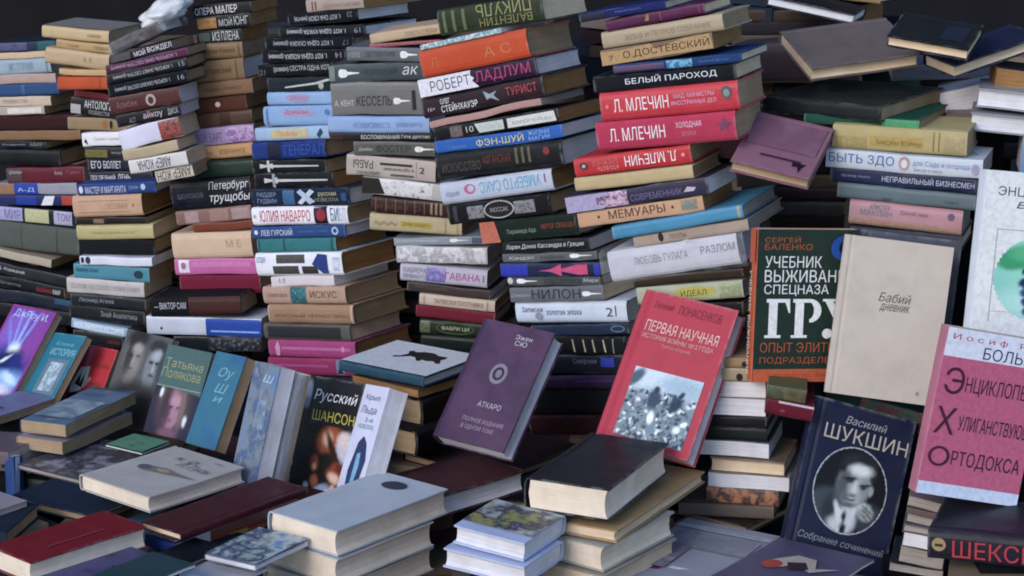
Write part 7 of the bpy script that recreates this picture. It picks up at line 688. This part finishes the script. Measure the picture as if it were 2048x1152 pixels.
B('paperback_book','grey paperback with two photographed faces','books stood face out',(-.6788,3.6433,.596),(-.2824,-.3767,-.8822),(.8374,-.5454,-.0352),0.1694,0.1092,0.0160,'54545c','G',0,[('f','g',0,1,0,1,'4c4c50',[(0.3,0.7,0.2,0.26,0.1,0.25,'6c6868'),(0.2,0.7,0.08,0.2,0,0.6,'34302f'),(0.3,0.93,0.22,0.1,0.1,0.4,'211f20'),(0.34,0.82,0.1,0.06,0,0.6,'8c8886'),(0.24,0.74,0.05,0.02,0,0.5,'242020'),(0.39,0.74,0.05,0.02,0,0.5,'242020'),(0.32,0.68,0.025,0.06,0,0.6,'948e8c'),(0.32,0.6,0.07,0.012,0,0.5,'342e2e'),(0.38,0.66,0.06,0.08,0,0.7,'7c7674'),(0.76,0.68,0.17,0.24,-0.05,0.25,'6c727c'),(0.76,0.88,0.19,0.08,0,0.4,'26272c'),(0.78,0.79,0.1,0.06,0,0.6,'949aa4'),(0.7,0.71,0.045,0.018,0,0.5,'24242a'),(0.83,0.71,0.045,0.018,0,0.5,'24242a'),(0.77,0.65,0.022,0.055,0,0.6,'9298a2'),(0.77,0.57,0.06,0.012,0,0.5,'34343a'),(0.9,0.66,0.05,0.18,0,0.6,'3c3e46'),(0.3,0.2,0.4,0.24,0.2,0.4,'1e1916'),(0.8,0.2,0.4,0.26,-0.2,0.4,'221d1a'),(0.5,0.35,0.12,0.12,0,0.6,'2c2420')],0.12,0),('f','t','ИКАР',0.08,0.5,0.08,0.16,'c4c4cc','b')],{})
B('paperback_book',"dark paperback with a green title panel and woman's face",'books stood face out',(-.5826,3.4903,.6092),(-.2462,-.3638,-.8984),(.8587,-.5117,-.0282),0.1546,0.0989,0.0180,'28384a','G',0,[('f','g',0,1,0,1,'232438',[(0.5,0.32,0.34,0.3,0,0.35,'4a3a40'),(0.42,0.5,0.26,0.14,0.3,0.5,'5c4a4c'),(0.5,0.3,0.19,0.22,0,0.2,'8c6478'),(0.38,0.28,0.07,0.2,0,0.6,'4c3048'),(0.52,0.4,0.12,0.06,0,0.6,'a07c8c'),(0.45,0.33,0.038,0.014,0,0.5,'34202e'),(0.59,0.33,0.038,0.014,0,0.5,'34202e'),(0.52,0.26,0.025,0.06,0,0.6,'a07890'),(0.51,0.18,0.06,0.016,0,0.5,'6c2c44'),(0.56,0.22,0.06,0.08,0,0.7,'946c80'),(0.68,0.34,0.06,0.24,0.1,0.5,'6c5a58'),(0.3,0.36,0.07,0.26,-0.1,0.5,'3a2c34'),(0.17,0.47,0.035,0.05,0,0.5,'d0d4e0'),(0.8,0.2,0.04,0.06,0,0.5,'c4ccd8'),(0.5,0.03,0.2,0.06,0,0.5,'6c4c60')],0.12,0),('f','p',[(0.02,0.55),(0.02,1),(1,1),(1,0.5)],'3c5c5c'),('f','t','Татьяна',0.08,0.9,0.76,0.86,'8c8c5c','b'),('f','t','Полякова',0.06,0.9,0.64,0.75,'8c8c5c','b'),('f','r',0.02,0.98,0.535,0.55,'748474')],{})
B('paperback_book','teal-blue paperback with pale script','books stood face out',(-.4808,3.4154,.614),(-.303,-.3665,-.8797),(.6713,-.7373,.0759),0.1614,0.0876,0.0220,'1c5480','T',0,[('f','n',0,1,0,1,['1c5480','24647c','1c4c84'],8),('f','t','Оу',0.3,0.8,0.72,0.85,'6ca4b4','i'),('f','t','Ш',0.35,0.75,0.58,0.68,'6ca4b4','i'),('f','t','и',0.4,0.7,0.48,0.54,'6ca4b4','i')],{})
B('paperback_book','blue-grey paperback with pages fanned open','books stood face out',(-.3888,3.2608,.6426),(-.2122,-.2275,-.9504),(.6513,-.758,.036),0.2002,0.0703,0.0300,'44608c','W',0,[('f','n',0,1,0,1,['44608c','54749c','6c747c','34507c','8c8c8c'],20),('f','t','Ш',0.45,0.85,0.86,0.92,'a4bcd8','i'),('f','t','Игорь',0.45,0.8,0.4,0.8,'8ca4bc','v')],{'fan': 1})
B('paperback_book','navy book standing on edge with white pages','books lying on the front of the heap',(-.8362,3.2986,.4739),(-.007,-.1601,-.9871),(.4734,.8689,-.1443),0.0727,0.0226,0.0200,'1c3c74','W',0,[('f','r',0,0.5,0,1,'b4c4e4')],{})
# ------------------------------------------------------------------ back row and bottom layer: a jumble nobody could count, seen only in the gaps
def back_row():
    rg = random.Random(3); V = []; Fc = []; Mi = []
    cols = ['2a2024', '3a3034', '4a3c34', '22242c', '54483c', '301c24', '3c4048', '5c4c40', '1c2836', '4c2a2c', '6c6058', '20302c', '44546c', '7c6c5c']
    mats = [cover_mat(c, True, .5) for c in cols]+[page_mat(k) for k in 'TOCGW']
    path = [(-1.08, 4.78), (-.9, 4.72), (-.73, 4.62), (-.58, 4.55), (-.43, 4.42), (-.3, 4.24), (-.17, 4.05), (-.04, 3.86), (.09, 3.72), (.22, 3.62), (.38, 3.68), (.55, 3.76), (.72, 3.78), (.9, 3.78)]
    tops = [.95, .96, .98, 1.0, 1.02, 1.06, 1.08, 1.1, 1.1, 1.14, 1.2, 1.22, 1.12, 1.06]
    def add(M, a, b, mi):
        i0 = len(Fc); v = []; box(v, Fc, a, b)
        off = len(V)
        for k in range(i0, len(Fc)): Fc[k] = [off+q for q in Fc[k]]; Mi.append(mi)
        V.extend([tuple(M @ Vector(p_)) for p_ in v])
    for (x, y), zt in zip(path, tops):
        z = .361
        while z < zt:
            T = rg.uniform(.016, .042); L = rg.uniform(.17, .23); W = rg.uniform(.12, .15); c = rg.randrange(len(cols)); pg = len(cols)+rg.randrange(5)
            M = Matrix.Translation((x+rg.uniform(-.02, .02), y+rg.uniform(-.02, .02), z)) @ Matrix.Rotation(math.radians(-rg.uniform(5, 38)), 4, 'Z') @ Matrix.Rotation(math.radians(rg.uniform(-2.5, 2.5)), 4, 'Y')
            add(M, (-L/2, 0, 0), (L/2, W, .0022), c); add(M, (-L/2, 0, T-.0022), (L/2, W, T), c); add(M, (-L/2, -.002, .0001), (L/2, -.0001, T-.0001), c)
            add(M, (-L/2+.003, .0002, .0023), (L/2-.003, W-.004, T-.0023), pg)
            z += T+.004
    for x, y, z, yw, L, W, T in LOW:
        c = rg.randrange(len(cols)); pg = len(cols)+rg.randrange(5); b_ = min(.0022, T*.2)
        M = Matrix.Translation((x, y, z)) @ Matrix.Rotation(math.radians(yw), 4, 'Z')
        add(M, (0, 0, 0), (L, W, b_), c); add(M, (0, 0, T-b_), (L, W, T), c); add(M, (0, -.002, .0001), (L, -.0001, T-.0001), c)
        add(M, (.003, .0002, b_+.0001), (L-.003, W-.004, T-b_-.0001), pg)
    me = bpy.data.meshes.new('underlying_books'); me.from_pydata(V, [], Fc); me.update()
    for m_ in mats: me.materials.append(m_)
    me.polygons.foreach_set('material_index', Mi)
    o = link('underlying_books', me); o['kind'] = 'stuff'; o['label'] = 'dim jumble of more books behind and beneath the visible ones'; o['category'] = 'books'
LOW = [
(-0.885,2.319,0.3610,23,0.198,0.113,0.0267),
(-0.928,2.509,0.3610,-19,0.192,0.112,0.0263),
(-0.872,2.581,0.3610,19,0.181,0.119,0.0248),
(-0.818,2.687,0.3610,45,0.174,0.115,0.0354),
(-0.805,2.790,0.3610,45,0.185,0.128,0.0252),
(-0.925,2.987,0.3610,-18,0.185,0.115,0.0301),
(-0.820,2.909,0.3917,35,0.171,0.119,0.0272),
(-0.818,2.930,0.4195,48,0.158,0.127,0.0288),
(-0.898,2.966,0.4488,-9,0.151,0.129,0.0228),
(-0.875,3.087,0.3610,7,0.154,0.113,0.0251),
(-0.934,3.122,0.3867,-34,0.185,0.135,0.0301),
(-0.879,3.070,0.4174,-8,0.179,0.129,0.0212),
(-0.821,3.139,0.3610,47,0.179,0.114,0.0062),
(-0.836,3.291,0.3610,25,0.156,0.121,0.0062),
(-0.885,3.535,0.3610,5,0.198,0.129,0.0251),
(-0.883,3.536,0.3867,18,0.176,0.129,0.0268),
(-0.823,3.498,0.4141,48,0.187,0.133,0.0063),
(-0.897,3.688,0.3610,-13,0.198,0.130,0.0315),
(-0.919,3.701,0.3931,-12,0.198,0.131,0.0229),
(-0.728,2.339,0.3610,8,0.171,0.122,0.0283),
(-0.750,2.483,0.3610,5,0.165,0.130,0.0273),
(-0.751,2.618,0.3610,-7,0.180,0.131,0.0338),
(-0.777,2.789,0.3610,-32,0.181,0.127,0.0256),
(-0.731,2.707,0.3872,15,0.196,0.112,0.0349),
(-0.679,2.676,0.4227,37,0.152,0.133,0.0278),
(-0.749,2.687,0.4511,14,0.191,0.128,0.0339),
(-0.736,2.826,0.3610,-1,0.163,0.120,0.0259),
(-0.727,2.793,0.3875,27,0.165,0.114,0.0267),
(-0.752,2.834,0.4148,10,0.187,0.131,0.0307),
(-0.664,2.812,0.4461,44,0.174,0.124,0.0090),
(-0.740,2.965,0.3610,-3,0.179,0.125,0.0346),
(-0.683,2.899,0.3962,49,0.196,0.127,0.0348),
(-0.725,3.053,0.3610,8,0.175,0.134,0.0341),
(-0.696,3.022,0.3957,34,0.176,0.129,0.0266),
(-0.683,3.052,0.4229,45,0.152,0.119,0.0157),
(-0.724,3.158,0.3610,17,0.198,0.121,0.0062),
(-0.784,3.357,0.3610,-25,0.183,0.122,0.0062),
(-0.788,3.444,0.3610,-12,0.185,0.132,0.0257),
(-0.755,3.470,0.3873,-13,0.168,0.124,0.0283),
(-0.759,3.458,0.4162,-17,0.187,0.125,0.0261),
(-0.743,3.538,0.3610,14,0.187,0.119,0.0309),
(-0.636,2.383,0.3610,-20,0.190,0.129,0.0251),
(-0.588,2.444,0.3610,26,0.199,0.128,0.0278),
(-0.624,2.613,0.3610,6,0.199,0.112,0.0240),
(-0.646,2.583,0.3856,-2,0.199,0.133,0.0326),
(-0.633,2.619,0.4188,-9,0.198,0.127,0.0325),
(-0.656,2.670,0.4519,-38,0.185,0.115,0.0270),
(-0.591,2.575,0.4796,22,0.161,0.120,0.0071),
(-0.576,2.686,0.3610,30,0.183,0.132,0.0337),
(-0.629,2.754,0.3953,-9,0.183,0.112,0.0278),
(-0.543,2.668,0.4237,47,0.195,0.132,0.0314),
(-0.632,2.879,0.3610,-22,0.186,0.125,0.0267),
(-0.648,2.883,0.3883,-27,0.172,0.135,0.0272),
(-0.602,2.795,0.4160,29,0.196,0.120,0.0341),
(-0.573,2.927,0.3610,28,0.199,0.115,0.0346),
(-0.595,2.927,0.3962,12,0.169,0.122,0.0300),
(-0.624,2.977,0.4268,-22,0.164,0.124,0.0203),
(-0.547,3.027,0.3610,46,0.181,0.134,0.0335),
(-0.592,3.049,0.3951,20,0.194,0.124,0.0331),
(-0.580,3.175,0.3610,23,0.196,0.123,0.0254),
(-0.641,3.183,0.3870,0,0.198,0.126,0.0308),
(-0.612,3.192,0.4184,8,0.195,0.119,0.0102),
(-0.581,3.288,0.3610,19,0.159,0.124,0.0324),
(-0.624,3.362,0.3940,-23,0.155,0.113,0.0262),
(-0.625,3.431,0.3610,-0,0.179,0.125,0.0302),
(-0.617,3.582,0.3610,-10,0.156,0.121,0.0243),
(-0.485,2.389,0.3610,-15,0.159,0.121,0.0249),
(-0.463,2.480,0.3610,11,0.190,0.123,0.0284),
(-0.468,2.620,0.3610,-14,0.158,0.114,0.0342),
(-0.409,2.659,0.3610,42,0.165,0.134,0.0328),
(-0.449,2.836,0.3610,16,0.152,0.126,0.0324),
(-0.470,2.909,0.3610,20,0.194,0.130,0.0283),
(-0.493,2.949,0.3899,6,0.194,0.133,0.0357),
(-0.492,2.959,0.4263,-3,0.160,0.113,0.0208),
(-0.407,3.015,0.3610,49,0.199,0.130,0.0314),
(-0.463,3.077,0.3930,8,0.164,0.131,0.0242),
(-0.474,3.065,0.4179,14,0.157,0.132,0.0107),
(-0.447,3.149,0.3610,40,0.198,0.118,0.0282),
(-0.461,3.271,0.3610,29,0.177,0.134,0.0339),
(-0.462,3.432,0.3610,8,0.181,0.127,0.0356),
(-0.363,2.385,0.3610,-22,0.169,0.124,0.0266),
(-0.287,2.435,0.3610,40,0.169,0.118,0.0251),
(-0.364,2.627,0.3610,-16,0.169,0.118,0.0307),
(-0.378,2.736,0.3610,-8,0.193,0.133,0.0315),
(-0.388,2.881,0.3610,-17,0.194,0.113,0.0308),
(-0.358,2.842,0.3924,6,0.193,0.125,0.0111),
(-0.269,2.916,0.3610,46,0.187,0.113,0.0274),
(-0.373,2.966,0.3890,-4,0.182,0.114,0.0144),
(-0.364,3.077,0.3610,-1,0.171,0.117,0.0350),
(-0.275,3.155,0.3610,39,0.150,0.121,0.0289),
(-0.335,3.168,0.3905,15,0.194,0.112,0.0253),
(-0.350,3.335,0.3610,-7,0.196,0.112,0.0246),
(-0.333,3.337,0.3862,-12,0.153,0.116,0.0268),
(-0.293,3.288,0.4136,44,0.163,0.120,0.0306),
(-0.211,2.360,0.3610,-6,0.154,0.120,0.0298),
(-0.196,2.467,0.3610,15,0.152,0.110,0.0336),
(-0.240,2.637,0.3610,-24,0.192,0.117,0.0294),
(-0.210,2.761,0.3610,-31,0.157,0.135,0.0257),
(-0.182,2.823,0.3610,15,0.171,0.111,0.0348),
(-0.226,2.824,0.3964,-1,0.168,0.121,0.0070),
(-0.138,2.909,0.3610,40,0.150,0.124,0.0245),
(-0.171,2.923,0.3861,27,0.156,0.122,0.0173),
(-0.181,3.062,0.3610,13,0.152,0.122,0.0277),
(-0.195,3.061,0.3893,11,0.158,0.115,0.0359),
(-0.186,3.050,0.4258,22,0.176,0.124,0.0327),
(-0.175,3.044,0.4591,15,0.158,0.122,0.0101),
(-0.173,3.154,0.3610,28,0.184,0.134,0.0259),
(-0.226,3.237,0.3875,-13,0.172,0.123,0.0243),
(-0.160,3.158,0.4124,44,0.163,0.121,0.0285),
(-0.256,3.353,0.3610,-25,0.185,0.133,0.0354),
(-0.216,3.369,0.3970,-37,0.176,0.126,0.0296),
(-0.213,3.354,0.4272,-26,0.156,0.120,0.0176),
(-0.090,2.413,0.3610,-27,0.176,0.129,0.0299),
(-0.088,2.531,0.3610,-26,0.166,0.133,0.0311),
(-0.098,2.628,0.3610,-11,0.159,0.113,0.0257),
(-0.096,2.600,0.3873,4,0.192,0.111,0.0350),
(-0.108,2.638,0.4228,-24,0.198,0.121,0.0242),
(-0.105,2.614,0.4476,-12,0.171,0.134,0.0113),
(-0.100,2.721,0.3610,-4,0.190,0.133,0.0346),
(-0.011,2.665,0.3962,47,0.187,0.114,0.0303),
(-0.068,2.686,0.4271,8,0.153,0.131,0.0312),
(-0.086,2.846,0.3610,-6,0.168,0.128,0.0356),
(-0.049,2.924,0.3610,26,0.184,0.134,0.0336),
(-0.001,2.909,0.3952,47,0.172,0.113,0.0259),
(-0.106,3.078,0.3610,-7,0.178,0.131,0.0258),
(-0.083,3.122,0.3874,-30,0.178,0.122,0.0242),
(-0.047,3.045,0.4122,11,0.157,0.123,0.0236),
(-0.050,3.189,0.3610,6,0.151,0.117,0.0307),
(-0.079,3.217,0.3923,-1,0.166,0.123,0.0294),
(-0.052,3.170,0.4223,27,0.183,0.131,0.0135),
(0.041,2.400,0.3610,-22,0.155,0.130,0.0304),
(0.090,2.425,0.3610,38,0.199,0.112,0.0261),
(0.061,2.636,0.3610,-15,0.152,0.128,0.0337),
(0.039,2.744,0.3610,-21,0.193,0.134,0.0358),
(0.062,2.716,0.3974,5,0.191,0.126,0.0324),
(0.098,2.663,0.4304,37,0.186,0.113,0.0260),
(0.095,2.835,0.3610,18,0.151,0.125,0.0344),
(0.024,2.859,0.3960,-20,0.195,0.123,0.0277),
(0.096,2.812,0.4243,30,0.161,0.125,0.0332),
(0.052,2.989,0.3610,-27,0.186,0.123,0.0258),
(0.090,2.924,0.3874,14,0.174,0.132,0.0311),
(0.082,2.919,0.4191,26,0.189,0.119,0.0304),
(0.020,3.003,0.4500,-36,0.184,0.135,0.0273),
(0.073,2.943,0.4779,22,0.175,0.124,0.0261),
(0.071,2.966,0.5046,6,0.189,0.120,0.0264),
(0.247,2.351,0.3610,24,0.153,0.118,0.0305),
(0.193,2.470,0.3610,12,0.186,0.122,0.0277),
(0.237,2.575,0.3610,29,0.193,0.121,0.0336),
(0.158,2.685,0.3952,-37,0.182,0.125,0.0353),
(0.242,2.567,0.4311,34,0.197,0.116,0.0303),
(0.178,2.738,0.3610,-4,0.170,0.117,0.0249),
(0.186,2.718,0.3865,-10,0.180,0.118,0.0251),
(0.261,2.659,0.4122,34,0.173,0.129,0.0330),
(0.185,2.863,0.3610,-19,0.154,0.119,0.0332),
(0.177,2.903,0.3948,-37,0.197,0.110,0.0269),
(0.274,2.808,0.4223,46,0.182,0.131,0.0350),
(0.195,2.917,0.4579,-40,0.160,0.111,0.0177),
(0.323,2.419,0.3610,-26,0.185,0.116,0.0307),
(0.364,2.445,0.3610,26,0.155,0.119,0.0284),
(0.323,2.646,0.3610,-20,0.171,0.131,0.0312),
(0.369,2.567,0.3928,26,0.162,0.119,0.0255),
(0.331,2.685,0.4189,-37,0.171,0.116,0.0348),
(0.398,2.547,0.4544,45,0.180,0.124,0.0357),
(0.306,2.630,0.4907,-23,0.162,0.123,0.0100),
(0.367,2.683,0.3610,41,0.182,0.117,0.0268),
(0.304,2.737,0.3884,-14,0.163,0.128,0.0310),
(0.352,2.841,0.3610,12,0.190,0.121,0.0307),
(0.381,2.779,0.3923,36,0.181,0.129,0.0241),
(0.455,2.381,0.3610,-4,0.189,0.125,0.0296),
(0.431,2.487,0.3610,-18,0.174,0.134,0.0323),
(0.451,2.638,0.3610,-22,0.172,0.112,0.0304),
(0.512,2.672,0.3610,47,0.196,0.134,0.0288),
(0.479,2.740,0.3904,-15,0.152,0.124,0.0245),
(0.442,2.915,0.3610,-39,0.192,0.129,0.0326),
(0.434,2.904,0.3942,-33,0.179,0.132,0.0232),
(0.619,2.325,0.3610,18,0.177,0.110,0.0274),
(0.590,2.536,0.3610,-37,0.170,0.132,0.0302),
(0.634,2.536,0.3610,36,0.195,0.117,0.0274),
(0.649,2.528,0.3890,37,0.195,0.133,0.0241),
(0.646,2.570,0.4137,38,0.163,0.121,0.0305),
(0.588,2.622,0.4447,-6,0.152,0.113,0.0255),
(0.593,2.570,0.4708,12,0.175,0.115,0.0292),
(0.577,2.616,0.5006,-14,0.165,0.131,0.0259),
(0.631,2.699,0.3610,12,0.168,0.125,0.0240),
(0.669,2.665,0.3856,40,0.157,0.124,0.0305),
(0.664,2.681,0.4167,42,0.188,0.111,0.0289),
(0.659,2.801,0.3610,39,0.165,0.124,0.0277),
(0.642,2.820,0.3893,19,0.157,0.117,0.0348),
(0.558,2.922,0.4247,-38,0.190,0.123,0.0271),
]
back_row()
# ------------------------------------------------------------------ crumpled bag
def bag(loc, rx, ry, rz, rot):
    V = []; nu, nv = 28, 16
    for j in range(nv+1):
        th = math.pi*j/nv
        for i in range(nu):
            ph = 2*math.pi*i/nu
            d = Vector((math.sin(th)*math.cos(ph), math.sin(th)*math.sin(ph), math.cos(th)))
            k = 1+.35*noise.noise(d*2.2)+.14*noise.noise(d*7)
            V.append((d.x*rx*k, d.y*ry*k, d.z*rz*k))
    Fc = [(j*nu+i, j*nu+(i+1) % nu, (j+1)*nu+(i+1) % nu, (j+1)*nu+i) for j in range(nv) for i in range(nu)]
    m, n, b = nodes('white_polythene'); b.inputs['Base Color'].default_value = (.7, .72, .78, 1); b.inputs['Roughness'].default_value = .3
    o = link('plastic_bag', mesh('plastic_bag', V, Fc, m, True)); o.location = loc; o.rotation_euler = rot
    o['label'] = 'crumpled white plastic bag on the wrapped maroon book'; o['category'] = 'plastic bag'
bag((-.667, 4.08, 1.125), .055, .045, .022, (0, -.45, .2))
